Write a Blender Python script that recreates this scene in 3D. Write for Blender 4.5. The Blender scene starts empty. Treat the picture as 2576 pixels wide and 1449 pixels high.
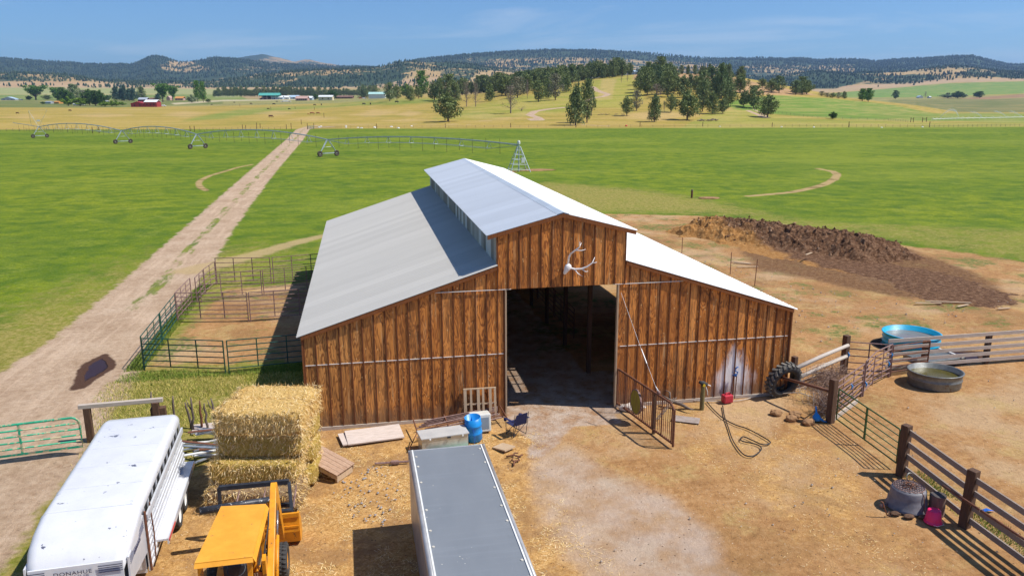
import bpy, math, random
import numpy as np
from mathutils import Vector, Matrix
random.seed(7); rng = np.random.default_rng(7)
C = bpy.data.collections.new('scene'); bpy.context.scene.collection.children.link(C)
# ---------------------------------------------------------------- camera
F, YAW, PITCH, ROLL = 1962.2, -.1889, .2355, -.0025
CAM = np.array([-4.634, -27.044, 11.516])
def _axes():
    cy, sy, cp, sp = math.cos(YAW), math.sin(YAW), math.cos(PITCH), math.sin(PITCH)
    f = np.array([-sy*cp, cy*cp, -sp]); r = np.array([cy, sy, 0.]); u = np.cross(r, f)
    cr, sr = math.cos(ROLL), math.sin(ROLL)
    return cr*r+sr*u, -sr*r+cr*u, f
AR, AU, AF = _axes()
FH = np.array([-math.sin(YAW), math.cos(YAW)])     # heading on the ground
RH = np.array([math.cos(YAW), math.sin(YAW)])
cd = bpy.data.cameras.new('camera'); cam = bpy.data.objects.new('camera', cd); C.objects.link(cam)
cd.sensor_width = 36; cd.lens = F/2576*36; cd.clip_start = .1; cd.clip_end = 40000
cam.matrix_world = Matrix(((AR[0], AU[0], -AF[0], CAM[0]), (AR[1], AU[1], -AF[1], CAM[1]), (AR[2], AU[2], -AF[2], CAM[2]), (0, 0, 0, 1)))
SC = bpy.context.scene; SC.camera = cam
# ---------------------------------------------------------------- light
SUN = Vector((.65, -.20, 1.)).normalized()          # towards the sun
sd = bpy.data.lights.new('sun', 'SUN'); sd.energy = 5.0; sd.angle = math.radians(.5); sd.color = (1, .94, .84)
so = bpy.data.objects.new('sun', sd); C.objects.link(so); so.rotation_euler = SUN.to_track_quat('Z', 'Y').to_euler()
W = bpy.data.worlds.new('World'); SC.world = W; W.use_nodes = True
wn = W.node_tree; wn.nodes.clear()
sky = wn.nodes.new('ShaderNodeTexSky'); sky.sky_type = 'NISHITA'; sky.sun_disc = False
sky.sun_elevation = math.asin(SUN.z); sky.sun_rotation = math.atan2(SUN.x, SUN.y)
sky.altitude = 1200; sky.air_density = 1.0; sky.dust_density = .9; sky.ozone_density = 3.0
bg = wn.nodes.new('ShaderNodeBackground'); bg.inputs['Strength'].default_value = .092
wo = wn.nodes.new('ShaderNodeOutputWorld')
tc = wn.nodes.new('ShaderNodeTexCoord'); mp = wn.nodes.new('ShaderNodeMapping')      # thin cirrus
mp.inputs['Scale'].default_value = (1.6, 2.0, 13); mp.inputs['Rotation'].default_value = (.10, .14, .3)
n1 = wn.nodes.new('ShaderNodeTexNoise'); n1.inputs['Scale'].default_value = 2.1; n1.inputs['Detail'].default_value = 7; n1.inputs['Roughness'].default_value = .62; n1.inputs['Distortion'].default_value = .6
cr = wn.nodes.new('ShaderNodeValToRGB'); cr.color_ramp.elements[0].position = .50; cr.color_ramp.elements[1].position = .85
cr.color_ramp.elements[0].color = (0, 0, 0, 1); cr.color_ramp.elements[1].color = (.55, .55, .55, 1)
mx = wn.nodes.new('ShaderNodeMix'); mx.data_type = 'RGBA'; mx.inputs[7].default_value = (7.4, 8.2, 9.2, 1)
L = wn.links.new
L(tc.outputs['Generated'], mp.inputs['Vector']); L(mp.outputs[0], n1.inputs['Vector']); L(n1.outputs[0], cr.inputs[0])
tn = wn.nodes.new('ShaderNodeMix'); tn.data_type = 'RGBA'; tn.blend_type = 'MULTIPLY'; tn.inputs[0].default_value = 1; tn.inputs[7].default_value = (.66, .93, 1.20, 1)
L(cr.outputs[0], mx.inputs[0]); L(sky.outputs[0], tn.inputs[6]); L(tn.outputs[2], mx.inputs[6]); L(mx.outputs[2], bg.inputs['Color']); L(bg.outputs[0], wo.inputs[0])
vs = SC.view_settings; vs.view_transform = 'Standard'; vs.look = 'None'; vs.exposure = 0.22; vs.gamma = 1; vs.use_curve_mapping = False
SC.cycles.max_bounces = 6; SC.cycles.transparent_max_bounces = 8
# ---------------------------------------------------------------- helpers
def ray(u, v): return AF+(u-1288)/F*AR-(v-724.5)/F*AU
def G(u, v, z=0.):
    d = ray(u, v); t = (z-CAM[2])/d[2]; p = CAM+t*d
    return (float(p[0]), float(p[1]), float(z))
def project(X, Y, Z):
    dx, dy, dz = X-CAM[0], Y-CAM[1], Z-CAM[2]
    zz = dx*AF[0]+dy*AF[1]+dz*AF[2]; zz = np.where(zz < 1, 1e9, zz)
    return 1288+F*(dx*AR[0]+dy*AR[1]+dz*AR[2])/zz, 724.5-F*(dx*AU[0]+dy*AU[1]+dz*AU[2])/zz
def hash2(ix, iy, s=0):
    h = (ix.astype(np.int64)*374761393+iy.astype(np.int64)*668265263+s*1442695041) & 0xffffffff
    h = ((h ^ (h >> 13))*1274126177) & 0xffffffff
    return ((h ^ (h >> 16)) & 0xffff)/65535.
def vnoise(x, y, s=0):
    x = np.asarray(x, float); y = np.asarray(y, float)
    ix, iy = np.floor(x), np.floor(y); fx, fy = x-ix, y-iy
    fx = fx*fx*(3-2*fx); fy = fy*fy*(3-2*fy)
    a, b, c, d = hash2(ix, iy, s), hash2(ix+1, iy, s), hash2(ix, iy+1, s), hash2(ix+1, iy+1, s)
    return (a*(1-fx)+b*fx)*(1-fy)+(c*(1-fx)+d*fx)*fy
def fbm(x, y, o=4, s=0):
    t = 0.; a = .5
    for i in range(o): t = t+a*vnoise(x*2**i, y*2**i, s+i); a *= .5
    return t
def sstep(a, b, x):
    t = np.clip((x-a)/(b-a), 0, 1); return t*t*(3-2*t)
class MB:
    def __init__(s): s.v = []; s.f = []
    def add(s, vs, fs):
        o = len(s.v); s.v += [tuple(map(float, p)) for p in vs]; s.f += [tuple(i+o for i in f) for f in fs]; return s
    def box(s, c, d, rz=0., R=None):
        R = R or Matrix.Rotation(rz, 3, 'Z'); c = Vector(c)
        p = [c+R @ Vector((sx*d[0]/2, sy*d[1]/2, sz*d[2]/2)) for sx in (-1, 1) for sy in (-1, 1) for sz in (-1, 1)]
        return s.add(p, [(0, 1, 3, 2), (4, 6, 7, 5), (0, 4, 5, 1), (2, 3, 7, 6), (0, 2, 6, 4), (1, 5, 7, 3)])
    def beam(s, a, b, w, h):            # rectangular bar from a to b, w sideways, h up
        a, b = Vector(a), Vector(b); d = (b-a); l = d.length; d.normalize()
        up = Vector((0, 0, 1)) if abs(d.z) < .95 else Vector((0, 1, 0))
        x = d.cross(up).normalized(); y = x.cross(d)
        R = Matrix((x, d, y)).transposed()
        return s.box((a+b)/2, (w, l, h), R=R)
    def tube(s, pts, r, n=6):
        pts = [Vector(p) for p in pts]; rr = r if isinstance(r, (list, tuple)) else [r]*len(pts); vs = []; ref = None
        for i, p in enumerate(pts):
            d = (pts[min(i+1, len(pts)-1)]-pts[max(i-1, 0)]).normalized()
            if ref is None: ref = Vector((0, 0, 1)) if abs(d.z) < .9 else Vector((1, 0, 0))
            x = d.cross(ref).normalized(); ref = x.cross(d); y = ref
            for k in range(n):
                a = 2*math.pi*k/n; vs.append(p+x*(math.cos(a)*rr[i])+y*(math.sin(a)*rr[i]))
        fs = [(i*n+k, i*n+(k+1) % n, (i+1)*n+(k+1) % n, (i+1)*n+k) for i in range(len(pts)-1) for k in range(n)]
        fs += [tuple(range(n-1, -1, -1)), tuple((len(pts)-1)*n+k for k in range(n))]
        return s.add(vs, fs)
    def lathe(s, prof, n=24, c=(0, 0, 0), sx=1, sy=1, R=None, closed=False):
        vs = []
        for r, z in prof:
            for k in range(n):
                a = 2*math.pi*k/n; p = Vector((r*math.cos(a)*sx, r*math.sin(a)*sy, z))
                if R: p = R @ p
                vs.append(Vector(c)+p)
        m = len(prof); rngm = m if closed else m-1
        return s.add(vs, [(i*n+k, i*n+(k+1) % n, ((i+1) % m)*n+(k+1) % n, ((i+1) % m)*n+k) for i in range(rngm) for k in range(n)])
    def disc(s, c, r, n=20, R=None, sx=1, sy=1):
        vs = []
        for k in range(n):
            p = Vector((r*sx*math.cos(2*math.pi*k/n), r*sy*math.sin(2*math.pi*k/n), 0))
            if R: p = R @ p
            vs.append(Vector(c)+p)
        return s.add(vs, [tuple(range(n))])
    def prism(s, poly, axis, a, b):     # poly in the plane across axis
        def P(q, t):
            return {'x': (t, q[0], q[1]), 'y': (q[0], t, q[1]), 'z': (q[0], q[1], t)}[axis]
        n = len(poly)
        return s.add([P(q, a) for q in poly]+[P(q, b) for q in poly], [tuple(range(n)), tuple(range(2*n-1, n-1, -1))]+[(i, (i+1) % n, n+(i+1) % n, n+i) for i in range(n)])
    def build(s, name, m, parent=None, smooth=False, bevel=0.):
        me = bpy.data.meshes.new(name); me.from_pydata(s.v, [], s.f); me.update()
        if smooth: me.polygons.foreach_set('use_smooth', [True]*len(me.polygons))
        o = bpy.data.objects.new(name, me); C.objects.link(o)
        for q in (m if isinstance(m, (list, tuple)) else [m]): me.materials.append(q)
        if parent: o.parent = parent
        import bmesh
        b = bmesh.new(); b.from_mesh(me); bmesh.ops.recalc_face_normals(b, faces=b.faces); b.to_mesh(me); b.free()
        if bevel:
            mo = o.modifiers.new('bevel', 'BEVEL'); mo.width = bevel; mo.segments = 2; mo.limit_method = 'ANGLE'
        return o
def fastmesh(name, V, Fq, m, parent=None, smooth=False):
    V = np.asarray(V, np.float32); Fq = np.asarray(Fq, np.int32); k = Fq.shape[1]
    me = bpy.data.meshes.new(name); me.vertices.add(len(V)); me.vertices.foreach_set('co', V.ravel())
    me.loops.add(Fq.size); me.loops.foreach_set('vertex_index', Fq.ravel())
    me.polygons.add(len(Fq)); me.polygons.foreach_set('loop_start', np.arange(0, Fq.size, k, dtype=np.int32))
    me.update(calc_edges=True); me.validate(); me.polygons.foreach_set('use_smooth', np.full(len(me.polygons), bool(smooth)))
    o = bpy.data.objects.new(name, me); C.objects.link(o); me.materials.append(m)
    if parent: o.parent = parent
    return o
def tag(o, label=None, cat=None, group=None, kind=None):
    if label: o['label'] = label
    if cat: o['category'] = cat
    if group: o['group'] = group
    if kind: o['kind'] = kind
    return o
def thing(name, label, cat, loc=(0, 0, 0), rz=0., group=None):
    o = bpy.data.objects.new(name, None); C.objects.link(o); o.location = loc; o.rotation_euler = (0, 0, rz); o.empty_display_size = .3
    return tag(o, label, cat, group)
def dup(root, loc, rz=0., label=None, group=None, scale=None):
    r = root.copy(); C.objects.link(r); r.location = loc; r.rotation_euler = (0, 0, rz)
    if scale: r.scale = scale
    if label: r['label'] = label
    if group: r['group'] = group
    for ch in list(root.children):
        c = ch.copy(); C.objects.link(c); c.parent = r
        for g in ch.children:
            d = g.copy(); C.objects.link(d); d.parent = c
    return r
# ---------------------------------------------------------------- materials
class NT:
    def __init__(s, name):
        s.m = bpy.data.materials.new(name); s.m.use_nodes = True; s.t = s.m.node_tree; s.b = s.t.nodes['Principled BSDF']
    def n(s, ty, **k):
        x = s.t.nodes.new(ty)
        for a, b in k.items(): setattr(x, a, b)
        return x
    def set(s, sock, v):
        if isinstance(v, bpy.types.NodeSocket): s.t.links.new(v, sock)
        elif isinstance(v, (tuple, list)): sock.default_value = tuple(v)+(1,)*(len(sock.default_value)-len(v))
        else: sock.default_value = v
    def obj(s): return s.n('ShaderNodeTexCoord').outputs['Object']
    def pos(s): return s.n('ShaderNodeNewGeometry').outputs['Position']
    def isl(s): return s.n('ShaderNodeNewGeometry').outputs['Random Per Island']
    def rnd(s): return s.n('ShaderNodeObjectInfo').outputs['Random']
    def attr(s, a, col=False):
        x = s.n('ShaderNodeAttribute', attribute_name=a); return x.outputs['Color' if col else 'Fac']
    def map(s, v, sc=(1, 1, 1), rot=(0, 0, 0), loc=(0, 0, 0)):
        x = s.n('ShaderNodeMapping'); s.set(x.inputs[0], v); x.inputs['Scale'].default_value = sc; x.inputs['Rotation'].default_value = rot; x.inputs['Location'].default_value = loc; return x.outputs[0]
    def noise(s, v, sc, det=4, ro=.55, dis=0.):
        x = s.n('ShaderNodeTexNoise'); s.set(x.inputs['Vector'], v); x.inputs['Scale'].default_value = sc; x.inputs['Detail'].default_value = det; x.inputs['Roughness'].default_value = ro; x.inputs['Distortion'].default_value = dis; return x.outputs[0]
    def vor(s, v, sc, out='Distance', rnd=1.):
        x = s.n('ShaderNodeTexVoronoi'); s.set(x.inputs['Vector'], v); x.inputs['Scale'].default_value = sc; x.inputs['Randomness'].default_value = rnd; return x.outputs[out]
    def wave(s, v, sc, dis=0., det=2, dsc=1., dirn='X', prof='SIN'):
        x = s.n('ShaderNodeTexWave', bands_direction=dirn, wave_profile=prof); s.set(x.inputs['Vector'], v); x.inputs['Scale'].default_value = sc; x.inputs['Distortion'].default_value = dis; x.inputs['Detail'].default_value = det; x.inputs['Detail Scale'].default_value = dsc; return x.outputs['Fac']
    def math(s, op, a, b=0., c=None, clamp=False):
        x = s.n('ShaderNodeMath', operation=op, use_clamp=clamp); s.set(x.inputs[0], a); s.set(x.inputs[1], b)
        if c is not None: s.set(x.inputs[2], c)
        return x.outputs[0]
    def step(s, x, lo, hi):
        q = s.n('ShaderNodeMapRange', interpolation_type='SMOOTHSTEP'); s.set(q.inputs[0], x); s.set(q.inputs[1], lo); s.set(q.inputs[2], hi); return q.outputs[0]
    def ramp(s, f, st):
        x = s.n('ShaderNodeValToRGB'); s.set(x.inputs[0], f); e = x.color_ramp.elements
        while len(e) < len(st): e.new(.5)
        for k, (p, c) in zip(e, st): k.position = p; k.color = tuple(c)+(1,)
        return x.outputs[0]
    def mix(s, f, a, b, bt='MIX'):
        x = s.n('ShaderNodeMix', data_type='RGBA', blend_type=bt, clamp_factor=True); s.set(x.inputs[0], f); s.set(x.inputs[6], a); s.set(x.inputs[7], b); return x.outputs[2]
    def sep(s, v):
        x = s.n('ShaderNodeSeparateXYZ'); s.set(x.inputs[0], v); return x.outputs
    def out(s, col, rough=.8, metal=0., bump=None, bd=.02, bs=1., spec=None):
        s.set(s.b.inputs['Base Color'], col); s.set(s.b.inputs['Roughness'], rough); s.set(s.b.inputs['Metallic'], metal)
        if spec is not None: s.set(s.b.inputs['Specular IOR Level'], spec)
        if bump is not None:
            x = s.n('ShaderNodeBump'); x.inputs['Strength'].default_value = bs; x.inputs['Distance'].default_value = bd; s.set(x.inputs['Height'], bump); s.t.links.new(x.outputs[0], s.b.inputs['Normal'])
        return s.m
def mat(name, c1, c2=None, sc=6., rough=.6, metal=0., spots=None, st=(1, 1, 1), bd=.004, spot_sc=9., spot_th=.16):
    """worn surface: two tones by noise, optional spots of wear, fine bump"""
    t = NT(name); o = t.obj(); c2 = c2 or tuple(x*.72 for x in c1)
    v = t.map(o, st); a = t.noise(v, sc, 6, .65); col = t.mix(t.step(a, .35, .68), c1, c2)
    if spots:
        s_ = t.noise(o, spot_sc, 5, .7); col = t.mix(t.step(s_, 1-spot_th-.22, 1-spot_th-.18), col, spots)
    r = t.math('ADD', rough-.08, t.math('MULTIPLY', a, .16))
    return t.out(col, r, metal, t.noise(v, sc*5, 4), bd)
def wood(name, c1, c2, dark, axis='Z', sc=1., rough=.85):
    t = NT(name); o = t.obj(); st = {'Z': (14, 14, 1.1), 'X': (1.1, 14, 14), 'Y': (14, 1.1, 14)}[axis]
    g = t.noise(t.map(o, st), 2.2*sc, 6, .7, .6); b = t.noise(o, 1.7, 3)
    col = t.ramp(g, [(.28, dark), (.45, c1), (.68, c2)]); col = t.mix(t.math('MULTIPLY', b, .5), col, dark)
    col = t.mix(t.math('MULTIPLY', t.rnd(), .35), col, tuple(x*.7 for x in c1))
    return t.out(col, rough, 0, g, .01)
M = {}
def siding():
    t = NT('stained_plywood'); o = t.obj(); x, y, z = t.sep(o)
    pid = t.math('FLOOR', t.math('MULTIPLY', x, 1/.4064)); zid = t.math('FLOOR', t.math('MULTIPLY', z, 1/2.44))
    wnz = t.n('ShaderNodeTexWhiteNoise', noise_dimensions='2D'); cb = t.n('ShaderNodeCombineXYZ'); t.set(cb.inputs[0], pid); t.set(cb.inputs[1], zid); t.set(wnz.inputs['Vector'], cb.outputs[0])
    rnd = wnz.outputs['Value']
    ox = t.n('ShaderNodeCombineXYZ'); t.set(ox.inputs[2], t.math('MULTIPLY', rnd, 37.)); t.set(ox.inputs[0], t.math('MULTIPLY', rnd, 3.))
    vv = t.n('ShaderNodeVectorMath', operation='ADD'); t.set(vv.inputs[0], t.map(o, (3.2, 3.2, .55))); t.set(vv.inputs[1], ox.outputs[0])
    f = t.noise(vv.outputs[0], 1.5, 2.5, .5, .55)                  # flame figure of rotary-cut veneer
    rings = t.math('ABSOLUTE', t.math('SUBTRACT', t.math('FRACT', t.math('MULTIPLY', f, 9.)), .5))
    ring = t.step(t.math('ADD', rings, t.math('MULTIPLY', t.math('SUBTRACT', t.noise(t.map(o, (30, 30, 3)), 1., 4, .7), .5), .25)), .06, .34)
    big = t.noise(t.map(o, (1.6, 1.6, .45)), 1.1, 4, .6)
    base = t.mix(ring, (.33, .092, .012), (.80, .30, .055))
    base = t.mix(t.step(big, .40, .68), base, t.mix(ring, (.13, .038, .006), (.44, .15, .026)))
    base = t.mix(t.math('MULTIPLY', t.step(rnd, .2, 1.), .62), base, (.38, .125, .020)); base = t.mix(t.math('MULTIPLY', t.step(rnd, .35, .0), .4), base, (.80, .36, .10))
    lo = t.step(t.math('SUBTRACT', 1.0, t.math('MULTIPLY', z, .18)), .42, 1.)                # weather stain darkening
    left = t.step(t.math('MULTIPLY', x, -1.), 1.5, 8.)
    base = t.mix(t.math('MULTIPLY', left, .5), base, t.mix(ring, (.20, .10, .028), (.54, .31, .10)))
    st = t.noise(t.map(o, (7, 7, .35)), 1.0, 4, .7)
    base = t.mix(t.math('MULTIPLY', t.step(st, .56, .72), .8), base, (.66, .42, .20))                                   # vertical faded streaks
    base = t.mix(t.math('MULTIPLY', t.step(st, .48, .34), .75), base, (.08, .035, .012))
    kn = t.vor(t.map(o, (4.9, 4.9, 3.2)), 1.0); base = t.mix(t.step(kn, .13, .09), base, (.66, .38, .15))   # football patches
    # bleached patch behind the yard hydrant, with an edge of its own
    nz = t.noise(t.map(o, (3, 3, .6)), 1.3, 4, .7)
    ax = t.math('ABSOLUTE', t.math('SUBTRACT', x, 9.45)); edge = t.math('ADD', t.math('MULTIPLY', t.math('SUBTRACT', nz, .5), 1.6), t.math('ADD', t.math('MULTIPLY', ax, 1.15), t.math('MULTIPLY', t.math('MAXIMUM', t.math('SUBTRACT', z, .9), 0.), .75)))
    base = t.mix(t.step(edge, 1.15, .55), base, t.mix(st, (.80, .77, .78), (.88, .85, .84)))
    sp_ = t.noise(t.map(o, (2.5, 2.5, 1)), 2., 5, .7); base = t.mix(t.math('MULTIPLY', t.step(t.math('ADD', z, t.math('MULTIPLY', sp_, -1.1)), .25, -.25), .65), base, (.20, .12, .065))
    return t.out(base, .62, 0, t.math('ADD', rings, t.math('MULTIPLY', st, .5)), .006)
def metal_roof(name, c, rough, metal, var=.11):
    t = NT(name); o = t.obj(); x, y, z = t.sep(o)
    sid = t.math('FLOOR', t.math('MULTIPLY', y, 1/.92)); wn_ = t.n('ShaderNodeTexWhiteNoise', noise_dimensions='1D'); t.set(wn_.inputs['W'], sid)
    v = t.math('ADD', t.math('MULTIPLY', wn_.outputs['Value'], var), t.math('MULTIPLY', t.noise(t.map(o, (.5, 6, .5)), 1, 5, .6), var*1.4))
    col = t.mix(v, c, tuple(q*.2 for q in c))
    return t.out(col, t.math('ADD', rough, t.math('MULTIPLY', t.noise(o, 2.), .1)), metal, spec=.18)
M['siding'] = siding()
M['batten'] = wood('batten_wood', (.17, .052, .013), (.26, .085, .022), (.06, .02, .007)); M['trim'] = wood('trim_wood', (.26, .085, .020), (.36, .125, .032), (.09, .028, .008))  # batten stain, darkened further to carry the shadow lines along each strip
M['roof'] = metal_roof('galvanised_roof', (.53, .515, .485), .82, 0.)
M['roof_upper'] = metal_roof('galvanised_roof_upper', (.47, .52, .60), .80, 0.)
M['ridge'] = metal_roof('ridge_metal', (.42, .50, .60), .6, .1); M['roof_right'] = metal_roof('sunlit_roof', (.86, .86, .86), .75, 0.)  # right slopes take a whiter copy, their sunlit brightness put into the colour
def panels_mat():
    t = NT('monitor_siding'); o = t.obj(); x, y, z = t.sep(o)
    w_ = t.n('ShaderNodeTexWhiteNoise', noise_dimensions='1D'); t.set(w_.inputs['W'], t.math('FLOOR', t.math('MULTIPLY', y, 1/.62)))
    col = t.ramp(w_.outputs['Value'], [(.0, (.30, .29, .27)), (.45, (.42, .41, .38)), (.62, (.52, .52, .50)), (.8, (.72, .74, .74))])
    r = t.wave(o, 3.4, 0, dirn='Y'); return t.out(col, .5, .2, r, .02)
M['monitor_siding'] = panels_mat()
M['white_metal'] = mat('white_metal', (.78, .78, .76), (.70, .70, .68), 4, .4)
M['rust'] = mat('rusty_pipe', (.20, .075, .035), (.11, .045, .028), 9, .75)
M['rust_purple'] = mat('weathered_pipe', (.27, .17, .15), (.16, .09, .08), 9, .7)
M['green_paint'] = mat('green_pipe_paint', (.012, .085, .055), (.006, .045, .035), 5, .5, spots=(.05, .25, .17), spot_sc=4)
M['green_bright'] = mat('teal_pipe_paint', (.01, .40, .22), (.01, .26, .15), 3, .5, spots=(.42, .36, .22), spot_sc=3.2, spot_th=.26)
M['green_gate'] = mat('green_gate_paint', (.035, .12, .035), (.02, .07, .02), 5, .5)
M['grey_wood'] = wood('weathered_plank', (.54, .46, .39), (.68, .61, .54), (.28, .22, .17), 'X')
M['grey_wood_y'] = wood('weathered_plank_y', (.30, .24, .20), (.42, .35, .30), (.15, .11, .09), 'Y')
M['post_wood'] = wood('old_post', (.11, .055, .03), (.19, .10, .055), (.04, .022, .014))
M['pale_wood'] = wood('pale_wood', (.55, .40, .26), (.64, .50, .35), (.32, .22, .13))
M['stick_wood'] = wood('grey_branch', (.16, .12, .10), (.30, .25, .21), (.06, .04, .03))
# ---------------------------------------------------------------- terrain
def K(d): ks = sorted(d); return (np.array(ks, float), np.array([d[k] for k in ks], float))
LAY = [(340, None), 
 (500, K({0: 290, 600: 291, 1000: 283, 1100: 279, 1300: 263, 1500: 258, 1642: 254, 1801: 258, 2017: 272, 2250: 292, 2576: 299})),
 (750, K({0: 272, 500: 272, 860: 263, 950: 258, 1000: 251, 1100: 246, 1200: 238, 1300: 225, 1438: 207, 1492: 197, 1592: 187, 1642: 183, 1801: 190, 1884: 206, 2017: 233, 2084: 247, 2250: 266, 2351: 284, 2576: 287})),
 (1000, K({0: 262, 600: 258, 860: 253, 950: 252, 1000: 249, 1100: 245, 1300: 228, 1642: 186, 1801: 195, 1884: 212, 2017: 240, 2084: 254, 2250: 270, 2351: 280, 2576: 277})),
 (1400, K({0: 250, 860: 246, 1000: 243, 1300: 240, 1642: 230, 1884: 235, 2084: 247, 2250: 252, 2576: 252})),
 (2000, K({0: 232, 450: 236, 860: 238, 1000: 235, 1300: 230, 1642: 228, 2084: 236, 2250: 232, 2576: 225})),
 (2500, K({0: 219, 450: 222, 860: 226, 1000: 222, 1300: 215, 1600: 220, 2044: 224, 2217: 217, 2384: 203, 2576: 201})),
 (3300, K({0: 194, 127: 187, 233: 195, 333: 211, 450: 213, 600: 207, 750: 189, 860: 181, 982: 174, 1035: 160, 1180: 167, 1305: 178, 1450: 184, 1700: 196, 1884: 200, 1994: 186, 2184: 186, 2334: 173, 2451: 186, 2576: 191})),
 (3900, K({0: 203, 333: 216, 750: 199, 1035: 172, 1305: 187, 1700: 203, 1994: 195, 2334: 184, 2576: 200})),
 (6000, K({0: 152, 100: 153, 200: 162, 300: 168, 393: 169, 443: 151, 467: 152, 507: 163, 550: 161, 587: 154, 633: 156, 733: 168, 859: 174, 942: 175, 1000: 178, 1040: 166, 1072: 159, 1180: 147, 1285: 138, 1359: 134, 1525: 138, 1717: 149, 1851: 153, 1951: 151, 2017: 159, 2084: 156, 2144: 162, 2251: 154, 2371: 146, 2451: 163, 2576: 168})),
 (7200, K({0: 158, 443: 168, 733: 178, 1000: 182, 1285: 150, 1717: 160, 2371: 165, 2576: 175})),
 (9500, K({0: 147, 20: 144, 60: 147, 110: 155, 260: 172, 340: 172, 367: 165, 420: 174, 560: 166, 627: 153, 703: 141, 733: 148, 777: 158, 817: 152, 847: 163, 900: 174, 975: 176, 1009: 164, 1100: 163, 1300: 155, 1717: 160, 2371: 165, 2576: 175})),
 (12000, K({0: 190, 2576: 190}))]
NS = 700
SG = np.tan(np.linspace(-1.15, 1.15, NS))              # lateral/forward ratio
US = 1288+F*(SG*math.cos(PITCH))                        # approx. picture column of that heading, at the horizon
LD = np.array([-60000., 0.]+[d for d, _ in LAY])
LZ = np.zeros((len(LD), NS))
for i, (D, k) in enumerate(LAY):
    if k is None: continue
    v = np.interp(US, k[0], k[1])
    # picture row -> slope along the heading
    d3 = AF[:, None]+((US-1288)/F)*AR[:, None]-((v-724.5)/F)*AU[:, None]
    fwd = d3[0]*FH[0]+d3[1]*FH[1]
    LZ[i+2] = CAM[2]+D*d3[2]/fwd
def _tang(LD, LZ):
    h = np.diff(LD)[:, None]; s = np.diff(LZ, axis=0)/h; T = np.zeros_like(LZ)
    a, b = s[:-1], s[1:]; w1 = 2*h[1:]+h[:-1]; w2 = h[1:]+2*h[:-1]
    ok = a*b > 0
    T[1:-1] = np.where(ok, (w1+w2)/(w1/np.where(ok, a, 1)+w2/np.where(ok, b, 1)), 0)
    return T
LT = _tang(LD, LZ)
def height(X, Y):
    X = np.asarray(X, float); Y = np.asarray(Y, float); sh = X.shape; X = X.ravel(); Y = Y.ravel()
    dx, dy = X-CAM[0], Y-CAM[1]; D = dx*FH[0]+dy*FH[1]; S = dx*RH[0]+dy*RH[1]
    az = np.clip(np.arctan2(S, D), -1.15, 1.15); R_ = np.hypot(D, S); D = np.where(D > 0, np.maximum(D, R_*math.cos(1.15)), -1.); D = np.clip(D, -1, 11999)
    q = (az+1.15)/2.3*(NS-1); j = np.clip(np.floor(q).astype(int), 0, NS-2); fr = q-j
    k = np.clip(np.searchsorted(LD, D, side='right')-1, 0, len(LD)-2)
    h = LD[k+1]-LD[k]; t = (D-LD[k])/h
    def P(A, kk): return A[kk, j]*(1-fr)+A[kk, j+1]*fr
    z = (2*t**3-3*t**2+1)*P(LZ, k)+(t**3-2*t**2+t)*h*P(LT, k)+(-2*t**3+3*t**2)*P(LZ, k+1)+(t**3-t**2)*h*P(LT, k+1)
    w = sstep(2300, 3000, D)
    rid = 1-np.abs(2*fbm(X/620, Y/620, 4, 3)-1)
    z = z+w*(rid-.75)*np.minimum(D, 6000)*.011+w*(fbm(X/120, Y/120, 3, 9)-.45)*10
    z = z+sstep(345, 420, D)*(fbm(X/70, Y/70, 2, 5)-.4)*1.2*(1-w)
    nr = 1-sstep(60, 120, R_)
    z = z-nr*.05*fbm(X*.55, Y*.55, 3, 21)-.012
    return z.reshape(sh)
def T(u, v, dmax=None):
    """first point where the line of sight through (u, v) meets the ground"""
    d = ray(u, v); n = math.hypot(d[0], d[1]); ts = np.geomspace(15, 11500, 1500)/n
    P = CAM[None]+ts[:, None]*d[None]; g = P[:, 2]-height(P[:, 0], P[:, 1]); i = np.where(g <= 0)[0]
    far = None if not len(i) else ts[i[0]]*n
    if dmax and (far is None or far > dmax): t = dmax/n
    elif far is None: t = 11000/n
    else:
        a, b = ts[max(i[0]-1, 0)], ts[i[0]]
        for _ in range(18):
            m_ = (a+b)/2; p = CAM+m_*d
            if p[2]-float(height(np.array([p[0]]), np.array([p[1]]))[0]) > 0: a = m_
            else: b = m_
        t = b
    p = CAM+t*d; return (float(p[0]), float(p[1]), float(height(np.array([p[0]]), np.array([p[1]]))[0]))
def depth(p): return (p[0]-CAM[0])*FH[0]+(p[1]-CAM[1])*FH[1]
rings = [.5, 3, 6, 9, 11.5, 13.5]
v = 1490.
while True:
    r = CAM[2]/math.tan(PITCH+math.atan((v-724.5)/F)); 
    if r > 360: break
    rings.append(r); v -= 3. if v > 420 else 2.
r = rings[-1]
while r < 12000: r *= 1.0085 if r < 1100 else 1.0125; rings.append(r)
rings = np.array(rings)
az = np.concatenate([np.linspace(-math.pi, -.72, 50)[:-1], np.linspace(-.72, .72, 860), np.linspace(.72, math.pi, 50)[1:-1]])
RR, AZ = np.meshgrid(rings, az, indexing='ij'); nr_, na = RR.shape
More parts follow.
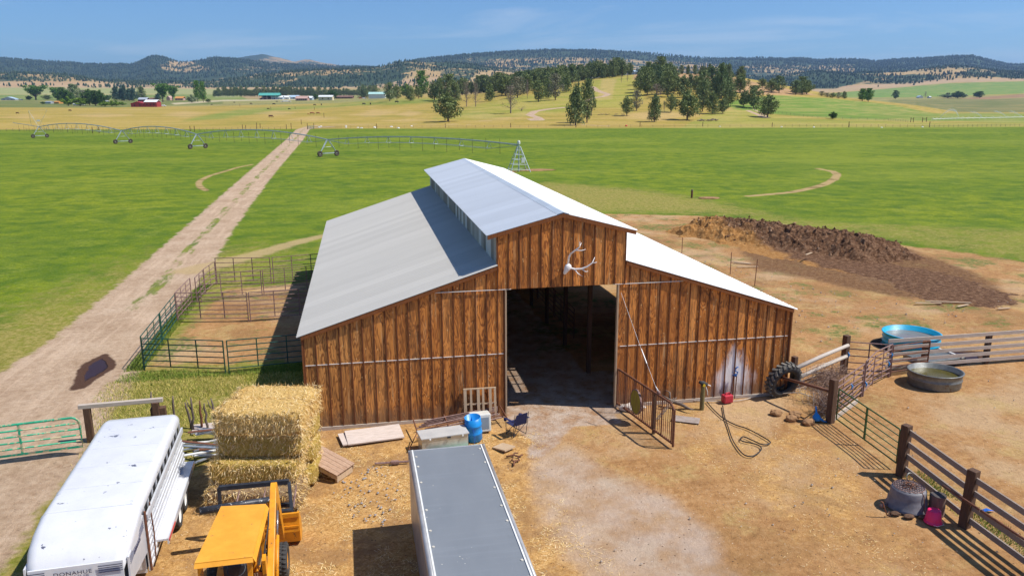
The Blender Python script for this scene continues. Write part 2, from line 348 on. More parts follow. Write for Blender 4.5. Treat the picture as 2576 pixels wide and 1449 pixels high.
# azimuth measured clockwise from the heading
HX = CAM[0]+RR*(np.cos(AZ)*FH[0]+np.sin(AZ)*RH[0]); HY = CAM[1]+RR*(np.cos(AZ)*FH[1]+np.sin(AZ)*RH[1]); HZ = height(HX, HY)
X, Y, Z = HX.ravel(), HY.ravel(), HZ.ravel(); DD = (X-CAM[0])*FH[0]+(Y-CAM[1])*FH[1]
UU, VV = project(X, Y, Z)
def sdf(px, py, poly):
    """signed distance, positive inside"""
    poly = np.asarray(poly, float)[:, :2]; d = np.full(px.shape, 1e9); ins = np.zeros(px.shape, bool)
    for i in range(len(poly)):
        a, b = poly[i], poly[(i+1) % len(poly)]; e = b-a; wx, wy = px-a[0], py-a[1]
        t = np.clip((wx*e[0]+wy*e[1])/max(e@e, 1e-9), 0, 1); d = np.minimum(d, np.hypot(wx-t*e[0], wy-t*e[1]))
        c = ((a[1] <= py) & (b[1] > py)) | ((b[1] <= py) & (a[1] > py))
        with np.errstate(all='ignore'): xi = a[0]+(py-a[1])/(b[1]-a[1])*e[0]
        ins ^= c & (px < xi)
    return np.where(ins, d, -d)
def sdl(px, py, line):
    line = np.asarray(line, float)[:, :2]; d = np.full(px.shape, 1e9)
    for a, b in zip(line[:-1], line[1:]):
        e = b-a; t = np.clip(((px-a[0])*e[0]+(py-a[1])*e[1])/(e@e), 0, 1); d = np.minimum(d, np.hypot(px-a[0]-t*e[0], py-a[1]-t*e[1]))
    return d
NEAR = (RR.ravel() < 420)
def wpoly(uv): return [G(u, v)[:2] for u, v in uv]
def near_sdf(poly): 
    o = np.full(X.shape, -99.); o[NEAR] = sdf(X[NEAR], Y[NEAR], poly); return o
def near_line(l):
    o = np.full(X.shape, 99.); o[NEAR] = sdl(X[NEAR], Y[NEAR], l); return o
# main farm track: centre line and half width
RC = [(-19.5, -45, 4.0), (-18.2, -12, 4.0), (-17.8, -2, 3.7), (-17.6, 6, 3.2), (-17.7, 15, 2.6), (-17.9, 25, 2.6), (-18.3, 35, 2.5), (-19.3, 60, 2.3), (-21, 110, 2.3), (-24.2, 220, 2.6), (-28.0, 318, 2.8), (-26.5, 336, 3), (-18, 345, 3)]
def band(line):
    best = np.full(X.shape, -99.); lat = np.full(X.shape, 9.)
    for (x0, y0, w0), (x1, y1, w1) in zip(line[:-1], line[1:]):
        ex, ey = x1-x0, y1-y0; l2 = ex*ex+ey*ey; t = np.clip(((X-x0)*ex+(Y-y0)*ey)/l2, 0, 1)
        d = np.hypot(X-x0-t*ex, Y-y0-t*ey); s_ = (w0+(w1-w0)*t)-d; m_ = s_ > best; best = np.where(m_, s_, best); lat = np.where(m_, d, lat)
    return best, lat
road, rlat = band(RC)
rut = sstep(.75, .25, rlat)*sstep(14, 24, Y)                        # grassy strip between the wheel tracks
yardP = [(-30, -60), (-13.2, -60), (-13.4, -6), (-10.5, -2.2), (-8.2, -1.0), (-6.5, .3), (11.9, .3), (12.2, 28), (14, 42), (16, 52), (22, 50.5), (29, 47.5), (35, 41), (37.5, 30), (40.5, 26), (45, 15), (60, 10), (90, -5), (90, -60)]
yard = near_sdf(yardP)
yard = np.maximum(yard, near_sdf([(-14.3, 8.6), (-6.9, 8.0), (-6.9, 25.8), (-10, 24.0), (-13.6, 23.4)]))
yard = np.maximum(yard, near_sdf([(-6.9, -2), (11.8, -2), (11.8, 27.3), (-6.9, 27.3)]))
trk2, _ = band([(-16.5, 30, 1.6), (-14, 33.5, 1.3), (-9.3, 41.5, 1.0), (-4, 47, .8)])
wt = near_line(wpoly([(640, 413), (600, 421), (560, 433), (525, 443), (503, 455), (499, 463), (505, 472), (520, 480)]))
wt2 = near_line(wpoly([(2056, 424), (2075, 428), (2095, 431), (2107, 439), (2098, 452), (2070, 466), (2030, 476), (1990, 484), (1935, 489), (1880, 494)]))
wheel = np.minimum(wt, wt2-.2)
wheelm = .55-wheel*.9
pale = np.clip(sstep(-1.2, .8, near_sdf(wpoly([(1345, 1150), (1430, 1130), (1540, 1190), (1660, 1250), (1760, 1320), (1850, 1449), (1900, 1700), (1640, 1700), (1470, 1420), (1380, 1320), (1350, 1220)]))), 0, 1)
conc = near_sdf([(.3, -.4), (4.55, -.4), (4.55, 26.5), (.3, 26.5)])  # slab tone run down the aisle, lightening the dim barn floor by colour
conc = np.maximum(conc, near_sdf(wpoly([(1274, 1033), (1264, 1000), (1275, 940), (1548, 930), (1546, 1018), (1515, 1022), (1560, 1060), (1440, 1070), (1400, 1120), (1345, 1160), (1320, 1150), (1340, 1110), (1310, 1080)])))
straw = sstep(-2.2, 1.5, near_sdf([(-14, -60), (-13.6, -9), (-10.5, -2), (-4, -.3), (1.2, -1.5), (.6, -4), (.9, -8), (2, -14), (4, -22), (4, -60)]))
straw = np.maximum(straw, .5*sstep(-1.5, 1.5, near_sdf(wpoly([(1700, 1030), (2050, 1060), (2230, 1200), (2350, 1449), (2100, 1449), (1900, 1300), (1720, 1150)]))))
dark = sstep(-1.4, 1.2, near_sdf([(22, 22), (26.5, 36), (31, 40), (35.5, 36), (38, 27), (36, 16), (32, 10), (27, 13)]))
dark = np.maximum(dark, .42*sstep(-4, 3, near_sdf([(12.5, 8), (14, 34), (20, 42), (26, 38), (30, 24), (36, 12), (30, 8), (20, 9)])))
dark = np.maximum(dark, .55*sstep(-1.0, 1.0, near_sdf([(-14, 16.4), (-7, 16), (-7, 22), (-13.5, 22)])))
dark = np.maximum(dark, .5*sstep(-2, 3, near_sdf(wpoly([(2350, 1060), (2576, 1020), (2576, 960), (2250, 1000), (2150, 1060)]))))
wet = near_sdf(wpoly([(190, 975), (196, 945), (213, 917), (235, 903), (263, 889), (283, 913), (281, 925), (258, 938), (232, 957), (205, 973)]))
wet = np.maximum(wet, near_sdf(wpoly([(2400, 915), (2475, 905), (2470, 885), (2380, 880), (2300, 905), (2330, 925)])))
wet = np.maximum(wet, near_sdf(wpoly([(2195, 862), (2235, 880), (2250, 862), (2225, 848)])))
dry = .12+.75*sstep(3., 0., near_sdf([(-500, 60), (-60, 30), (-28, 10), (-24, -12), (-24, -60), (-60, -60), (-500, -60)])*-1)*0
dry = dry+.75*sstep(6, 0, np.abs(road+1.))*sstep(60, 0, Y)
dry = dry+.9*sstep(-5, 6, near_sdf([(-16, 6.8), (-6.8, 6.5), (-6.8, -3), (-16, -3)]))
dry = dry+.75*sstep(-6, 5, near_sdf([(9, 78), (22, 84), (32, 72), (36, 60), (37, 45), (30, 49), (14, 54), (8, 60)]))
dry = dry+.55*sstep(-3, 2, near_sdf([(34, 44), (60, 30), (70, 5), (55, 12), (44, 20), (38, 34)]))
dry = dry+.45*sstep(-14, 4, near_sdf([(-46, 2), (-27, -2), (-26, 8), (-31, 20), (-60, 38), (-90, 45), (-90, 10)]))
dry = dry+.35*sstep(-12, 5, near_sdf([(-16, 34), (-6, 42), (2, 30), (-8, 27.5), (-15, 29)]))
dry = np.clip(dry, 0, 1)
# far ground colour, by field
YEL, TAN, GRN, OLV, DOL = (.37, .27, .055), (.52, .35, .16), (.115, .205, .025), (.24, .24, .085), (.115, .135, .045)
col = np.tile(np.array(YEL), (len(X), 1)); Ff = DD > 320
def paint(c, poly, soft=3., a=1., dmin=330, dmax=20000):
    poly = np.array(poly, float); m_ = Ff & (DD > dmin) & (DD < dmax) & (UU > poly[:, 0].min()-soft*2) & (UU < poly[:, 0].max()+soft*2) & (VV > poly[:, 1].min()-soft*2) & (VV < poly[:, 1].max()+soft*2)
    ed = (fbm(X[m_]/25, Y[m_]/25, 3, 31)-.45)*soft*2
    w = (a*sstep(-soft, soft, sdf(UU[m_], VV[m_], poly)+ed))[:, None]; col[m_] = col[m_]*(1-w)+np.array(c)*w
paint(OLV, [(-900, 270), (350, 270), (650, 268), (900, 262), (1000, 256), (1000, 200), (-900, 200)], 1.5, dmin=800, dmax=2500)
paint((.10, .15, .04), [(-900, 271), (300, 271), (370, 268), (560, 262), (560, 254), (-900, 254)], 1., dmin=700)
paint((.30, .34, .14), [(-900, 238), (560, 238), (560, 219), (-900, 219)], .8, dmin=1400, dmax=3000)
paint((.13, .22, .05), [(-900, 252), (620, 252), (620, 239), (-900, 239)], .8, dmin=900, dmax=2600)
paint((.50, .40, .20), [(-900, 239.6), (420, 238.6), (420, 237.4), (-900, 238.2)], .5, dmin=1200)
paint((.36, .25, .14), [(620, 249), (760, 249), (760, 241), (600, 241)], 1., dmin=1000)
paint((.26, .32, .13), [(540, 246), (600, 246), (610, 236), (540, 236)], 1, dmin=1000)
paint((.50, .44, .30), [(430, 260), (560, 252), (760, 250), (760, 252), (560, 256), (440, 264)], .6, dmin=800)
paint((.17, .24, .035), [(560, 300), (620, 292), (680, 283), (760, 275), (900, 268), (1050, 262), (1160, 255), (1150, 247), (1000, 250), (900, 257), (800, 266), (700, 270), (600, 275), (560, 283), (480, 300), (430, 310)], 4, .85)
for c, x0, y0, x1, y1, h_ in [(TAN, 0, 296, 130, 295, 5), (TAN, 180, 292, 330, 290, 6), (TAN, 300, 273, 400, 272, 4), (TAN, 410, 290, 520, 287, 6), (TAN, 640, 285, 740, 285, 7), (TAN, 720, 302, 860, 296, 4), (TAN, 880, 290, 1000, 282, 5), (TAN, 1160, 290, 1260, 290, 9), (TAN, 1190, 299, 1330, 297, 6), (TAN, 1280, 290, 1350, 286, 6), (TAN, 1540, 292, 1760, 290, 14), (TAN, 1780, 300, 1880, 282, 12), (TAN, 600, 262, 700, 264, 3), (TAN, 800, 260, 900, 256, 2), (TAN, 1000, 289, 1060, 285, 5), (TAN, 960, 305, 1100, 303, 3)]:
    paint(c, [(x0, y0), ((x0+x1)/2, min(y0, y1)-h_), (x1, y1), ((x0+x1)/2, max(y0, y1)+h_)], 5, .62, dmax=720)
paint((.25, .30, .04), [(1090, 300), (1200, 268), (1300, 245), (1438, 225), (1480, 200), (1600, 190), (1640, 200), (1600, 240), (1530, 268), (1400, 285), (1250, 300)], 9, .55)
paint((.33, .32, .05), [(1460, 260), (1480, 205), (1600, 192), (1620, 250), (1560, 275)], 6, .6)
paint(TAN, [(1515, 200), (1550, 200), (1540, 250), (1500, 255)], 4, .5)
paint((.45, .25, .15), [(1590, 200), (1598, 186), (1700, 183), (1810, 187), (1895, 206), (2010, 230), (2060, 240), (1950, 240), (1860, 235), (1800, 222), (1720, 205), (1640, 203)], 2, .9)
paint((.40, .24, .14), [(1040, 238), (1100, 215), (1200, 205), (1350, 185), (1460, 175), (1600, 178), (1590, 186), (1480, 198), (1400, 215), (1300, 228), (1150, 242)], 4, .5)
paint((.12, .24, .03), [(1800, 262), (1850, 252), (1949, 241), (2084, 247), (2250, 266), (2351, 286), (2600, 287), (2600, 310), (2351, 306), (2150, 303), (1960, 290), (1870, 280)], 2.5, .95)
paint((.20, .25, .05), [(2100, 252), (2250, 268), (2351, 286), (2600, 287), (2600, 306), (2250, 303), (2180, 280)], 6, .7)
paint((.30, .30, .055), [(1860, 275), (1960, 292), (2150, 304), (2351, 308), (2700, 310), (2700, 330), (1700, 330), (1780, 285)], 3, .8)
paint(OLV, [(2060, 247), (2300, 246), (2700, 236), (2700, 292), (2351, 285), (2250, 265)], 1., dmin=820)
paint(DOL, [(2230, 252), (2350, 251), (2700, 248), (2700, 290), (2351, 285), (2250, 266)], 2., .8, dmin=820)
paint((.30, .15, .10), [(2410, 249), (2576, 237), (3000, 232), (3000, 244), (2576, 246), (2480, 251)], 1, .9, dmin=820)
paint((.13, .26, .045), [(2051, 246), (2090, 236), (2240, 219+4), (2384, 210), (2576, 205), (2700, 203), (2700, 234), (2576, 236), (2400, 243), (2250, 246), (2120, 246)], .8, dmin=900, dmax=2600)
paint((.44, .30, .18), [(2040, 234), (2090, 234), (2240, 223), (2384, 209), (2576, 205), (2700, 204), (2700, 198), (2450, 198), (2334, 200), (2217, 212), (2044, 221)], 1., dmin=1500, dmax=3000)
paint((.46, .32, .18), [(-900, 219), (440, 222), (600, 226), (900, 222), (1100, 214), (1100, 195), (860, 212), (600, 214), (450, 214), (333, 211), (150, 207), (-900, 205)], 2, .9, dmin=2300, dmax=3400)
colA = np.ones((len(X), 4)); colA[:, :3] = col
farw = sstep(336, 342, DD+0*X)
# dirt tracks on the far side, laid on the ground in world space
def Wl(uv): return [T(u, v)[:2] for u, v in uv]
ft = np.full(X.shape, -99.); mm = (DD > 300) & (DD < 900)
for l, w_ in [([(765, 321), (800, 316), (900, 314), (1030, 313), (1180, 313.5)], 1.3), ([(1335, 300), (1345, 303), (1360, 303), (1352, 296), (1332, 290), (1345, 281), (1380, 275), (1420, 271)], 2.3), ([(1335, 304), (1260, 305), (1200, 305)], 1.2), ([(1489, 219), (1505, 230), (1530, 238), (1520, 243), (1490, 248), (1470, 256)], 2.2), ([(1430, 313), (1480, 315), (1530, 318)], 1.2), ([(1880, 278), (1905, 288), (1925, 297)], 1.5), ([(1870, 272), (1895, 275), (1915, 285), (1935, 297)], .8)]:
    ft[mm] = np.maximum(ft[mm], w_-sdl(X[mm], Y[mm], Wl(l)))
road = np.maximum(road, ft)
for l in [[(1115, 303), (1180, 300), (1195, 303)], [(1500, 318), (1400, 315)]]: pass
# tree cover of the far hills
wood_ = sstep(2450, 2700, DD)*(.50+.30*sstep(5000, 5600, DD)*0)
def wpaint(poly, a, soft=5., dmin=2300, dmax=20000):
    global wood_
    w = sstep(-soft, soft, sdf(UU, VV, np.array(poly, float))); m_ = (DD > dmin) & (DD < dmax); wood_ = np.where(m_, wood_*(1-w)+a*w, wood_)
wood_ = np.where(DD > 4300, .72, wood_)
wpaint([(-900, 218), (120, 219), (330, 222), (460, 222), (460, 213), (330, 214), (230, 205), (-900, 208)], .26, 3)
wpaint([(400, 168), (443, 146), (470, 147), (500, 162), (540, 176), (480, 186), (420, 182)], .34, 5, 4300)
wpaint([(530, 182), (600, 164), (700, 164), (760, 190), (660, 196)], .50, 8, 4300)
wpaint([(600, 160), (700, 138), (860, 160), (860, 175), (600, 170)], .40, 5, 8000)
wpaint([(1000, 222), (1020, 190), (1050, 175), (1080, 172), (1110, 188), (1100, 210)], .30, 5, 2300, 4000)
wpaint([(1170, 215), (1200, 180), (1260, 178), (1330, 185), (1330, 205), (1200, 215)], .26, 5, 2300, 4000)
wpaint([(1060, 170), (1180, 150), (1400, 142), (1750, 155), (1850, 165), (1800, 185), (1200, 185)], .40, 8, 4300)
wpaint([(1850, 160), (2150, 165), (2150, 185), (1900, 190)], .44, 6, 4300)
wpaint([(2260, 172), (2334, 165), (2440, 178), (2400, 190), (2200, 190)], .26, 4, 2300, 4000)
wpaint([(1900, 200), (2100, 190), (2200, 195), (2100, 225), (1850, 225)], .72, 4, 2300, 4000)
wpaint([(700, 222), (760, 195), (1000, 182), (1010, 200), (900, 214)], .70, 4, 2300, 4000)
def ground_mat():
    t = NT('ground_cover'); o = t.pos(); x, y, z = t.sep(o)
    n05 = t.noise(o, .035, 4, .6); n3 = t.noise(o, .35, 5, .65); n20 = t.noise(o, 3.2, 6, .7); n90 = t.noise(o, 14, 5, .75)
    stk = t.noise(t.map(o, (.12, .22, 1), (0, 0, .18)), 2.0, 6, .7)
    # irrigated grass
    g = t.ramp(t.math('ADD', t.math('MULTIPLY', n05, .55), t.math('MULTIPLY', stk, .45)), [(.34, (.100, .158, .007)), (.47, (.150, .205, .008)), (.60, (.225, .262, .010)), (.72, (.30, .30, .022))])
    g = t.mix(t.step(n3, .40, .66), g, t.mix(.75, g, (.045, .110, .008))); ye = t.noise(t.map(o, (.016, .028, 1)), 1., 5, .65); g = t.mix(t.math('MULTIPLY', t.step(ye, .46, .66), .6), g, (.27, .30, .03)); ym = t.noise(o, .22, 6, .75); g = t.mix(t.math('MULTIPLY', t.step(ym, .52, .68), .5), g, (.27, .30, .04)); yn = t.noise(o, 1.6, 5, .8); g = t.mix(t.math('MULTIPLY', t.step(yn, .50, .66), .5), g, (.05, .10, .008))
    g = t.mix(t.math('MULTIPLY', t.step(n20, .35, .75), .55), g, (.055, .125, .010))
    g = t.mix(t.math('MULTIPLY', t.step(n90, .52, .75), .45), g, (.26, .34, .04))
    sp = t.noise(t.map(o, (.2, .9, 1), (0, 0, .18)), 1.4, 6, .75); g = t.mix(t.math('MULTIPLY', t.step(sp, .58, .68), .75), g, (.045, .085, .012))
    dn = t.noise(o, .8, 6, .7); dryf = t.step(t.math('ADD', t.attr('dry'), t.math('MULTIPLY', t.math('SUBTRACT', dn, .5), 1.5)), .30, 1.0)
    dg = t.mix(t.step(n20, .35, .65), (.20, .19, .025), (.42, .33, .11)); dg = t.mix(t.math('MULTIPLY', n90, .5), dg, (.12, .14, .02))
    g = t.mix(dryf, g, dg)
    # far fields
    fs = t.noise(t.map(o, (.012, .05, 1), (0, 0, .25)), 1.2, 6, .6); fcol = t.attr('fieldcol', True)
    fc = t.mix(t.math('MULTIPLY', t.step(fs, .42, .62), .7), fcol, (.50, .36, .13)); fc = t.mix(t.math('MULTIPLY', t.step(fs, .50, .34), .75), fc, (.15, .20, .03))
    fc = t.mix(.45, fc, fcol); fc = t.mix(t.math('MULTIPLY', t.step(n3, .4, .7), .25), fc, (.12, .12, .03))
    g = t.mix(t.attr('far'), g, fc)
    # far hills
    wn_ = t.noise(o, .034, 3, .75); wl = t.noise(o, .0045, 3, .6)
    soil = t.ramp(wl, [(.35, (.44, .27, .16)), (.6, (.52, .36, .22))]); tree = t.mix(wn_, (.018, .045, .022), (.06, .09, .04))
    thr = t.math('ADD', t.attr('woods'), t.math('MULTIPLY', t.math('SUBTRACT', wl, .5), .9)); wv = t.vor(o, .05)
    cov = t.step(t.math('SUBTRACT', thr, t.math('ADD', t.math('MULTIPLY', wn_, .55), t.math('MULTIPLY', wv, .30))), -.05, .06)
    g = t.mix(t.step(y, 1e5, 1e6), g, g); g = t.mix(t.math('MULTIPLY', cov, t.attr('hill')), t.mix(t.attr('hill'), g, t.mix(.55, g, soil)), tree)
    # bare yard
    st_ = t.noise(t.map(o, (1, 1, 1)), 7.5, 7, .8, 1.2)
    soil2 = t.ramp(t.math('ADD', t.math('MULTIPLY', n3, .45), t.math('MULTIPLY', n20, .55)), [(.33, (.24, .115, .045)), (.50, (.40, .215, .088)), (.66, (.50, .295, .135))])
    strw = t.ramp(st_, [(.30, (.24, .11, .03)), (.46, (.47, .255, .085)), (.60, (.66, .41, .165)), (.75, (.80, .58, .31))])
    strw = t.mix(t.math('MULTIPLY', t.step(t.noise(o, .8, 6, .7), .44, .62), .8), strw, (.33, .185, .08))
    lg = t.noise(o, .16, 5, .6); soil2 = t.mix(t.math('MULTIPLY', t.step(lg, .50, .64), .6), soil2, (.52, .37, .22)); soil2 = t.mix(t.math('MULTIPLY', t.step(lg, .48, .36), .55), soil2, (.26, .15, .06))
    lg2 = t.noise(o, .45, 6, .7); soil2 = t.mix(t.math('MULTIPLY', t.step(lg2, .50, .64), .6), soil2, t.mix(n20, (.36, .24, .07), (.58, .42, .20)))
    sfa = t.step(t.math('ADD', t.attr('straw'), t.math('MULTIPLY', t.math('SUBTRACT', t.noise(o, .9, 5, .7), .5), 1.3)), .25, .75)
    d = t.mix(sfa, soil2, strw)
    pf = t.step(t.math('ADD', t.attr('pale'), t.math('MULTIPLY', t.math('SUBTRACT', n3, .5), 1.2)), .25, .85)
    d = t.mix(t.math('MULTIPLY', pf, .72), d, t.ramp(t.noise(o, .9, 6, .6), [(.35, (.40, .27, .17)), (.6, (.48, .39, .33))]))
    cf = t.step(t.math('ADD', t.attr('slab'), t.math('MULTIPLY', t.math('SUBTRACT', n3, .5), .9)), -.08, .10)
    d = t.mix(cf, d, t.ramp(t.noise(o, 1.3, 6, .65), [(.35, (.34, .19, .10)), (.5, (.42, .30, .22)), (.64, (.50, .40, .33))]))
    kf = t.step(t.math('ADD', t.attr('dark'), t.math('MULTIPLY', t.math('SUBTRACT', n3, .5), 1.3)), .30, .95)
    d = t.mix(t.math('MULTIPLY', kf, .85), d, t.ramp(n20, [(.35, (.075, .036, .018)), (.62, (.20, .105, .05))]))
    spk = t.vor(o, 5.5); d = t.mix(t.step(spk, .10, .05), d, (.55, .47, .40)); spk2 = t.vor(t.map(o, (1, 1, 1), (0, 0, 1), (3.3, 1.7, 0)), 3.7); d = t.mix(t.step(spk2, .11, .06), d, (.13, .08, .05))
    # sparse weeds in the bare ground behind the barn
    wd = t.math('MULTIPLY', t.step(t.noise(o, .30, 5, .7), .50, .60), t.step(n20, .38, .56)); wd = t.math('MULTIPLY', wd, t.step(t.math('ADD', y, t.math('MULTIPLY', x, .0)), 3., 8.)); d = t.mix(t.math('MULTIPLY', wd, t.math('SUBTRACT', 1., kf)), d, (.13, .16, .04))
    wob = t.math('MULTIPLY', t.math('SUBTRACT', t.noise(o, .6, 6, .7), .5), 3.2)
    yf = t.step(t.math('ADD', t.attr('yard'), wob), -.35, .45)
    # farm track
    rc = t.ramp(t.math('ADD', t.math('MULTIPLY', n3, .5), t.math('MULTIPLY', n20, .5)), [(.33, (.30, .195, .12)), (.50, (.44, .315, .215)), (.66, (.54, .41, .30))])
    rc = t.mix(t.step(spk, .10, .05), rc, (.60, .52, .45))
    lng = t.noise(t.map(o, (2.2, .14, 1)), 1.0, 4, .6); rc = t.mix(t.math('MULTIPLY', t.step(lng, .5, .65), .5), rc, (.58, .43, .31))
    wob2 = t.math('MULTIPLY', t.math('SUBTRACT', t.noise(o, .75, 6, .72), .5), 1.7)
    rf = t.step(t.math('ADD', t.attr('road'), wob2), -.15, .25)
    ru = t.step(t.math('ADD', t.attr('rut'), t.math('MULTIPLY', t.math('SUBTRACT', t.noise(t.map(o, (.5, .12, 1)), 1.4, 5, .7), .56), 5.0)), .5, 1.1)
    rf = t.math('MULTIPLY', rf, t.math('SUBTRACT', 1., t.math('MULTIPLY', ru, .85)))
    res = t.mix(yf, g, d); res = t.mix(rf, res, rc)
    t2 = t.math('MULTIPLY', t.step(t.math('ADD', t.attr('trail'), t.math('MULTIPLY', wob2, .9)), -.1, .6), .8); res = t.mix(t2, res, (.44, .32, .16))
    wf = t.step(t.math('ADD', t.attr('wheel'), t.math('MULTIPLY', t.math('SUBTRACT', n3, .5), .8)), .0, .3); res = t.mix(t.math('MULTIPLY', wf, .9), res, t.mix(t.step(n3, .52, .60), (.42, .29, .14), (.22, .15, .06)))
    gr_ = t.noise(o, 24, 4, .8); gr2 = t.noise(o, 6.5, 6, .8); res = t.mix(t.math('MULTIPLY', t.step(gr_, .52, .72), t.math('SUBTRACT', .55, t.math('MULTIPLY', t.attr('pale'), .4))), res, t.mix(.6, res, (.02, .015, .01))); res = t.mix(t.math('MULTIPLY', t.step(gr2, .53, .68), t.math('SUBTRACT', .5, t.math('MULTIPLY', t.attr('pale'), .38))), res, t.mix(.75, res, (.03, .02, .01))); res = t.mix(t.math('MULTIPLY', t.step(gr2, .46, .34), .30), res, t.mix(.35, res, (.9, .8, .6)))
    # damp soil and standing water
    wm = t.step(t.math('ADD', t.attr('wet'), t.math('MULTIPLY', wob, .22)), -.22, -.08); pud = t.step(t.math('ADD', t.attr('wet'), t.math('MULTIPLY', wob, .22)), .18, .26)
    res = t.mix(wm, res, (.085, .045, .03)); res = t.mix(pud, res, (.035, .018, .022))
    rough = t.math('SUBTRACT', .95, t.math('MULTIPLY', pud, .5))
    bh = t.math('ADD', t.math('MULTIPLY', n20, .6), t.math('MULTIPLY', t.math('ADD', n90, st_), .35)); bh = t.math('MULTIPLY', bh, t.math('SUBTRACT', 1., pud))
    return t.out(res, rough, 0, bh, .09, 1., spec=t.math('ADD', .12, t.math('MULTIPLY', pud, .05)))
M['ground'] = ground_mat()
idx = np.arange(nr_*na).reshape(nr_, na); a_ = idx[:-1, :]; b_ = idx[1:, :]
nx = lambda q: np.roll(q, -1, axis=1)
Q = np.stack([a_, nx(a_), nx(b_), b_], -1).reshape(-1, 4)
V = np.stack([X, Y, Z], 1)
ATT = dict(dry=dry, far=farw, woods=wood_, hill=sstep(2350, 2600, DD), yard=np.clip(yard, -9, 9), straw=straw, pale=pale, slab=np.clip(conc, -5, 5), dark=dark, road=np.clip(road, -9, 9), rut=rut, trail=np.clip(trk2, -5, 5), wheel=np.clip(wheelm, -9, 9), wet=np.clip(wet, -5, 5))
def ground_piece(name, fm, label, cat):
    q = Q[fm]; used = np.zeros(len(V), bool); used[q.ravel()] = True; re = np.cumsum(used)-1
    o = fastmesh(name, V[used], re[q], M['ground'], smooth=True); me = o.data
    for k, a in ATT.items():
        at = me.attributes.new(k, 'FLOAT', 'POINT'); at.data.foreach_set('value', np.ascontiguousarray(a[used], np.float32))
    at = me.attributes.new('fieldcol', 'FLOAT_COLOR', 'POINT'); at.data.foreach_set('color', np.ascontiguousarray(colA[used], np.float32).ravel())
    return tag(o, label, cat, kind='structure')
rq = road[Q].mean(1); yq = yard[Q].mean(1); dq = DD[Q].mean(1)
m_road = (rq > 0); m_yard = ~m_road & (yq > 0); m_hill = ~m_road & (dq > 2450); m_rest = ~(m_road | m_yard | m_hill)
ground_piece('ground', m_rest, 'green irrigated pasture and dry yellow grazing land', 'field')
ground_piece('dirt_road', m_road, 'pale two-track dirt farm road through the green field', 'road')
ground_piece('yard', m_yard, 'bare brown and straw covered farmyard dirt round the barn', 'yard')
ground_piece('hills', m_hill, 'far hills of bare soil and juniper cover', 'hills')
# ---------------------------------------------------------------- barn
BW, BS, BD = 4.8, 6.94, 27.22; ZR, ZM, OM, OF, ZS, OS, ZT = 7.604, 6.878, .401, .11, 3.5245, .19, 5.7876
SL = (ZT-ZS)/(BS+OS); SG2 = (ZR-ZM)/(BW/2+OM); DL, DR, DH = .27, 4.60, 4.86
barn = thing('barn', 'big brown plywood barn with raised centre aisle and white metal roofs, tall open doorway', 'barn', (0, 0, 0))
def shed_z(x): return ZT+SL*x if x < 0 else ZT-SL*(x-BW)
def gable_z(x): return ZR-SG2*abs(x-BW/2)
def wall(name, poly, y0, y1, xs, top, z0, face, lab=None):
    m = MB(); m.prism(poly, 'y', y0, y1)
    for x in xs:
        x1 = x+.024
        m.add([(x-.024, face, z0), (x1, face, z0), (x1, face, top(x1)-.02), (x-.024, face, top(x-.024)-.02), (x-.020, face-.030, z0), (x1-.004, face-.030, z0), (x1-.004, face-.030, top(x1)-.03), (x-.020, face-.030, top(x-.024)-.03)],
              [(4, 5, 6, 7), (0, 4, 7, 3), (1, 2, 6, 5), (3, 7, 6, 2), (0, 1, 5, 4)])
    nb_ = len(xs)*5; np_ = len(m.f)-nb_
    o = m.build(name, [M['siding'], M['batten']], barn)
    for i_ in range(np_, len(o.data.polygons)): o.data.polygons[i_].material_index = 1
    return o
lx = [-BS+.03+.4064*k for k in range(18)]; rx = [BW-.20+.4064*k for k in range(18) if BW-.20+.4064*k < BW+BS-.1]+[BW+BS-.035]
wall('front_wall', [(-BS, -.12), (DL, -.12), (DL, 4.87), (-.002, 4.87), (-.002, shed_z(-.01)-.05), (-BS, shed_z(-BS)-.05)], 0, .07, lx+[DL-.035], lambda x: min(shed_z(min(x, -.01))-.07, 99 if x < 0 else 4.87), -.1, 0.)
wall('front_wall', [(DR, -.12), (BW+BS, -.12), (BW+BS, shed_z(BW+BS)-.05), (BW+.002, shed_z(BW+.01)-.05), (BW+.002, 4.87), (DR, 4.87)], 0, .07, rx[1:], lambda x: shed_z(max(x, BW+.01))-.07 if x > BW-.01 else 4.87, -.1, 0.)
wall('gable_wall', [(-.03, 4.88), (BW+.03, 4.88), (BW+.03, gable_z(BW+.03)-.05), (BW/2, ZR-.05), (-.03, gable_z(-.03)-.05)], -.045, .03, [.0+.4*k for k in range(13)], lambda x: gable_z(x)-.08, 4.885, -.045)
# back wall with a wide opening on its right, side walls
back = MB(); back.prism([(-BS, -.1), (8.2, -.1), (8.2, 3.3), (11.0, 3.3), (11.0, -.1), (BW+BS, -.1), (BW+BS, shed_z(BW+BS)-.05), (BW+.01, shed_z(BW+.01)-.05), (BW+.01, gable_z(BW)-.05), (BW/2, ZR-.05), (-.01, gable_z(0)-.05), (-.01, shed_z(-.01)-.05), (-BS, shed_z(-BS)-.05)], 'y', BD-.08, BD); back.build('back_wall', M['siding'], barn)
for x in (-BS, BW+BS):
    s_ = MB(); sg = -1 if x < 0 else 1
    if sg < 0: s_.box((x+.035, BD/2, 1.72), (.07, BD-.16, 3.6))
    else:
        s_.box((x-.035, 8.1, 1.72), (.07, 16.0, 3.6)); s_.box((x-.035, 23.6, 1.72), (.07, 7.0, 3.6)); s_.box((x-.035, 18.1, 3.0), (.07, 4.0, 1.02))
    for k in range(66):
        if not (sg > 0 and 16.1 < .3+k*.41 < 20.1): s_.box((x+sg*.012, .3+k*.41, 1.7), (.024, .06, 3.55))
    s_.build('side_wall', M['siding'], barn)
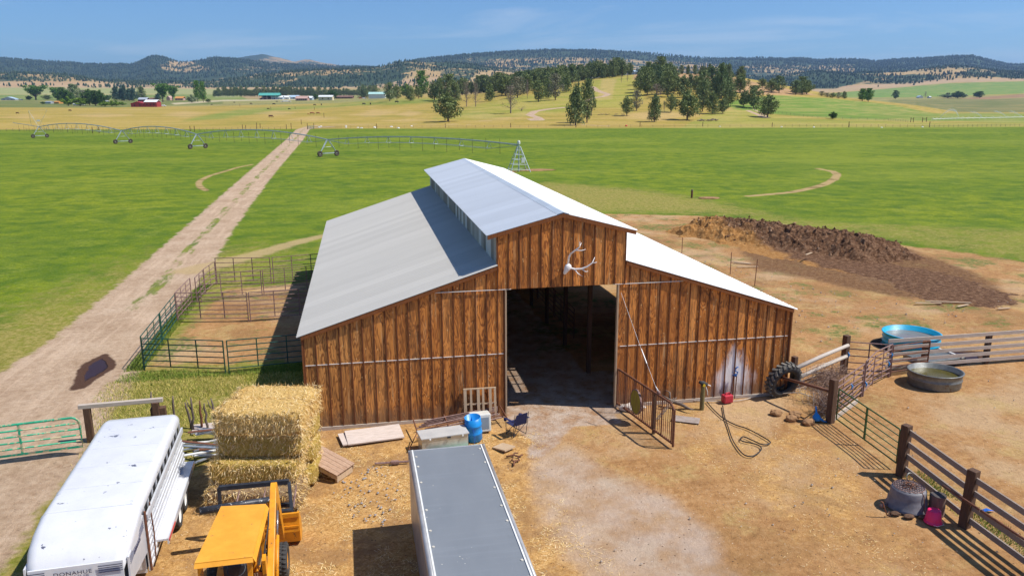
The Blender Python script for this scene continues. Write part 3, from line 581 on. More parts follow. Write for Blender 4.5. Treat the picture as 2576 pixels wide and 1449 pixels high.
# raised monitor sides; the right-hand one has a vent gap near the front
m = MB(); m.prism([(.1, ZT-.2), (BD-.1, ZT-.2), (BD-.1, ZM+.06), (.1, ZM+.06)], 'x', .0, .03)
for k in range(180): m.box((-.012, .16+.15*k, (ZT+ZM)/2-.08), (.024, .045, ZM-ZT+.2))
m.build('monitor_wall', M['monitor_siding'], barn)
m = MB(); x0 = BW-.03
m.prism([(.1, ZT-.2), (BD-.1, ZT-.2), (BD-.1, ZM+.06), (.1, ZM+.06)], 'x', x0, BW); m.build('monitor_wall', M['monitor_siding'], barn)
def sheet(name, xa, za, xb, zb, mt, pitch=.25, amp=.038, y0=-OF, y1=BD+OF):
    n = int((y1-y0)/pitch*6); ys = np.linspace(y0, y1, n+1); ph = (ys-y0)/pitch*2*np.pi
    d = np.clip(np.sin(ph), -.55, 1.)*amp; nx_, nz_ = -(zb-za), (xb-xa); l = math.hypot(nx_, nz_); nx_, nz_ = nx_/l, nz_/l
    if nz_ < 0: nx_, nz_ = -nx_, -nz_
    rows = []
    for (x, z) in ((xa, za), (xb, zb)):
        for off in (0., -.012): rows.append(np.stack([x+nx_*(d+off), ys, z+nz_*(d+off)], 1))
    V_ = np.concatenate(rows); N_ = n+1; i = np.arange(n)
    q = [np.stack([a*N_+i, a*N_+i+1, b*N_+i+1, b*N_+i], 1) for a, b in ((0, 2), (3, 1), (1, 0), (2, 3))]
    o = fastmesh(name, V_, np.concatenate(q), mt, barn); return o
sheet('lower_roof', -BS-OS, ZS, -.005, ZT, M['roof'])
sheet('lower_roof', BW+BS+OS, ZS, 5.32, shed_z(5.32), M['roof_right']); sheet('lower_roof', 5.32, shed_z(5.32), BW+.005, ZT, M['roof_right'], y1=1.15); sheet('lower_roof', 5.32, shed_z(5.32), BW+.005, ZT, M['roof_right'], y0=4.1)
for y in (2.1, 3.1): m = MB(); m.beam((4.85, y, shed_z(4.86)-.03), (5.3, y, shed_z(5.3)-.03), .09, .03); m.build('skylight_bar', M['white_metal'], barn)
m = MB(); m.beam((5.06, 1.1, shed_z(5.06)-.06), (5.06, 4.1, shed_z(5.06)-.06), .06, .03); m.build('skylight_bar', M['white_metal'], barn)
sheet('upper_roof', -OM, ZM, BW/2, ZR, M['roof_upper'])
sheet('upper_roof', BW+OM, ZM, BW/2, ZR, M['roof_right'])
r = MB(); w_ = .22
r.prism([(BW/2-w_, ZR-w_*SG2+.025), (BW/2, ZR+.03), (BW/2+w_, ZR-w_*SG2+.025), (BW/2+w_, ZR-w_*SG2+.018), (BW/2, ZR+.022), (BW/2-w_, ZR-w_*SG2+.018)], 'y', -OF-.01, BD+OF+.01); r.build('ridge_cap', M['ridge'], barn)
def rake(x0, z0, x1, z1, y=-.075, h=.15, t=.05, nm='trim'):
    m = MB(); m.prism([(x0, z0-.022), (x1, z1-.022), (x1, z1-.022-h), (x0, z0-.022-h)], 'y', y-t/2, y+t/2); return m.build(nm, M['trim'], barn)
rake(-BS-.05, shed_z(-BS-.05), -.04, shed_z(-.04)); rake(BW+BS+.05, shed_z(BW+BS+.05), BW+.04, shed_z(BW+.04))
rake(-OM+.04, gable_z(-OM+.04), BW/2-.001, ZR-.001, -.1, .14); rake(BW+OM-.04, gable_z(BW+OM-.04), BW/2+.001, ZR-.001, -.1, .14)
for x, z in ((-BS-.02, 0), (BW+BS+.02, 0)): m = MB(); m.box((x, -.005, 1.72), (.05, .09, 3.64)); m.build('corner_trim', M['trim'], barn)
for x in (DL+.03, DR-.03): m = MB(); m.box((x, .03, 2.43), (.06, .16, 4.86)); m.build('door_jamb', M['pale_wood'], barn)
m = MB(); m.box((-BS/2, -.03, .02), (BS+.1, .05, .14)); m.build('sill_board', M['grey_wood'], barn)
m = MB(); m.box(((DR+BW+BS)/2, -.03, .03), (BW+BS-DR, .05, .12)); m.build('sill_board', M['grey_wood'], barn)
for (a, b, z) in ((-BS, DL-.05, 2.44), (DR+.1, BW+BS-.1, 2.44), (-2.25, .5, 4.875), (4.35, 7.3, 4.875)):
    m = MB(); m.box(((a+b)/2, -.012, z), (b-a, .02, .022)); o = m.build('flashing', M['white_metal'], barn)
    if z > 4: o.location.y = -.045 if False else -.03
# header, floor, inside frame
m = MB(); m.box((BW/2, .12, 5.02), (BW, .08, .3)); m.build('door_header', M['pale_wood'], barn)
for y in np.linspace(3.9, 23.4, 6):
    for pa, pb in (((0.1, y, 5.6), (BW-.1, y, 5.6)), ((-BS+.1, y, shed_z(-BS+.1)-.22), (-.1, y, shed_z(-.1)-.22)), ((BW+BS-.1, y, shed_z(BW+BS-.1)-.22), (BW+.1, y, shed_z(BW+.1)-.22))):
        m = MB(); m.beam(pa, pb, .09, .22); m.build('beam', M['pale_wood'], barn)
for x in (.12, BW-.1):
    for y in (4.04, 8.1, 11.95, 15.8, 19.6, 23.4):
        m = MB(); m.box((x, y, 2.9), (.17, .17, 5.9)); m.build('post', M['post_wood'], barn)
# panels and stored bales seen through the doorway
def mk_panel(p0, p1, h, n, mt, label, group=None, r_=.022, ups=2, z0=.18, posts=True, name='corral_panel', sag=0.):
    p0, p1 = Vector((p0[0], p0[1], 0)), Vector((p1[0], p1[1], 0)); d = p1-p0; L_ = d.length; a = math.atan2(d.y, d.x)
    t = thing(name, label, 'corral panel', p0, a, group)
    f = MB(); g_ = .03
    for x in (g_, L_-g_): f = MB(); f.tube([(x, 0, -.02), (x, 0, h)], r_*1.25, 6); f.build('end_post', mt, t)
    for i in range(n):
        z = z0+(h-z0)*i/(n-1); m = MB(); m.tube([(g_, 0, z), (L_*.5, sag, z), (L_-g_, 0, z)], r_, 6); m.build('rail', mt, t)
    for k in range(ups):
        x = L_*(k+1)/(ups+1); m = MB(); m.box((x, 0, (z0+h)/2), (.05, .025, h-z0)); m.build('upright', mt, t)
    return t
for i in range(4): mk_panel((5.4+i*.0, 9+4.2*i), (5.4, 13.0+4.2*i), 1.5, 6, M['rust'], 'rusty pipe panel inside the barn, seen through the doorway', 'pipe panels inside the barn')
mk_panel((6.7, 26.6), (10.9, 26.6), 1.5, 6, M['rust'], 'rusty pipe panel across the rear opening of the barn')
# white antlers with skull over the door
t = thing('antler_mount', 'bleached white elk antlers and skull hung on the gable wall above the doorway', 'antlers', (2.55, -.10, 5.60))
t.scale = (1.2, 1.1, 1.2)
bone = mat('bone', (.88, .86, .86), (.76, .73, .72), 20, .6)
m = MB(); m.lathe([(.01, -.20), (.05, -.17), (.075, -.08), (.10, .0), (.11, .08), (.07, .14), (.01, .16)], 12, (0, -.06, -.02), 1, .8, Matrix.Rotation(.5, 3, 'Y')); m.build('skull', bone, t, True)
m = MB(); m.tube([(.03, -.05, .12), (.02, -.12, .30), (.06, -.22, .46), (.18, -.32, .58), (.30, -.34, .68), (.36, -.32, .80)], [.035, .03, .028, .025, .02, .008], 7)
m.tube([(.18, -.32, .58), (.34, -.42, .58), (.47, -.44, .62)], [.02, .016, .005]); m.tube([(.02, -.1, .22), (-.02, -.2, .30), (.0, -.28, .42)], [.02, .014, .005]); m.tube([(.30, -.34, .68), (.28, -.4, .78), (.30, -.4, .86)], [.018, .012, .004])
m.build('antler', bone, t, True)
m = MB(); m.tube([(.07, -.05, .0), (.22, -.12, -.04), (.42, -.20, -.02), (.58, -.28, .06), (.72, -.30, .17), (.80, -.28, .34)], [.035, .03, .028, .025, .02, .007], 7)
m.tube([(.22, -.12, -.04), (.30, -.2, -.16), (.44, -.24, -.24)], [.022, .016, .005]); m.tube([(.42, -.2, -.02), (.52, -.28, -.10), (.60, -.3, -.08)], [.02, .015, .005]); m.tube([(.72, -.30, .17), (.80, -.34, .18), (.86, -.34, .20)], [.018, .012, .004])
m.build('antler', bone, t, True)
fg = NT('fibreglass_panel'); fg.b.inputs['Alpha'].default_value = .35; fg = fg.out((.85, .72, .38), .5)
m = MB(); m.add([(4.82, 1.12, shed_z(4.82)+.01), (5.34, 1.12, shed_z(5.34)+.01), (5.34, 4.13, shed_z(5.34)+.01), (4.82, 4.13, shed_z(4.82)+.01)], [(0, 1, 2, 3)]); m.build('skylight', fg, barn)
# ---------------------------------------------------------------- panels and gates round the pens
GP, RP = 'green pipe panels of the left corral', 'brown pipe panels of the left corral'
PT = [((-14.48, 8.12), (-10.85, 7.02), 1.45, 6, 'green_paint', 'dark green pipe panel at the near left corner of the corral', GP, 2),
 ((-10.75, 7.02), (-7.0, 7.45), 1.45, 6, 'green_paint', 'dark green pipe panel running into the shadow by the barn wall', GP, 2),
 ((-14.5, 8.2), (-14.62, 12.1), 1.5, 6, 'green_paint', 'dark green pipe panel along the track, nearest the camera', GP, 2),
 ((-14.62, 12.2), (-14.75, 16.1), 1.5, 6, 'green_paint', 'dark green pipe panel along the track, behind the nearest one', GP, 2),
 ((-14.75, 16.2), (-14.72, 19.9), 1.55, 6, 'rust_purple', 'brown pipe panel along the track, next to the green ones', RP, 2),
 ((-14.5, 20.1), (-14.45, 22.4), 1.5, 5, 'rust_purple', 'short brown pipe panel along the track in the middle of the row', RP, 1),
 ((-14.45, 22.5), (-14.2, 24.9), 1.5, 5, 'rust_purple', 'short brown pipe panel along the track near the far corner', RP, 1),
 ((-14.75, 16.0), (-10.95, 15.36), 1.6, 7, 'rust_purple', 'brown pipe panel across the corral, left half of the middle divider', RP, 2),
 ((-10.9, 15.36), (-7.0, 15.6), 1.6, 7, 'rust_purple', 'brown pipe panel across the corral, right half of the middle divider', RP, 2),
 ((-14.3, 20.2), (-10.9, 21.2), 1.6, 6, 'rust_purple', 'brown pipe panel across the corral, left half of the rear divider', RP, 2),
 ((-10.85, 21.2), (-7.0, 21.9), 1.6, 6, 'rust_purple', 'brown pipe panel across the corral, right half of the rear divider', RP, 2),
 ((-14.2, 25.0), (-10.7, 24.5), 1.7, 6, 'rust_purple', 'brown pipe panel closing the far end of the corral, left of two', RP, 2),
 ((-10.6, 24.5), (-7.0, 25.3), 1.7, 6, 'rust_purple', 'brown pipe panel closing the far end of the corral, beside the barn', RP, 2)]
for a, b, h, n, mt, lb, gp, up in PT: mk_panel(a, b, h, n, M[mt], lb, gp, .024, up)
# teal tube gate across the track
def tube_gate(p0, p1, h, n, mt, name, label, cat, rr=.03, ups=(.5,), z0=.25, rad=.25):
    p0, p1 = Vector((p0[0], p0[1], 0)), Vector((p1[0], p1[1], 0)); d = p1-p0; L_ = d.length
    t = thing(name, label, cat, p0, math.atan2(d.y, d.x)); m = MB(); pts = [(0, 0, z0)]
    for k in range(6): a = math.pi*k/10; pts.append((rad-rad*math.cos(a), 0, h-rad+rad*math.sin(a)))
    for k in range(6): a = math.pi/2-math.pi*k/10; pts.append((L_-rad+rad*math.cos(a), 0, h-rad+rad*math.sin(a)))
    pts += [(L_, 0, z0), (0, 0, z0)]; m.tube(pts, rr*1.15, 8); m.build('frame', mt, t, True)
    for i in range(1, n): m = MB(); m.tube([(.02, 0, z0+(h-z0)*i/n), (L_-.02, 0, z0+(h-z0)*i/n)], rr*.85, 8); m.build('rail', mt, t, True)
    for u in ups: m = MB(); m.box((L_*u, -.01, (z0+h)/2), (.06, .05, h-z0)); m.build('upright', mt, t)
    return t
tube_gate((-19.4, -1.25), (-14.28, -.45), 1.3, 5, M['green_bright'], 'farm_gate', 'bright teal green tube gate across the dirt track beside the white trailer', 'gate', .035, (.34, .66))
tube_gate((11.98, -3.15), (11.78, -6.75), 1.35, 5, M['green_gate'], 'farm_gate', 'thin dull green pipe gate between two dark wooden posts', 'gate', .022, (.5,), .2, .06)
# railway-tie frame by the track
t = thing('timber_gateway', 'dark weathered timber frame of two posts and a cross beam beside the white trailer', 'gate post', (-14.35, .55, 0), .05)
for x in (0, 2.2): m = MB(); m.box((x, 0, .6), (.22, .2, 1.25)); m.build('post', M['post_wood'], t, bevel=.015)
m = MB(); m.beam((-.25, -.02, 1.30), (2.45, .05, 1.28), .16, .14); m.build('cross_beam', M['grey_wood'], t, bevel=.01)
t = thing('fence_stub', 'stack of dark ties under the far end of the timber frame', 'timber', (-12.1, .75, 0), .1)
m = MB(); m.box((0, 0, .5), (.5, .25, 1.0)); m.build('post', M['post_wood'], t, bevel=.02)
# crooked stick fence
R_ = random.Random(3)
for i, (x, y, h) in enumerate([(-12.45, 1.7, 1.25), (-11.75, 1.25, 1.2), (-11.15, 1.1, 1.0), (-11.0, .75, 1.3), (-10.75, .9, 1.05), (-10.5, .6, 1.1), (-10.2, .65, 1.2), (-10.05, .4, .95)]):
    m = MB(); l = Vector((R_.uniform(-.18, .08), R_.uniform(-.1, .1), h)); p = [Vector((0, 0, -.1))]
    for k in range(1, 6): p.append(l*(k/5)+Vector((R_.uniform(-.035, .035), R_.uniform(-.03, .03), 0)))
    m.tube(p, [.05, .045, .045, .04, .035, .02], 6)
    if i in (3, 6): m.tube([p[3], p[3]+Vector((-.12, 0, .25)), p[3]+Vector((-.16, 0, .45))], [.03, .022, .012], 5)
    o = m.build('fence_stick', M['stick_wood'] if i != 4 else M['rust'], smooth=True); o.location = (x, y, 0)
    tag(o, ['leftmost crooked branch stake behind the trailer, standing apart', 'second crooked branch stake from the left behind the trailer', 'slim branch stake just past the trailer corner', 'tall forked branch stake between trailer and hay', 'rusty thin stake among the branch stakes', 'straight grey branch stake right of the rusty one', 'forked branch stake leaning left next to the hay', 'short branch stake nearest the hay stack'][i], 'stake', 'crooked stakes between trailer and hay')
# ---------------------------------------------------------------- scrap heap
galv = mat('galvanised', (.42, .46, .50), (.28, .31, .35), 8, .45, .5, spots=(.30, .18, .10))
t = thing('scrap_heap', 'tangled heap of grey steel channels and posts between trailer and hay', 'scrap metal', (-10.15, -.9, 0))
for k in range(20):
    a = R_.uniform(-.5, .75); l = R_.uniform(.8, 1.9); x, y, z = R_.uniform(-.45, .5), R_.uniform(-1., 1.1), .05+.02*k
    dx, dy = math.cos(a)*l/2, math.sin(a)*l/2; m = MB(); m.beam((x-dx, y-dy, z), (x+dx, y+dy, z+R_.uniform(-.04, .10)), R_.choice([.05, .09, .12]), .03)
    m.build(R_.choice(['channel', 'rail', 'post']), R_.choice([galv, galv, M['white_metal'], M['rust']]), t)
m = MB(); m.box((-.2, 1.75, .04), (1.1, .8, .05), .1); tag(m.build('concrete_slab', mat('pale_concrete', (.55, .47, .42), (.44, .37, .33), 5, .9)), 'flat pale slab lying behind the stick fence and scrap', 'slab').location = (-10.3, -.9, 0)
# ---------------------------------------------------------------- hay
def hay_mat(name, a, b, c, d):
    t = NT(name); o = t.obj(); n = t.noise(t.map(o, (3.0, 3.0, 1.0)), 5, 6, .8, 1.2); n2 = t.noise(o, 1.8, 5, .7)
    col_ = t.ramp(n, [(.30, a), (.45, b), (.58, c), (.74, d)]); col_ = t.mix(t.math('MULTIPLY', t.step(n2, .48, .68), .55), col_, b)
    return t.out(col_, .9, 0, n, .06, 1.)
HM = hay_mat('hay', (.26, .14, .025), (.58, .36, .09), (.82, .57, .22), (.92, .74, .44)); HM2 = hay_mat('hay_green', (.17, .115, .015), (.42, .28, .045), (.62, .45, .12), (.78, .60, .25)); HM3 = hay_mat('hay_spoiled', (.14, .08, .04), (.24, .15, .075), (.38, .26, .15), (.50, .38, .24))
blade_m = NT('straw_blades'); _i = blade_m.isl(); blade_m = blade_m.out(blade_m.ramp(_i, [(0, (.44, .25, .05)), (.35, (.74, .50, .18)), (.7, (.90, .68, .33)), (1, (.95, .82, .54))]), .8)
def blades_on_box(sx, sy, sz, n, ln=(.05, .20), top=.3, seed=1):
    g = np.random.default_rng(seed); V_ = []; 
    area = np.array([sx*sy*top*2, sx*sz, sx*sz*.2, sy*sz, sy*sz]); face = g.choice(5, n, p=area/area.sum())
    P = g.uniform(-.5, .5, (n, 3))*[sx, sy, sz]; N = np.zeros((n, 3))
    for f, (ax, sg) in enumerate([(2, 1), (1, -1), (1, 1), (0, -1), (0, 1)]):
        m_ = face == f; P[m_, ax] = sg*[sx, sy, sz][ax]/2*.99; N[m_, ax] = sg
    d = g.normal(size=(n, 3)); d[:, 2] -= .55*(face != 0); d += N*.7; d /= np.linalg.norm(d, axis=1)[:, None]; l = g.uniform(*ln, n)[:, None]
    s_ = np.cross(d, g.normal(size=(n, 3))); s_ /= np.linalg.norm(s_, axis=1)[:, None]; w = g.uniform(.004, .011, n)[:, None]
    V_ = np.stack([P-s_*w, P+s_*w, P+d*l+[0, 0, -.03]], 1).reshape(-1, 3); return V_, np.arange(3*n).reshape(-1, 3)
def bale(c, d, rz, m, label, n=2600, seed=1, sag=0.):
    d = (d[0]*.92, d[1], d[2])
    g = np.random.default_rng(seed); t = thing('hay_bale', label, 'hay bale', (c[0], c[1], c[2]-d[2]/2), rz, 'large hay bales stacked by the barn')
    nx_, ny_, nz_ = 26, 16, 9; b = MB(); vid = {}
    def vert(i, j, k):
        if (i, j, k) not in vid:
            p = np.array([(i/nx_-.5)*d[0], (j/ny_-.5)*d[1], (k/nz_-.5)*d[2]]); 
            q = p/np.array(d)*2; rd = 1-.10*(abs(q[0])**8*abs(q[1])**8+abs(q[0])**8*abs(q[2])**8+abs(q[1])**8*abs(q[2])**8)
            p = p*rd; nn = fbm(np.array([p[0]*5+seed*7+p[1]*3]), np.array([p[2]*7+p[1]*4]), 3, seed)[0]-.45; p = p*(1+nn*.11*np.array([.35, 1, 1])); p[2] += d[2]/2
            vid[(i, j, k)] = len(b.v); b.v.append(tuple(p))
        return vid[(i, j, k)]
    for i in range(nx_):
        for j in range(ny_): b.f += [(vert(i, j, nz_), vert(i+1, j, nz_), vert(i+1, j+1, nz_), vert(i, j+1, nz_)), (vert(i, j, 0), vert(i, j+1, 0), vert(i+1, j+1, 0), vert(i+1, j, 0))]
    for i in range(nx_):
        for k in range(nz_): b.f += [(vert(i, 0, k), vert(i+1, 0, k), vert(i+1, 0, k+1), vert(i, 0, k+1)), (vert(i, ny_, k), vert(i, ny_, k+1), vert(i+1, ny_, k+1), vert(i+1, ny_, k))]
    for j in range(ny_):
        for k in range(nz_): b.f += [(vert(0, j, k), vert(0, j, k+1), vert(0, j+1, k+1), vert(0, j+1, k)), (vert(nx_, j, k), vert(nx_, j+1, k), vert(nx_, j+1, k+1), vert(nx_, j, k+1))]
    b.build('bale_body', m, t, True)
    V_, F_ = blades_on_box(*d, n, seed=seed); V_ = V_+[0, 0, d[2]/2]; o = fastmesh('loose_stems', V_, F_, blade_m, t); o['kind'] = 'stuff'
    return t
yw = math.atan2(-5.43+4.87, 2.8)
def hp(a, b, z): c, s = math.cos(yw), math.sin(yw); return (-7.72+a*c*.97-b*s, -4.0+a*s+b*c, z)
bale(hp(0, -.58, 2.47), (2.78, 1.15, .78), yw, HM, 'golden hay bale, front one of the top layer', 4200, 1)
bale(hp(.03, .60, 2.45), (2.74, 1.15, .76), yw, HM, 'golden hay bale, rear one of the top layer', 3600, 2)
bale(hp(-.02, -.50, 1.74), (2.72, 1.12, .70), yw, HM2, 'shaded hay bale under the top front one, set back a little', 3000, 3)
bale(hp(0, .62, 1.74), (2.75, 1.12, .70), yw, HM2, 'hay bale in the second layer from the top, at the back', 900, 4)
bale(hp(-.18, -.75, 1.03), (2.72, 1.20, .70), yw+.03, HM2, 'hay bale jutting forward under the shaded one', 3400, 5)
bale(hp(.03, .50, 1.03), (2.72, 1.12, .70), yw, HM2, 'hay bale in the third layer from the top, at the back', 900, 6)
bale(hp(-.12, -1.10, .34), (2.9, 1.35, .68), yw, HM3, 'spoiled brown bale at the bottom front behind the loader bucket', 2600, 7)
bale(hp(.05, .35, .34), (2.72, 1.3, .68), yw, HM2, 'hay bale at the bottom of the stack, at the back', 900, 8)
# wooden ramp board leaning beside the hay
t = thing('plank_ramp', 'low wooden plank ramp tilted against the right side of the hay', 'ramp', (-6.1, -3.55, 0), -.62)
m = MB()
for k in range(5): m.beam((-.62, -.38+.19*k, .62), (.68, -.38+.19*k, .26), .18, .03)
m.build('deck', wood('ramp_plank', (.42, .27, .18), (.56, .40, .30), (.22, .12, .07), 'X'), t)
for y in (-.42, .42): m = MB(); m.beam((-.6, y, .50), (.66, y, .16), .05, .12); m.build('side_rail', M['pale_wood'], t)
for x in (-.5, .6): m = MB(); m.box((x, 0, .26 if x < 0 else .1), (.07, .8, .5 if x < 0 else .2)); m.build('leg', M['pale_wood'], t)
# ---------------------------------------------------------------- stock trailer (gooseneck)
wp = mat('trailer_white', (.66, .67, .70), (.60, .61, .65), 1.3, .3, 0, spots=(.10, .11, .16), spot_sc=3.0, spot_th=.138)
ws = mat('trailer_side', (.68, .70, .74), (.58, .60, .65), 2.5, .35, .15, spots=(.35, .22, .14), spot_sc=5, spot_th=.03)
blk = mat('black_rubber', (.035, .034, .036), (.055, .053, .05), 14, .85); dkm = mat('painted_shade', (.02, .02, .025), (.03, .03, .03), 4, .9)
def wheel(parent, loc, R0, w, rim_mat, axis_rot=0., name='wheel', tread=True):
    """wheel with axle along local x"""
    hub = MB(); RX = Matrix.Rotation(math.pi/2, 3, 'Y')
    prof = [(R0*.60, -w*.42), (R0*.74, -w*.5), (R0*.93, -w*.47), (R0, -w*.36), (R0*1.0, w*.36), (R0*.93, w*.47), (R0*.74, w*.5), (R0*.60, w*.42)]
    m = MB(); m.lathe(prof, 32, loc, R=RX, closed=True)
    if tread:
        for k in range(26):
            a = 2*math.pi*k/26
            for s_ in (-1, 1): m.box(Vector(loc)+Vector((s_*w*.22, math.cos(a+s_*.06)*R0*1.005, math.sin(a+s_*.06)*R0*1.005)), (w*.36, R0*.1, R0*.035), R=Matrix.Rotation(a-math.pi/2+s_*.06, 3, 'X'))
    ty = m.build(name, blk, parent, True)
    h = MB(); h.lathe([(R0*.61, -w*.38), (R0*.56, -w*.30), (R0*.52, -w*.12), (R0*.2, -w*.06), (R0*.16, -w*.2), (.001, -w*.22)], 24, loc, R=RX); h.lathe([(R0*.61, w*.38), (R0*.56, w*.30), (R0*.52, w*.12), (R0*.2, w*.06), (R0*.16, w*.2), (.001, w*.22)], 24, loc, R=RX)
    h.build('rim', rim_mat, ty, True); return ty
ta = .052         # heading of the trailer, tail at the far end
tr = thing('stock_trailer', 'white gooseneck livestock trailer with peeling roof paint and slatted side vents', 'trailer', (-11.22, -7.5, 0), ta)
Wd, LT_, HT = 1.07, 3.95, 2.40; Bd = 1.02
def rr_profile(w, h, r, n=7, z0=0.):     # rounded-shoulder cross-section from left foot to right foot
    p = [(-w, z0)]
    for k in range(n): a = math.pi-math.pi/2*k/(n-1); p.append((-w+r+r*math.cos(a), h-r+r*math.sin(a)))
    for k in range(n): a = math.pi/2-math.pi/2*k/(n-1); p.append((w-r+r*math.cos(a), h-r+r*math.sin(a)))
    p.append((w, z0)); return p
m = MB(); secs = [(LT_, 2.30, 1.0, .16), (LT_-.06, HT-.03, 1.04, .2), (LT_-.3, HT, Wd, .20), (-1.7, HT, Wd, .20), (-2.3, HT-.10, Wd+.0, .22), (-2.72, HT-.22, Wd-.02, .24), (-3.02, HT-.40, Wd-.08, .22), (-3.14, HT-.58, Wd-.14, .2)]
vs_ = []
for (y, h, w, r_) in secs:
    zb = min(h-r_-.02, 2.16 if y > -1.8 else 1.80); vs_.append([(x, y, z) for x, z in rr_profile(w, h, r_, 7, zb)])
n_ = len(vs_[0]); m.add([p for s_ in vs_ for p in s_], [(i*n_+k, i*n_+k+1, (i+1)*n_+k+1, (i+1)*n_+k) for i in range(len(vs_)-1) for k in range(n_-1)]+[tuple(range(n_))])
roof_o = m.build('roof', wp, tr, True)
for y in (2.9, 1.75, .6, -.55, -1.7): m = MB(); m.tube([(x*1.001, y, z+.002) for x, z in rr_profile(Wd, HT, .2, 7, 2.05)][1:-1], .007, 4); m.build('roof_seam', ws, roof_o)
# lower walls: box to floor, slats with gaps above
for s_ in (-1, 1):
    x = s_*Bd; m = MB(); m.box((x, 1.28, .97), (.05, 5.3, 1.1)); 
    for z in (.52, .70, .88, 1.06, 1.24, 1.40): m.box((x+s_*.035, 1.28, z), (.03, 5.3, .07))
    m.build('side_panel', ws, tr)
    for z in (1.84,): m = MB(); m.box((x+s_*(.03+.08*(z-1.5)), 1.28, z), (.05, 5.3, .15)); m.build('slat', ws, tr)
    for k in range(11): m = MB(); m.box((x-s_*.012, 3.9-k*.52, 1.84), (.04, .05, .68)); m.build('upright', ws, tr)
    m = MB(); m.box((x-s_*.06, 1.28, 1.84), (.01, 5.3, .66)); m.build('interior_shade', dkm, tr)  # near-black sheet behind the gaps, standing in for the shade inside
    # nose side under the roof
    m = MB(); m.prism([(-1.42, 1.98), (-3.06, 1.84), (-3.10, 1.25), (-2.4, 1.12), (-1.42, 1.0)], 'x', x-.02, x+.02); m.build('nose_side', ws, tr)
    m = MB(); m.box((s_*(Bd+.14), 1.65, .77), (.30, 4.5, .05)); m.build('fender', wp, tr); m = MB(); m.box((s_*(Bd+.30), 1.65, .72), (.03, 4.5, .16)); m.build('fender_edge', ws, tr)
    m = MB(); m.box((s_*(Bd+.325), -.1, .72), (.015, .9, .05)); m.build('reflector', mat('red_reflector', (.55, .02, .02), None, 4, .3), tr)
    for y in (2.35, 1.4): wheel(tr, (s_*(Bd+.16), y, .36), .36, .22, M['white_metal'], tread=False)
    m = MB(); m.tube([(s_*(Bd+.05), -1.46, 2.05), (s_*(Bd+.06), -1.48, .5)], .03, 6); m.build('corner_post', M['rust'], tr)
    m = MB(); m.tube([(s_*(Bd+.05), -.9, 2.0), (s_*(Bd+.08), -.92, 1.2), (s_*(Bd+.06), -.95, .5)], .018, 5); m.build('door_rod', M['rust'], tr)
m = MB(); m.box((0, 3.9, 1.2), (1.9, .05, 1.7)); m.build('tail_gate', ws, tr)
m = MB(); m.box((0, -1.4, 1.25), (1.9, .05, 1.5)); m.build('front_bulkhead', ws, tr)
m = MB(); m.box((0, 1.28, .42), (1.9, 5.3, .08)); m.build('floor', ws, tr)
m = MB(); m.prism([(-3.16, 1.84), (-3.19, 1.34), (-3.14, 1.34), (-3.12, 1.84)], 'x', -Wd+.14, Wd-.14); m.prism([(-3.14, 1.26), (-1.5, 1.0), (-1.5, 1.05), (-3.14, 1.31)], 'x', -Wd+.1, Wd-.1); m.build('nose_front', wp, tr)
nav = mat('navy_decal', (.02, .03, .10), None, 4, .4)
for k, z in enumerate((1.74, 1.69, 1.64, 1.59)):
    for xa, xb in ((-Wd+.15, -.60), (.44, Wd-.15)): m = MB(); m.box(((xa+xb)/2, -3.195, z+.04), (xb-xa, .008, .016)); m.build('stripe', nav, tr)
    m = MB(); m.beam((Bd+.02, -3.0, z+.04), (Bd+.022, -1.6, z+.14), .01, .015); m.build('stripe', nav, tr)
def text_mesh(s, size, m, parent, loc, R, name='lettering', depth=.003, sx=1.):
    cu = bpy.data.curves.new('t', 'FONT'); cu.body = s; cu.size = size; cu.extrude = depth; cu.align_x = 'CENTER'; cu.align_y = 'CENTER'; cu.space_character = 1.1
    o = bpy.data.objects.new('t', cu); C.objects.link(o); bpy.context.view_layer.update()
    me = bpy.data.meshes.new_from_object(o.evaluated_get(bpy.context.evaluated_depsgraph_get())); bpy.data.objects.remove(o)
    me.transform(Matrix.Diagonal((sx, 1, 1, 1))); me.transform(R.to_4x4()); q = bpy.data.objects.new(name, me); C.objects.link(q); me.materials.clear(); me.materials.append(m); q.parent = parent; q.location = loc; return q
text_mesh('DONAHUE', .125, nav, tr, (-.06, -3.202, 1.70), Matrix.Rotation(math.pi/2, 3, 'X'), sx=1.15)
text_mesh('DONAHUE', .12, nav, tr, (Bd+.024, -2.3, 1.66), Matrix.Rotation(math.pi/2, 3, 'Z') @ Matrix.Rotation(math.pi/2, 3, 'X'))
m = MB(); m.beam((.05, -2.8, 1.2), (.05, -2.9, .5), .12, .12); m.box((.05, -2.9, .45), (.2, .2, .1)); m.build('coupler', M['rust'], tr)
t = thing('jack_tool', 'white and red painted tool lying under the trailer nose', 'tool', (-10.35, -11.15, 1.0), .5)
m = MB(); m.box((0, 0, .06), (.5, .14, .1)); m.build('body', M['white_metal'], t); m = MB(); m.box((.1, 0, .062), (.06, .15, .11)); m.build('band', mat('red_band', (.6, .02, .05), None, 4, .4), t)
m = MB(); m.box((0, 0, -.45), (.1, .1, .95)); m.build('stand', M['rust'], t)
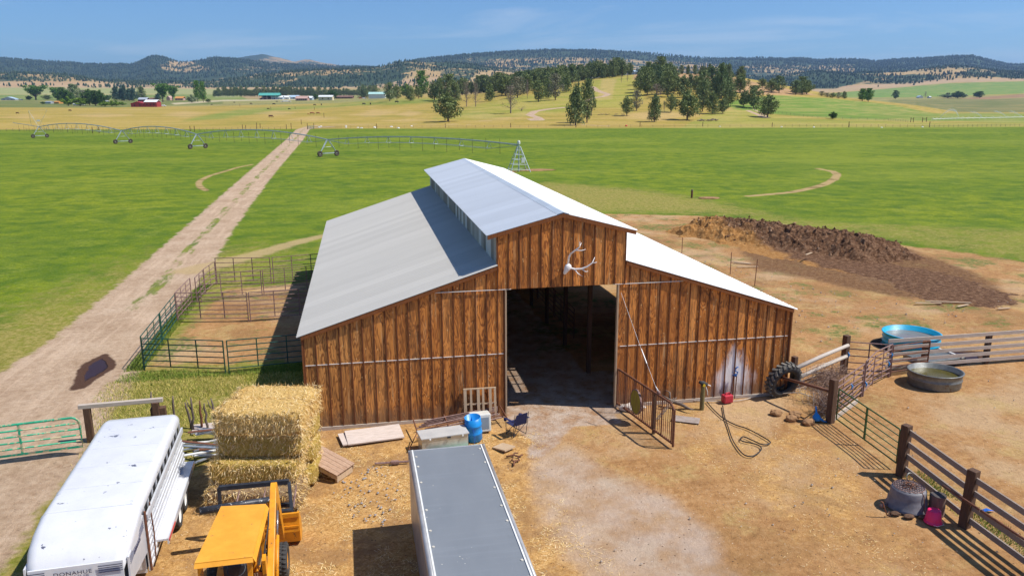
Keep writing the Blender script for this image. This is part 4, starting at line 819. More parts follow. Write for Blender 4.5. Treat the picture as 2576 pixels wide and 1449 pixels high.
# ---------------------------------------------------------------- grey roofed box trailer
bx = thing('box_trailer', 'enclosed trailer with flat grey weathered roof and pale rounded edge strips', 'trailer', (-2.67, -11.3, 0), .012)
def roof_grey():
    t = NT('grey_roof'); o = t.obj(); n = t.noise(t.map(o, (1, .35, 1)), 1.2, 5, .6); c_ = t.mix(n, (.16, .18, .205), (.235, .255, .28)); st = t.noise(t.map(o, (.35, 5, 1)), 1.3, 4, .6); c_ = t.mix(t.math('MULTIPLY', t.step(st, .5, .72), .10), c_, (.34, .38, .42))
    s2 = t.noise(o, 5.2, 4, .75); c_ = t.mix(t.step(s2, .70, .73), c_, (.66, .62, .52)); s3 = t.vor(o, 3.0); c_ = t.mix(t.step(s3, .045, .02), c_, (.75, .72, .64))
    return t.out(c_, .5, .1, n, .01)
gs = mat('trailer_edge', (.46, .46, .46), (.36, .36, .37), 2, .35, .3); gw = mat('trailer_grey_side', (.30, .33, .38), (.22, .25, .30), 2, .35, .3)
hw, hy = 1.05, 3.75; m = MB(); m.box((0, 0, 2.40), (2*hw-.2, 2*hy-.02, .03)); m.build('roof', roof_grey(), bx)
m = MB(); m.box((0, 0, 1.38), (2*hw-.05, 2*hy-.05, 1.98)); m.build('body', gw, bx, bevel=.03)
for s_ in (-1, 1):
    m = MB(); m.prism([(s_*(hw-.10), 2.43), (s_*(hw-.045), 2.425), (s_*(hw-.01), 2.39), (s_*hw, 2.33), (s_*hw, 2.2), (s_*(hw-.03), 2.2), (s_*(hw-.10), 2.38)], 'y', -hy, hy); m.build('edge_strip', gs, bx, True)
    m = MB(); m.box((s_*(hw-.12), 0, 2.425), (.035, 2*hy-.04, .022)); m.build('trim', M['white_metal'], bx)
    for k in (0, 1, 3, 4, 5, 7, 8, 9) if s_ > 0 else (0, 1, 2, 4, 5, 6, 8, 9):
        m = MB(); m.lathe([(.034, 0), (.03, .015), (.001, .02)], 10, (s_*(hw-.19), hy-.35-k*.74+.09*math.sin(k*2.3+s_), 2.417)); m.build('patch', mat('sealant', (.62, .58, .50), None, 8, .7) if k == 0 and s_ < 0 else bpy.data.materials['sealant'], bx)
    for y in (.4, -.5): wheel(bx, (s_*(hw+.06), y-.3, .36), .36, .22, M['white_metal'], tread=False)
m = MB(); m.box((-hw-.12, -2.6, 1.9), (.22, 1.4, .5)); m.build('side_box', gw, bx, bevel=.02)
m = MB(); m.box((0, hy-.02, 2.38), (2*hw-.02, .06, .09)); m.build('end_strip', gs, bx, bevel=.02)
# ---------------------------------------------------------------- loader tractor
yel = mat('loader_yellow', (.80, .34, .015), (.60, .23, .012), 2.6, .45, 0, spots=(.28, .12, .04), spot_sc=5.5, spot_th=.19); yel2 = mat('canopy_yellow', (.83, .38, .035), (.74, .31, .022), 1.4, .5, 0, spots=(.50, .22, .05), spot_sc=6, spot_th=.15)
steel = mat('black_steel', (.030, .034, .045), (.05, .055, .065), 6, .5, .3, spots=(.20, .22, .24), spot_sc=14, spot_th=.06); chrome = mat('ram_chrome', (.55, .55, .57), (.4, .4, .42), 8, .25, .8)
tk = thing('loader_tractor', 'yellow loader tractor with flat canopy, front bucket and black bale frame', 'tractor', (-7.75, -11.0, 0), .02)
def P(name, fn, m, par=None, **k): b = MB(); fn(b); return b.build(name, m, par or tk, **k)
P('canopy', lambda b: (b.add([(-.57, -1.12, 2.50), (.55, -1.12, 2.50), (.62, 1.06, 2.50), (-.38, 1.16, 2.50), (-.57, -1.12, 2.46), (.55, -1.12, 2.46), (.62, 1.06, 2.46), (-.38, 1.16, 2.46)], [(0, 1, 2, 3), (7, 6, 5, 4), (0, 4, 5, 1), (1, 5, 6, 2), (2, 6, 7, 3), (3, 7, 4, 0)]), b.add([(-.57, -1.12, 2.48), (.55, -1.12, 2.48), (.56, -1.17, 2.40), (-.58, -1.17, 2.40)], [(0, 1, 2, 3)]), b.add([(.55, -1.12, 2.48), (.62, 1.06, 2.48), (.68, 1.06, 2.38), (.61, -1.15, 2.38)], [(0, 1, 2, 3)])), yel2)
for x, y in ((-.50, -1.0), (.46, -1.0), (-.34, 1.0), (.50, .95)): P('canopy_post', lambda b: b.box((x, y, 1.65), (.09, .09, 1.62)), yel)
P('floor', lambda b: b.box((0, -.2, .78), (1.0, 2.3, .1)), yel)
P('chassis', lambda b: (b.box((0, .6, .6), (.5, 3.6, .35)),), steel)
P('hood', lambda b: b.prism([(-.32, .95), (-.34, 1.35), (-.25, 1.48), (.25, 1.48), (.34, 1.35), (.32, .95)], 'y', .75, 2.15), yel, bevel=.03)
P('grille', lambda b: b.box((0, 2.17, 1.15), (.55, .04, .5)), steel)
P('exhaust', lambda b: b.tube([(.28, 1.2, 1.4), (.28, 1.2, 1.95), (.33, 1.15, 2.05)], .035, 8), chrome, smooth=True)
P('seat', lambda b: (b.box((-.02, -.55, 1.13), (.46, .45, .12)), b.box((-.02, -.80, 1.38), (.44, .10, .42))), steel, bevel=.03)
P('dashboard', lambda b: b.box((0, .35, 1.25), (.6, .2, .5)), steel, bevel=.02)
P('steering_wheel', lambda b: b.lathe([(.19+.015*math.cos(a), .015*math.sin(a)) for a in np.linspace(0, 2*math.pi, 7)[:-1]], 18, (0, .12, 1.5), R=Matrix.Rotation(.6, 3, 'X'), closed=True), steel, smooth=True)
for k in range(4): P('lever', lambda b: b.tube([(.30+.05*k, -.1, 1.1), (.32+.05*k, -.15, 1.5)], .012, 5), chrome)
P('arm_rest', lambda b: (b.tube([(-.38, -.98, 1.42), (-.2, -1.06, 1.46), (.2, -1.03, 1.46), (.42, -.9, 1.42)], .05, 8)), yel, smooth=True)
for s_ in (-1, 1):
    P('fender', lambda b: b.prism([(-1.75, .95), (-1.72, 1.33), (-.78, 1.36), (-.45, 1.0), (-.52, .95), (-.85, 1.28), (-1.65, 1.26), (-1.68, .95)], 'x', s_*.80-.27, s_*.80+.27), yel)
    wheel(tk, (s_*.88, -1.15, .62), .62, .40, yel); wheel(tk, (s_*.80, 1.95, .44), .44, .26, yel)
    X_ = .68 if s_ > 0 else -.45
    P('lift_arm', lambda b: (b.prism([(.10, .9), (1.2, 1.25), (2.2, 1.2), (3.2, .58), (3.02, .42), (2.0, .95), (.25, .8)] if s_ < 0 else [(.10, 1.0), (2.1, 2.34), (2.35, 2.38), (2.5, 2.2), (3.2, .58), (3.02, .42), (2.2, 1.92), (.25, .8)], 'x', X_-.075, X_+.075)), yel, bevel=.012)
    if s_ < 0: continue
    P('arm_upright', lambda b: b.prism([(.25, .6), (.15, 1.6), (.35, 1.65), (.62, .6)], 'x', X_-.14, X_-.06), yel)
    P('hydraulic_ram', lambda b: b.tube([(X_+.10, .55, .8), (X_+.10, 1.35, 1.5)], .045, 8), yel, smooth=True); P('ram_rod', lambda b: b.tube([(X_+.10, 1.35, 1.5), (X_+.10, 1.8, 1.9)], .022, 8), chrome, smooth=True)
    P('tilt_ram', lambda b: b.tube([(X_-.12, 1.95, 2.05), (X_-.12, 2.75, 1.4)], .042, 8), yel, smooth=True); P('tilt_rod', lambda b: b.tube([(X_-.12, 2.75, 1.4), (X_-.06, 3.25, .85)], .022, 8), chrome, smooth=True)
for k in range(3): P('hose', lambda b: b.tube([(.40+.05*k, .3, 1.0), (.50+.04*k, .55, 1.35+.1*k), (.56, .95+.1*k, 1.3), (.60, 1.3, 1.5+.05*k)], .014, 5), blk, smooth=True)
P('decal', lambda b: b.beam((.762, 1.2, 1.50), (.762, 1.9, 2.05), .006, .05), steel); P('side_tank', lambda b: b.box((.47, .45, 1.0), (.22, .5, .35)), yel, bevel=.02); P('battery_box', lambda b: b.box((.46, -.1, .98), (.2, .3, .25)), steel, bevel=.02); P('head_lamp', lambda b: b.lathe([(.001, 0), (.07, .01), (.08, .06), (.001, .08)], 12, (.40, 1.15, 2.3)), chrome)
P('hose', lambda b: b.tube([(.5, .5, 1.2), (.58, .7, 1.7), (.62, 1.2, 1.9), (.6, 1.6, 2.1)], .018, 6), blk, smooth=True)
bm_ = MB(); prof = [(3.30, .95), (3.27, .45), (3.34, .12), (3.55, .03), (4.05, .03), (4.05, .06), (3.58, .07), (3.40, .16), (3.32, .46), (3.34, .95)]
bm_.prism(prof, 'x', -.80, 1.12)
for x in (-.80, 1.12): bm_.prism([(3.31, .95), (3.28, .45), (3.35, .12), (3.55, .03), (4.05, .03), (3.85, .55), (3.45, .95)], 'x', x-.02, x+.02)
bm_.box((.16, 3.285, .60), (1.92, .05, .05)); bm_.box((.16, 3.29, .93), (1.96, .07, .12))
bkt = bm_.build('bucket', yel, tk)
fr = lambda n, a, b, w=.075, m=None: P(n, lambda q: q.beam(a, b, w*1.15, w*1.15), m or steel, bkt)
tc0, tc1, bc0, bc1 = (-.92, 4.05, 1.52), (.88, 4.05, 1.52), (-.92, 4.0, .86), (.92, 4.0, .86)
fr('top_bar', tc0, tc1, .10); fr('mid_bar', bc0, bc1, .09); fr('side_bar', tc0, bc0); fr('side_bar', tc1, (.95, 3.55, .58)); fr('brace', (.55, 3.95, .86), (.52, 3.38, .92), .09); fr('base_bar', (.0, 3.36, 1.0), (.95, 3.42, .96), .12)
P('pipe_guard', lambda b: b.tube([(-1.32, 3.42, 1.24), (.45, 3.56, 1.28)], .10, 10), mat('speckled_steel', (.028, .032, .045), (.06, .065, .075), 9, .4, .2, spots=(.75, .75, .72), spot_sc=12, spot_th=.17), bkt, smooth=True)
for x in (-.58, .12, .95): P('spike', lambda b: b.tube([(x, 3.98, .78), (x+.03, 4.6, .92), (x+.05, 5.0, 1.0)], [.03, .025, .004], 7), M['rust_purple'], bkt, smooth=True)
bu = thing('bucket', 'bright blue round bucket lying behind the tractor seat', 'bucket', (-8.02, -12.0, 1.22), 0)
blu = mat('blue_plastic', (.01, .13, .55), (.008, .10, .45), 3, .4)
m = MB(); m.lathe([(.13, 0), (.19, .22), (.205, .23), (.195, .235), (.17, .1), (.12, .02), (.001, .02)], 24); m.build('pail', blu, bu, True)
m = MB(); m.tube([(-.2, 0, .22), (-.1, -.15, .28), (.1, -.15, .28), (.2, 0, .22)], .006, 5); m.build('handle', M['white_metal'], bu)
m = MB(); m.box((-7.95, -11.95, 1.20), (.5, .5, .03)); tag(m.build('tray', steel), 'dark flat tray under the blue bucket on the tractor', 'tray')
# ---------------------------------------------------------------- clutter along the left front wall
m = MB(); m.box((0, 0, 0), (1.95, 1.05, .05)); o = m.build('plywood_sheet', mat('pale_ply', (.62, .53, .48), (.50, .42, .37), 2.5, .85, st=(1, 5, 1)), bevel=.004); o.location = (-4.62, -1.05, .10); o.rotation_euler = (.06, 0, .13)
tag(o, 'weathered pale plywood sheet lying flat in front of the barn wall', 'board')
m = MB(); m.box((0, 0, 0), (.35, 1.0, .04)); o = m.build('plywood_offcut', bpy.data.materials['pale_ply']); o.location = (-5.62, -1.15, .06); o.rotation_euler = (0, 0, .2); tag(o, 'narrow pale board poking out from under the left end of the plywood sheet', 'board')
def pallet(loc, rx, rz, label):
    t = thing('pallet', label, 'pallet', loc, rz); t.rotation_euler = (rx, 0, rz); pw = M['pale_wood']
    for k, x in enumerate((-.55, -.33, -.06, .12, .38, .56)): m = MB(); m.box((x, -.06, .6), (.11 if k % 2 == 0 else .08, .02, 1.16)); m.build('slat', pw, t)
    for z in (.04, .6, 1.17): m = MB(); m.box((0, 0, z), (1.22, .09, .045)); m.build('stringer', pw, t)
    return t
pallet((-.72, -.28, .02), -.15, -.03, 'bare wooden pallet leaning upright against the barn beside the doorway')
t = thing('pipe_panel_stack', 'rusty pipe panels lying in a low stack along the wall behind the metal box', 'pipe panels', (-1.4, -.95, .1), .19)
for k in range(5):
    m = MB(); a = (-1.9+.12*k, -.45+.07*k, .06+.06*k); b = (1.55-.1*k, .05+.06*k, .10+.05*k); m.tube([a, b], .028, 6); m.build('rail', M['rust'] if k % 2 else M['rust_purple'], t)
    m = MB(); m.tube([(-1.7+.1*k, .35, .05+.06*k), (1.5, .62, .08+.05*k)], .025, 6); m.build('rail', M['rust_purple'], t)
for x in (-1.85, -.7, .5, 1.5): m = MB(); m.tube([(x, -.45, .2), (x+.12, .65, .28)], .026, 6); m.build('upright', M['rust'], t)
m = MB(); m.tube([(-2.35, -1.15, 0), (-1.85, -.42, .28)], .02, 5); m.build('loose_bar', M['rust'], t)
alu = mat('aluminium', (.56, .55, .50), (.44, .44, .38), 3, .35, .55, spots=(.18, .16, .10), spot_sc=6, spot_th=.06); alu2 = mat('box_lid', (.56, .56, .55), (.47, .47, .47), 2, .5, .2)
t = thing('tool_chest', 'long dull aluminium storage chest with grey lid and latches', 'storage box', (-2.33, -2.42, 0), .13)
m = MB(); m.box((0, 0, .28), (1.60, .66, .56)); m.build('chest_body', alu, t, bevel=.01); m = MB(); m.box((0, 0, .585), (1.66, .74, .05)); m.build('lid', alu2, t, bevel=.01)
for x in (-.52, .12, .6): m = MB(); m.box((x, -.385, .545), (.12 if x == .12 else .05, .03, .05)); m.build('latch', steel if x == .12 else M['white_metal'], t)
t = thing('blue_barrel', 'bright blue plastic barrel cut open, leaning beside the chest', 'barrel', (-1.18, -1.95, 0), 0); t.rotation_euler = (.05, -.10, .2)
m = MB(); m.lathe([(.001, .01), (.24, .01), (.28, .05), (.285, .28), (.305, .31), (.285, .34), (.29, .58), (.31, .61), (.29, .64), (.285, .88), (.27, .88), (.27, .05), (.001, .04)], 28); m.build('drum', mat('barrel_blue', (.01, .27, .72), (.01, .22, .62), 4, .38), t, True)
m = MB(); m.tube([(-.12, -.29, .6), (-.10, -.33, .3), (-.12, -.30, .02)], .012, 5); m.build('strap', bpy.data.materials['blue_plastic'], t)
t = thing('white_appliance', 'off-white boxy appliance with dark screen beside the blue barrel', 'appliance', (-.88, -1.25, 0), .08); t.rotation_euler = (-.12, 0, .08)
m = MB(); m.box((0, 0, .34), (.72, .5, .66)); m.build('casing', mat('beige_plastic', (.66, .66, .62), (.58, .58, .54), 4, .5), t, bevel=.04); m = MB(); m.box((.06, -.256, .34), (.44, .012, .42)); m.build('screen', mat('screen_glass', (.22, .27, .32), (.2, .25, .3), 2, .2), t, bevel=.004)
t = thing('pvc_pipes', 'white and pale green plastic pipes lying in front of the chest', 'pipes', (-2.1, -3.0, .08), .14)
m = MB(); m.tube([(-.75, -.02, .02), (.75, .05, .04)], .085, 12); m.build('pipe', mat('pvc_white', (.74, .78, .72), None, 3, .4), t, True); m = MB(); m.tube([(-.9, .16, -.02), (.95, .2, .02)], .06, 12); m.build('pipe', mat('pvc_green', (.30, .62, .50), None, 3, .4), t, True)
# folding camp chair
navy = mat('navy_fabric', (.012, .018, .095), (.008, .012, .06), 12, .85)
t = thing('camp_chair', 'navy blue folding camp chair standing beside the doorway', 'chair', (.42, -1.95, 0), .45)
def sheetq(b, pts, th=.012):
    p = [Vector(q) for q in pts]; n = (p[1]-p[0]).cross(p[3]-p[0]).normalized()*th; b.add(p+[q+n for q in p], [(0, 1, 2, 3), (7, 6, 5, 4), (0, 4, 5, 1), (1, 5, 6, 2), (2, 6, 7, 3), (3, 7, 4, 0)])
m = MB(); sheetq(m, [(-.30, -.02, .42), (-.24, -.16, .88), (.24, -.16, .88), (.30, -.02, .42)]); m.build('backrest', navy, t)
m = MB(); m.add([(-.27, -.02, .42), (.27, -.02, .42), (.28, .42, .46), (-.28, .42, .46), (0, .2, .36)], [(0, 1, 4), (1, 2, 4), (2, 3, 4), (3, 0, 4)]); m.build('seat', navy, t)
for s_ in (-1, 1):
    m = MB(); sheetq(m, [(s_*.27, -.12, .64), (s_*.37, -.12, .64), (s_*.37, .42, .62), (s_*.27, .42, .62)]); m.build('armrest', navy, t)
    m = MB(); m.lathe([(.05, 0), (.06, .10), (.055, .1)], 10, (s_*.33, .40, .53)); m.build('cup_holder', navy, t)
for a, b in (((-.30, -.14, .9), (-.28, .0, 0)), ((.30, -.14, .9), (.28, .0, 0)), ((-.30, .42, .64), (-.28, .40, 0)), ((.30, .42, .64), (.28, .40, 0)), ((-.28, .0, .02), (.28, .4, .44)), ((.28, .0, .02), (-.28, .4, .44)), ((-.28, .4, .02), (.28, .42, .44)), ((.28, .4, .02), (-.28, .42, .44)), ((-.28, 0, .02), (.28, 0, .42)), ((.28, 0, .02), (-.28, 0, .42))):
    m = MB(); m.tube([a, b], .012, 5); m.build('leg', steel, t)
for i, (x, y, lb) in enumerate([(-.1, -3.55, 'rusty hook shaped scrap iron left of the grey paving, upper one'), (-.12, -4.0, 'dark iron scrap bar in the straw, lower one')]):
    m = MB(); m.tube([(-.25, 0, .03), (.0, .05, .05), (.15, -.08, .04), (.30, .0, .05)], .03, 6); m.tube([(0, 0, .04), (.05, .16, .06), (.18, .16, .05)], .025, 6); o = m.build('iron_scrap', M['rust'], smooth=True); o.location = (x, y, 0); o.rotation_euler = (0, 0, i*1.1); tag(o, lb, 'scrap iron')
m = MB(); m.tube([(-.8, .05, .05), (.3, 0, .05)], .035, 6); m.box((-.15, 0, .06), (.25, .14, .08)); o = m.build('hitch_bar', M['rust_purple'], smooth=False); o.location = (-3.85, -3.3, 0); tag(o, 'dark hitch bar lying against the left side of the grey roofed trailer', 'bar')
m = MB(); m.box((0, 0, .35), (.5, .05, .62)); o = m.build('floor_board', M['pale_wood']); o.location = (-.5, -2.55, 0); o.rotation_euler = (1.45, 0, .6); tag(o, 'thin brown board lying beside the blue barrel', 'board')
# ---------------------------------------------------------------- swing gate and its cable
t = thing('swing_gate', 'rusty swing gate of close upright bars standing open beside the doorway', 'gate', (4.66, .02, 0), math.atan2(-3.93, .70))
L_ = 3.99; H1, H0 = 1.50, .14
for n_, a, b in (('top_rail', (0, 0, H1+.03), (L_-.25, 0, H1+.03)), ('bottom_rail', (0, 0, H0), (L_, 0, H0)), ('hinge_post', (0, 0, 0.04), (0, 0, H1+.05)), ('end_post', (L_, 0, H0-.1), (L_, 0, H1-.15)), ('corner_brace', (L_-.25, 0, H1+.03), (L_, 0, H1-.15))):
    m = MB(); m.tube([a, b], .042, 8); m.build(n_, M['rust'], t)
for k in range(1, 31): m = MB(); x = L_*k/31; m.tube([(x, 0, H0), (x, 0, H1 if x < L_-.25 else H1-.1)], .013 if k % 5 else .03, 6); m.build('bar', M['rust'], t)
dm = NT('plank_disc'); _o = dm.obj(); dm = dm.out(dm.mix(dm.step(dm.noise(dm.map(_o, (9, 1, 1)), 3), .4, .6), (.30, .27, .02), (.22, .17, .03)), .7)
u = Vector((.70, -3.93, 0)).normalized(); tc_ = Vector((4.66, .02, 0))+u*1.62
t = thing('target_disc', 'round olive green board target fixed to the swing gate', 'target', (tc_.x-.05, tc_.y-.01, .80), math.atan2(-3.93, .70))
m = MB(); m.lathe([(.001, .03), (.40, .03), (.40, -.03), (.001, -.03)], 28, (0, -.05, 0), .88, 1.12, Matrix.Rotation(math.pi/2, 3, 'X')); m.build('face', dm, t)
m = MB(); m.lathe([(.40, .035), (.43, .035), (.43, -.035), (.40, -.035)], 28, (0, -.05, 0), .88, 1.12, Matrix.Rotation(math.pi/2, 3, 'X'), closed=True); m.build('rim', M['rust_purple'], t)
ge = Vector((4.66, .02, 0))+u*2.95
t = thing('gate_cable', 'thin slack cable with turnbuckle from the top of the door jamb to the swing gate', 'cable', (0, 0, 0))
m = MB(); A_, B_ = Vector((4.66, -.08, 4.55)), Vector((ge.x, ge.y, 1.56)); m.tube([A_, A_.lerp(B_, .5)+Vector((0, 0, -.06)), B_], .006, 5); m.build('wire', M['white_metal'], t)
m = MB(); m.tube([A_.lerp(B_, .56)+Vector((0, 0, -.05)), A_.lerp(B_, .70)+Vector((0, 0, -.04))], .02, 6); m.tube([A_.lerp(B_, .93), B_+Vector((0, 0, .1))], .018, 6); m.build('turnbuckle', M['white_metal'], t)
m = MB(); m.lathe([(.001, 0), (.055, .02), (.07, .08), (.05, .14), (.001, .15)], 12, (ge.x, ge.y, 1.54)); tag(m.build('pulley', M['rust_purple'], smooth=True), 'round grey pulley on top of the swing gate', 'pulley')
m = MB(); m.box((ge.x-.02, ge.y+.25, .75), (.10, .10, 1.5)); tag(m.build('gate_stop_post', M['post_wood']), 'dark square post just behind the swing gate', 'post')
# pale boulder, driftwood, bags by the wall
def rock(name, loc, s, m_, label, cat, seed=1, flat=.7):
    import bmesh
    b = bmesh.new(); bmesh.ops.create_icosphere(b, subdivisions=3, radius=1)
    for v_ in b.verts:
        p = v_.co; n_ = fbm(np.array([p.x*1.7+seed*3.1+p.z]), np.array([p.y*1.7+seed+p.z*.7]), 3, seed)[0]; v_.co = Vector((p.x*s[0], p.y*s[1], p.z*s[2]))*(.65+.75*n_)
    me = bpy.data.meshes.new(name); b.to_mesh(me); b.free(); me.materials.append(m_); o = bpy.data.objects.new(name, me); C.objects.link(o); o.location = loc; return tag(o, label, cat)
stone = mat('field_stone', (.42, .36, .31), (.30, .25, .21), 6, .9); stone2 = mat('pale_stone', (.66, .60, .54), (.52, .46, .42), 5, .9)
rock('boulder', (5.15, -.42, .1), (.5, .28, .2), stone2, 'pale low stone lying behind the hinge end of the swing gate', 'stone', 4)
t = thing('driftwood', 'bleached forked driftwood branch lying by the barn wall', 'driftwood', (6.85, -.55, .1), 0)
m = MB(); m.tube([(-.35, .25, .2), (-.1, .1, .12), (.15, -.15, .08), (.3, -.5, .04), (.45, -.62, .02)], [.06, .08, .07, .045, .02], 7); m.build('trunk', M['stick_wood'], t, True)
m = MB(); m.tube([(-.1, .1, .12), (-.35, -.05, .3), (-.5, .2, .38)], [.06, .045, .01], 6); m.tube([(-.2, .15, .15), (-.15, .3, .42), (-.3, .35, .5)], [.05, .035, .01], 6); m.build('branch', M['stick_wood'], t, True)
m = MB(); m.box((0, 0, 0), (1.0, .55, .02)); o = m.build('ground_plate', mat('grey_plate', (.34, .29, .27), (.26, .21, .18), 4, .9)); o.location = (6.75, -1.75, .02); o.rotation_euler = (0, 0, -.5); tag(o, 'flat grey slab in the ground behind the swing gate', 'slab')
t = thing('guide_pole', 'two slim grey poles propped from the swing gate to the ground', 'poles', (6.0, -1.2, 0), .3)
for k in (0, .12): m = MB(); m.tube([(-.5+k, -.3, .05), (.75+k, .2, .5)], .02, 6); m.build('pole', M['stick_wood'], t)
# short post with a rubber cap and disc
t = thing('saddle_post', 'short greenish post topped with a black and yellow handle', 'post', (7.78, -.86, 0), 0)
m = MB(); m.tube([(0, 0, -.1), (0, 0, .95)], .085, 12); m.build('post', mat('treated_post', (.20, .17, .06), (.13, .10, .04), 6, .8, st=(4, 4, 1)), t)
m = MB(); m.tube([(-.16, -.02, 1.10), (.0, 0, 1.04), (.16, .02, .96)], [.06, .09, .07], 10); m.build('cap', blk, t, True); m = MB(); m.lathe([(.001, 0), (.055, 0), (.055, .02), (.001, .02)], 14, (.0, -.09, .98), R=Matrix.Rotation(math.pi/2, 3, 'X')); m.build('yellow_disc', mat('yellow_disc', (.80, .55, .02), None, 4, .5), t)
m = MB(); m.tube([(.12, 0, 1.0), (.32, .02, .90)], .02, 6); m.tube([(.1, -.02, .92), (.18, -.03, .70), (.2, -.03, .55)], .014, 5); m.build('handle', M['white_metal'], t)
# yard hydrant and the red can
t = thing('yard_hydrant', 'yard hydrant with thin rusty riser pipes and blue pump handle', 'hydrant', (9.42, -.12, 0), 0)
for x in (-.10, .08): m = MB(); m.tube([(x, 0, 0), (x+(.03 if x > 0 else .06), 0, .95)], .018, 6); m.build('riser', M['rust'], t)
hb = mat('handle_blue', (.01, .12, .42), None, 4, .4); m = MB(); m.tube([(-.08, 0, .98), (.10, -.02, 1.0), (.12, -.03, 1.12), (.02, 0, 1.16), (.04, -.02, 1.28), (.13, -.04, 1.34)], .026, 7); m.lathe([(.001, 0), (.05, 0), (.05, .1), (.001, .1)], 10, (.06, 0, .93)); m.build('pump_head', hb, t, True)
t = thing('fuel_can', 'faded red square plastic can beneath the yard hydrant', 'fuel can', (9.03, -.42, 0), .15)
red = mat('red_plastic', (.50, .025, .05), (.40, .02, .04), 4, .5)
m = MB(); m.box((0, 0, .16), (.40, .28, .32)); m.build('can_body', red, t, bevel=.04); m = MB(); m.tube([(-.12, 0, .32), (-.08, 0, .39), (.08, 0, .39), (.12, 0, .32)], .022, 7); m.build('handle', red, t, True); m = MB(); m.lathe([(.04, 0), (.04, .07), (.001, .07)], 10, (.14, .05, .31)); m.build('spout_cap', steel, t)
# tractor tyre against the corner
t = thing('tractor_tyre', 'big worn tractor tyre with chunky lugs leaning on the right corner of the barn', 'tyre', (11.45, -.30, .70), 0); t.rotation_euler = (.30, 0, .22)
m = MB(); R_0 = .72; RX = Matrix.Rotation(math.pi/2, 3, 'X'); m.lathe([(.45, -.14), (.58, -.2), (.69, -.19), (R_0, -.12), (R_0+.01, .12), (.69, .19), (.58, .2), (.45, .14), (.47, .1), (.62, .14), (.66, 0), (.62, -.14), (.47, -.1)], 36, R=RX, closed=True); m.build('carcass', blk, t, True)
m = MB()
for k in range(22):
    a = 2*math.pi*k/22
    for s_ in (-1, 1): m.box((math.cos(a+s_*.07)*.735, s_*.10, math.sin(a+s_*.07)*.735), (.06, .20, .09), R=Matrix.Rotation(-a, 3, 'Y') @ Matrix.Rotation(s_*.5, 3, 'X'))
m.build('lug', mat('dusty_rubber', (.20, .18, .15), (.07, .065, .06), 5, .9), t)
# hose
hs = mat('hose_black', (.035, .03, .028), None, 5, .5)
def smooth_path(p, n=8):
    p = [Vector(q) for q in p]; out = []
    for i in range(len(p)-1):
        a, b, c, d = p[max(i-1, 0)], p[i], p[i+1], p[min(i+2, len(p)-1)]
        for k in range(n): t_ = k/n; out.append(.5*((2*b)+(c-a)*t_+(2*a-5*b+4*c-d)*t_*t_+(3*b-a-3*c+d)*t_**3))
    return out+[p[-1]]
m = MB(); m.tube(smooth_path([G(u_, v_, .03) for u_, v_ in [(1778, 1010), (1795, 1030), (1820, 1052), (1850, 1068), (1880, 1078), (1915, 1096), (1938, 1112), (1920, 1118), (1895, 1108), (1870, 1098), (1865, 1108), (1905, 1118), (1915, 1130), (1895, 1146), (1870, 1142), (1845, 1110), (1832, 1075), (1822, 1045), (1818, 1020)]]), .022, 6)
tag(m.build('garden_hose', hs, smooth=True), 'dark garden hose lying in wide loops on the straw right of the swing gate', 'hose')
m = MB(); m.tube(smooth_path([G(u_, v_, .03) for u_, v_ in [(1720, 1002), (1760, 1008), (1850, 1008), (1900, 998), (1940, 993)]]+[(11.9, -.6, .25), (12.2, -.9, .22), (12.5, -.8, .1)]), .018, 6)
tag(m.build('water_line', M['grey_wood'], smooth=True), 'grey water line running along the foot of the barn to the corner post', 'hose')
# ---------------------------------------------------------------- right-hand pens
def post(x, y, h, w, label, tilt=0., cat='fence post'):
    m = MB(); m.box((0, 0, h/2-.05), (w, w, h+.1)); o = m.build('fence_post', M['post_wood'], bevel=.02); o.location = (x, y, 0); o.rotation_euler = (tilt, tilt*.5, .3); return tag(o, label, cat)
post(12.13, .13, 1.5, .2, 'dark square post at the barn corner by the tractor tyre'); post(15.5, 1.75, 1.7, .24, 'tall dark post between the wire fence and the purple pipe panels')
post(11.9, -2.92, 1.65, .24, 'dark post at the near corner of the small pen, above the blue jug'); post(11.68, -7.15, 1.68, .25, 'thick dark post where the green gate meets the board fence'); post(11.38, -10.2, 1.70, .25, 'thick dark post behind the tree stump', .02)
def rails(name, label, a, b, zs, m_, w=.04, h=.14, n_parts='board', round_=False, posts=(), pm=None, grp=None, drop=0.):
    t = thing(name, label, 'fence', (a[0], a[1], 0), math.atan2(b[1]-a[1], b[0]-a[0]), grp); L_ = math.hypot(b[0]-a[0], b[1]-a[1])
    for i, z in enumerate(zs):
        m = MB(); z0, z1 = (z if isinstance(z, tuple) else (z, z))
        if round_: m.tube([(0, 0, z0), (L_/2, .02, (z0+z1)/2+.01), (L_, 0, z1)], [h/2*1.1, h/2, h/2*.9], 8)
        else: m.beam((0, 0, z0), (L_, 0, z1), w, h)
        m.build(n_parts, m_, t, round_)
    for x in posts: m = MB(); m.box((x, .14, .6), (.2, .2, 1.45)); m.build('post', pm or M['post_wood'], t, bevel=.015)
    return t
rails('pole_fence', 'two bleached round poles spanning from the barn corner post to the tall dark post', (12.1, .02), (15.5, 1.6), [(1.02, 1.30), (.55, .82)], wood('pale_pole', (.52, .46, .40), (.62, .56, .50), (.34, .29, .25), 'X'), h=.17, n_parts='pole', round_=True)
m = MB(); m.tube([(11.2, -.55, .92), (11.95, -2.8, 1.12)], .06, 8); o = m.build('rail_pole', M['rust'], smooth=True); tag(o, 'rusty round rail from the tractor tyre to the near corner post', 'rail')
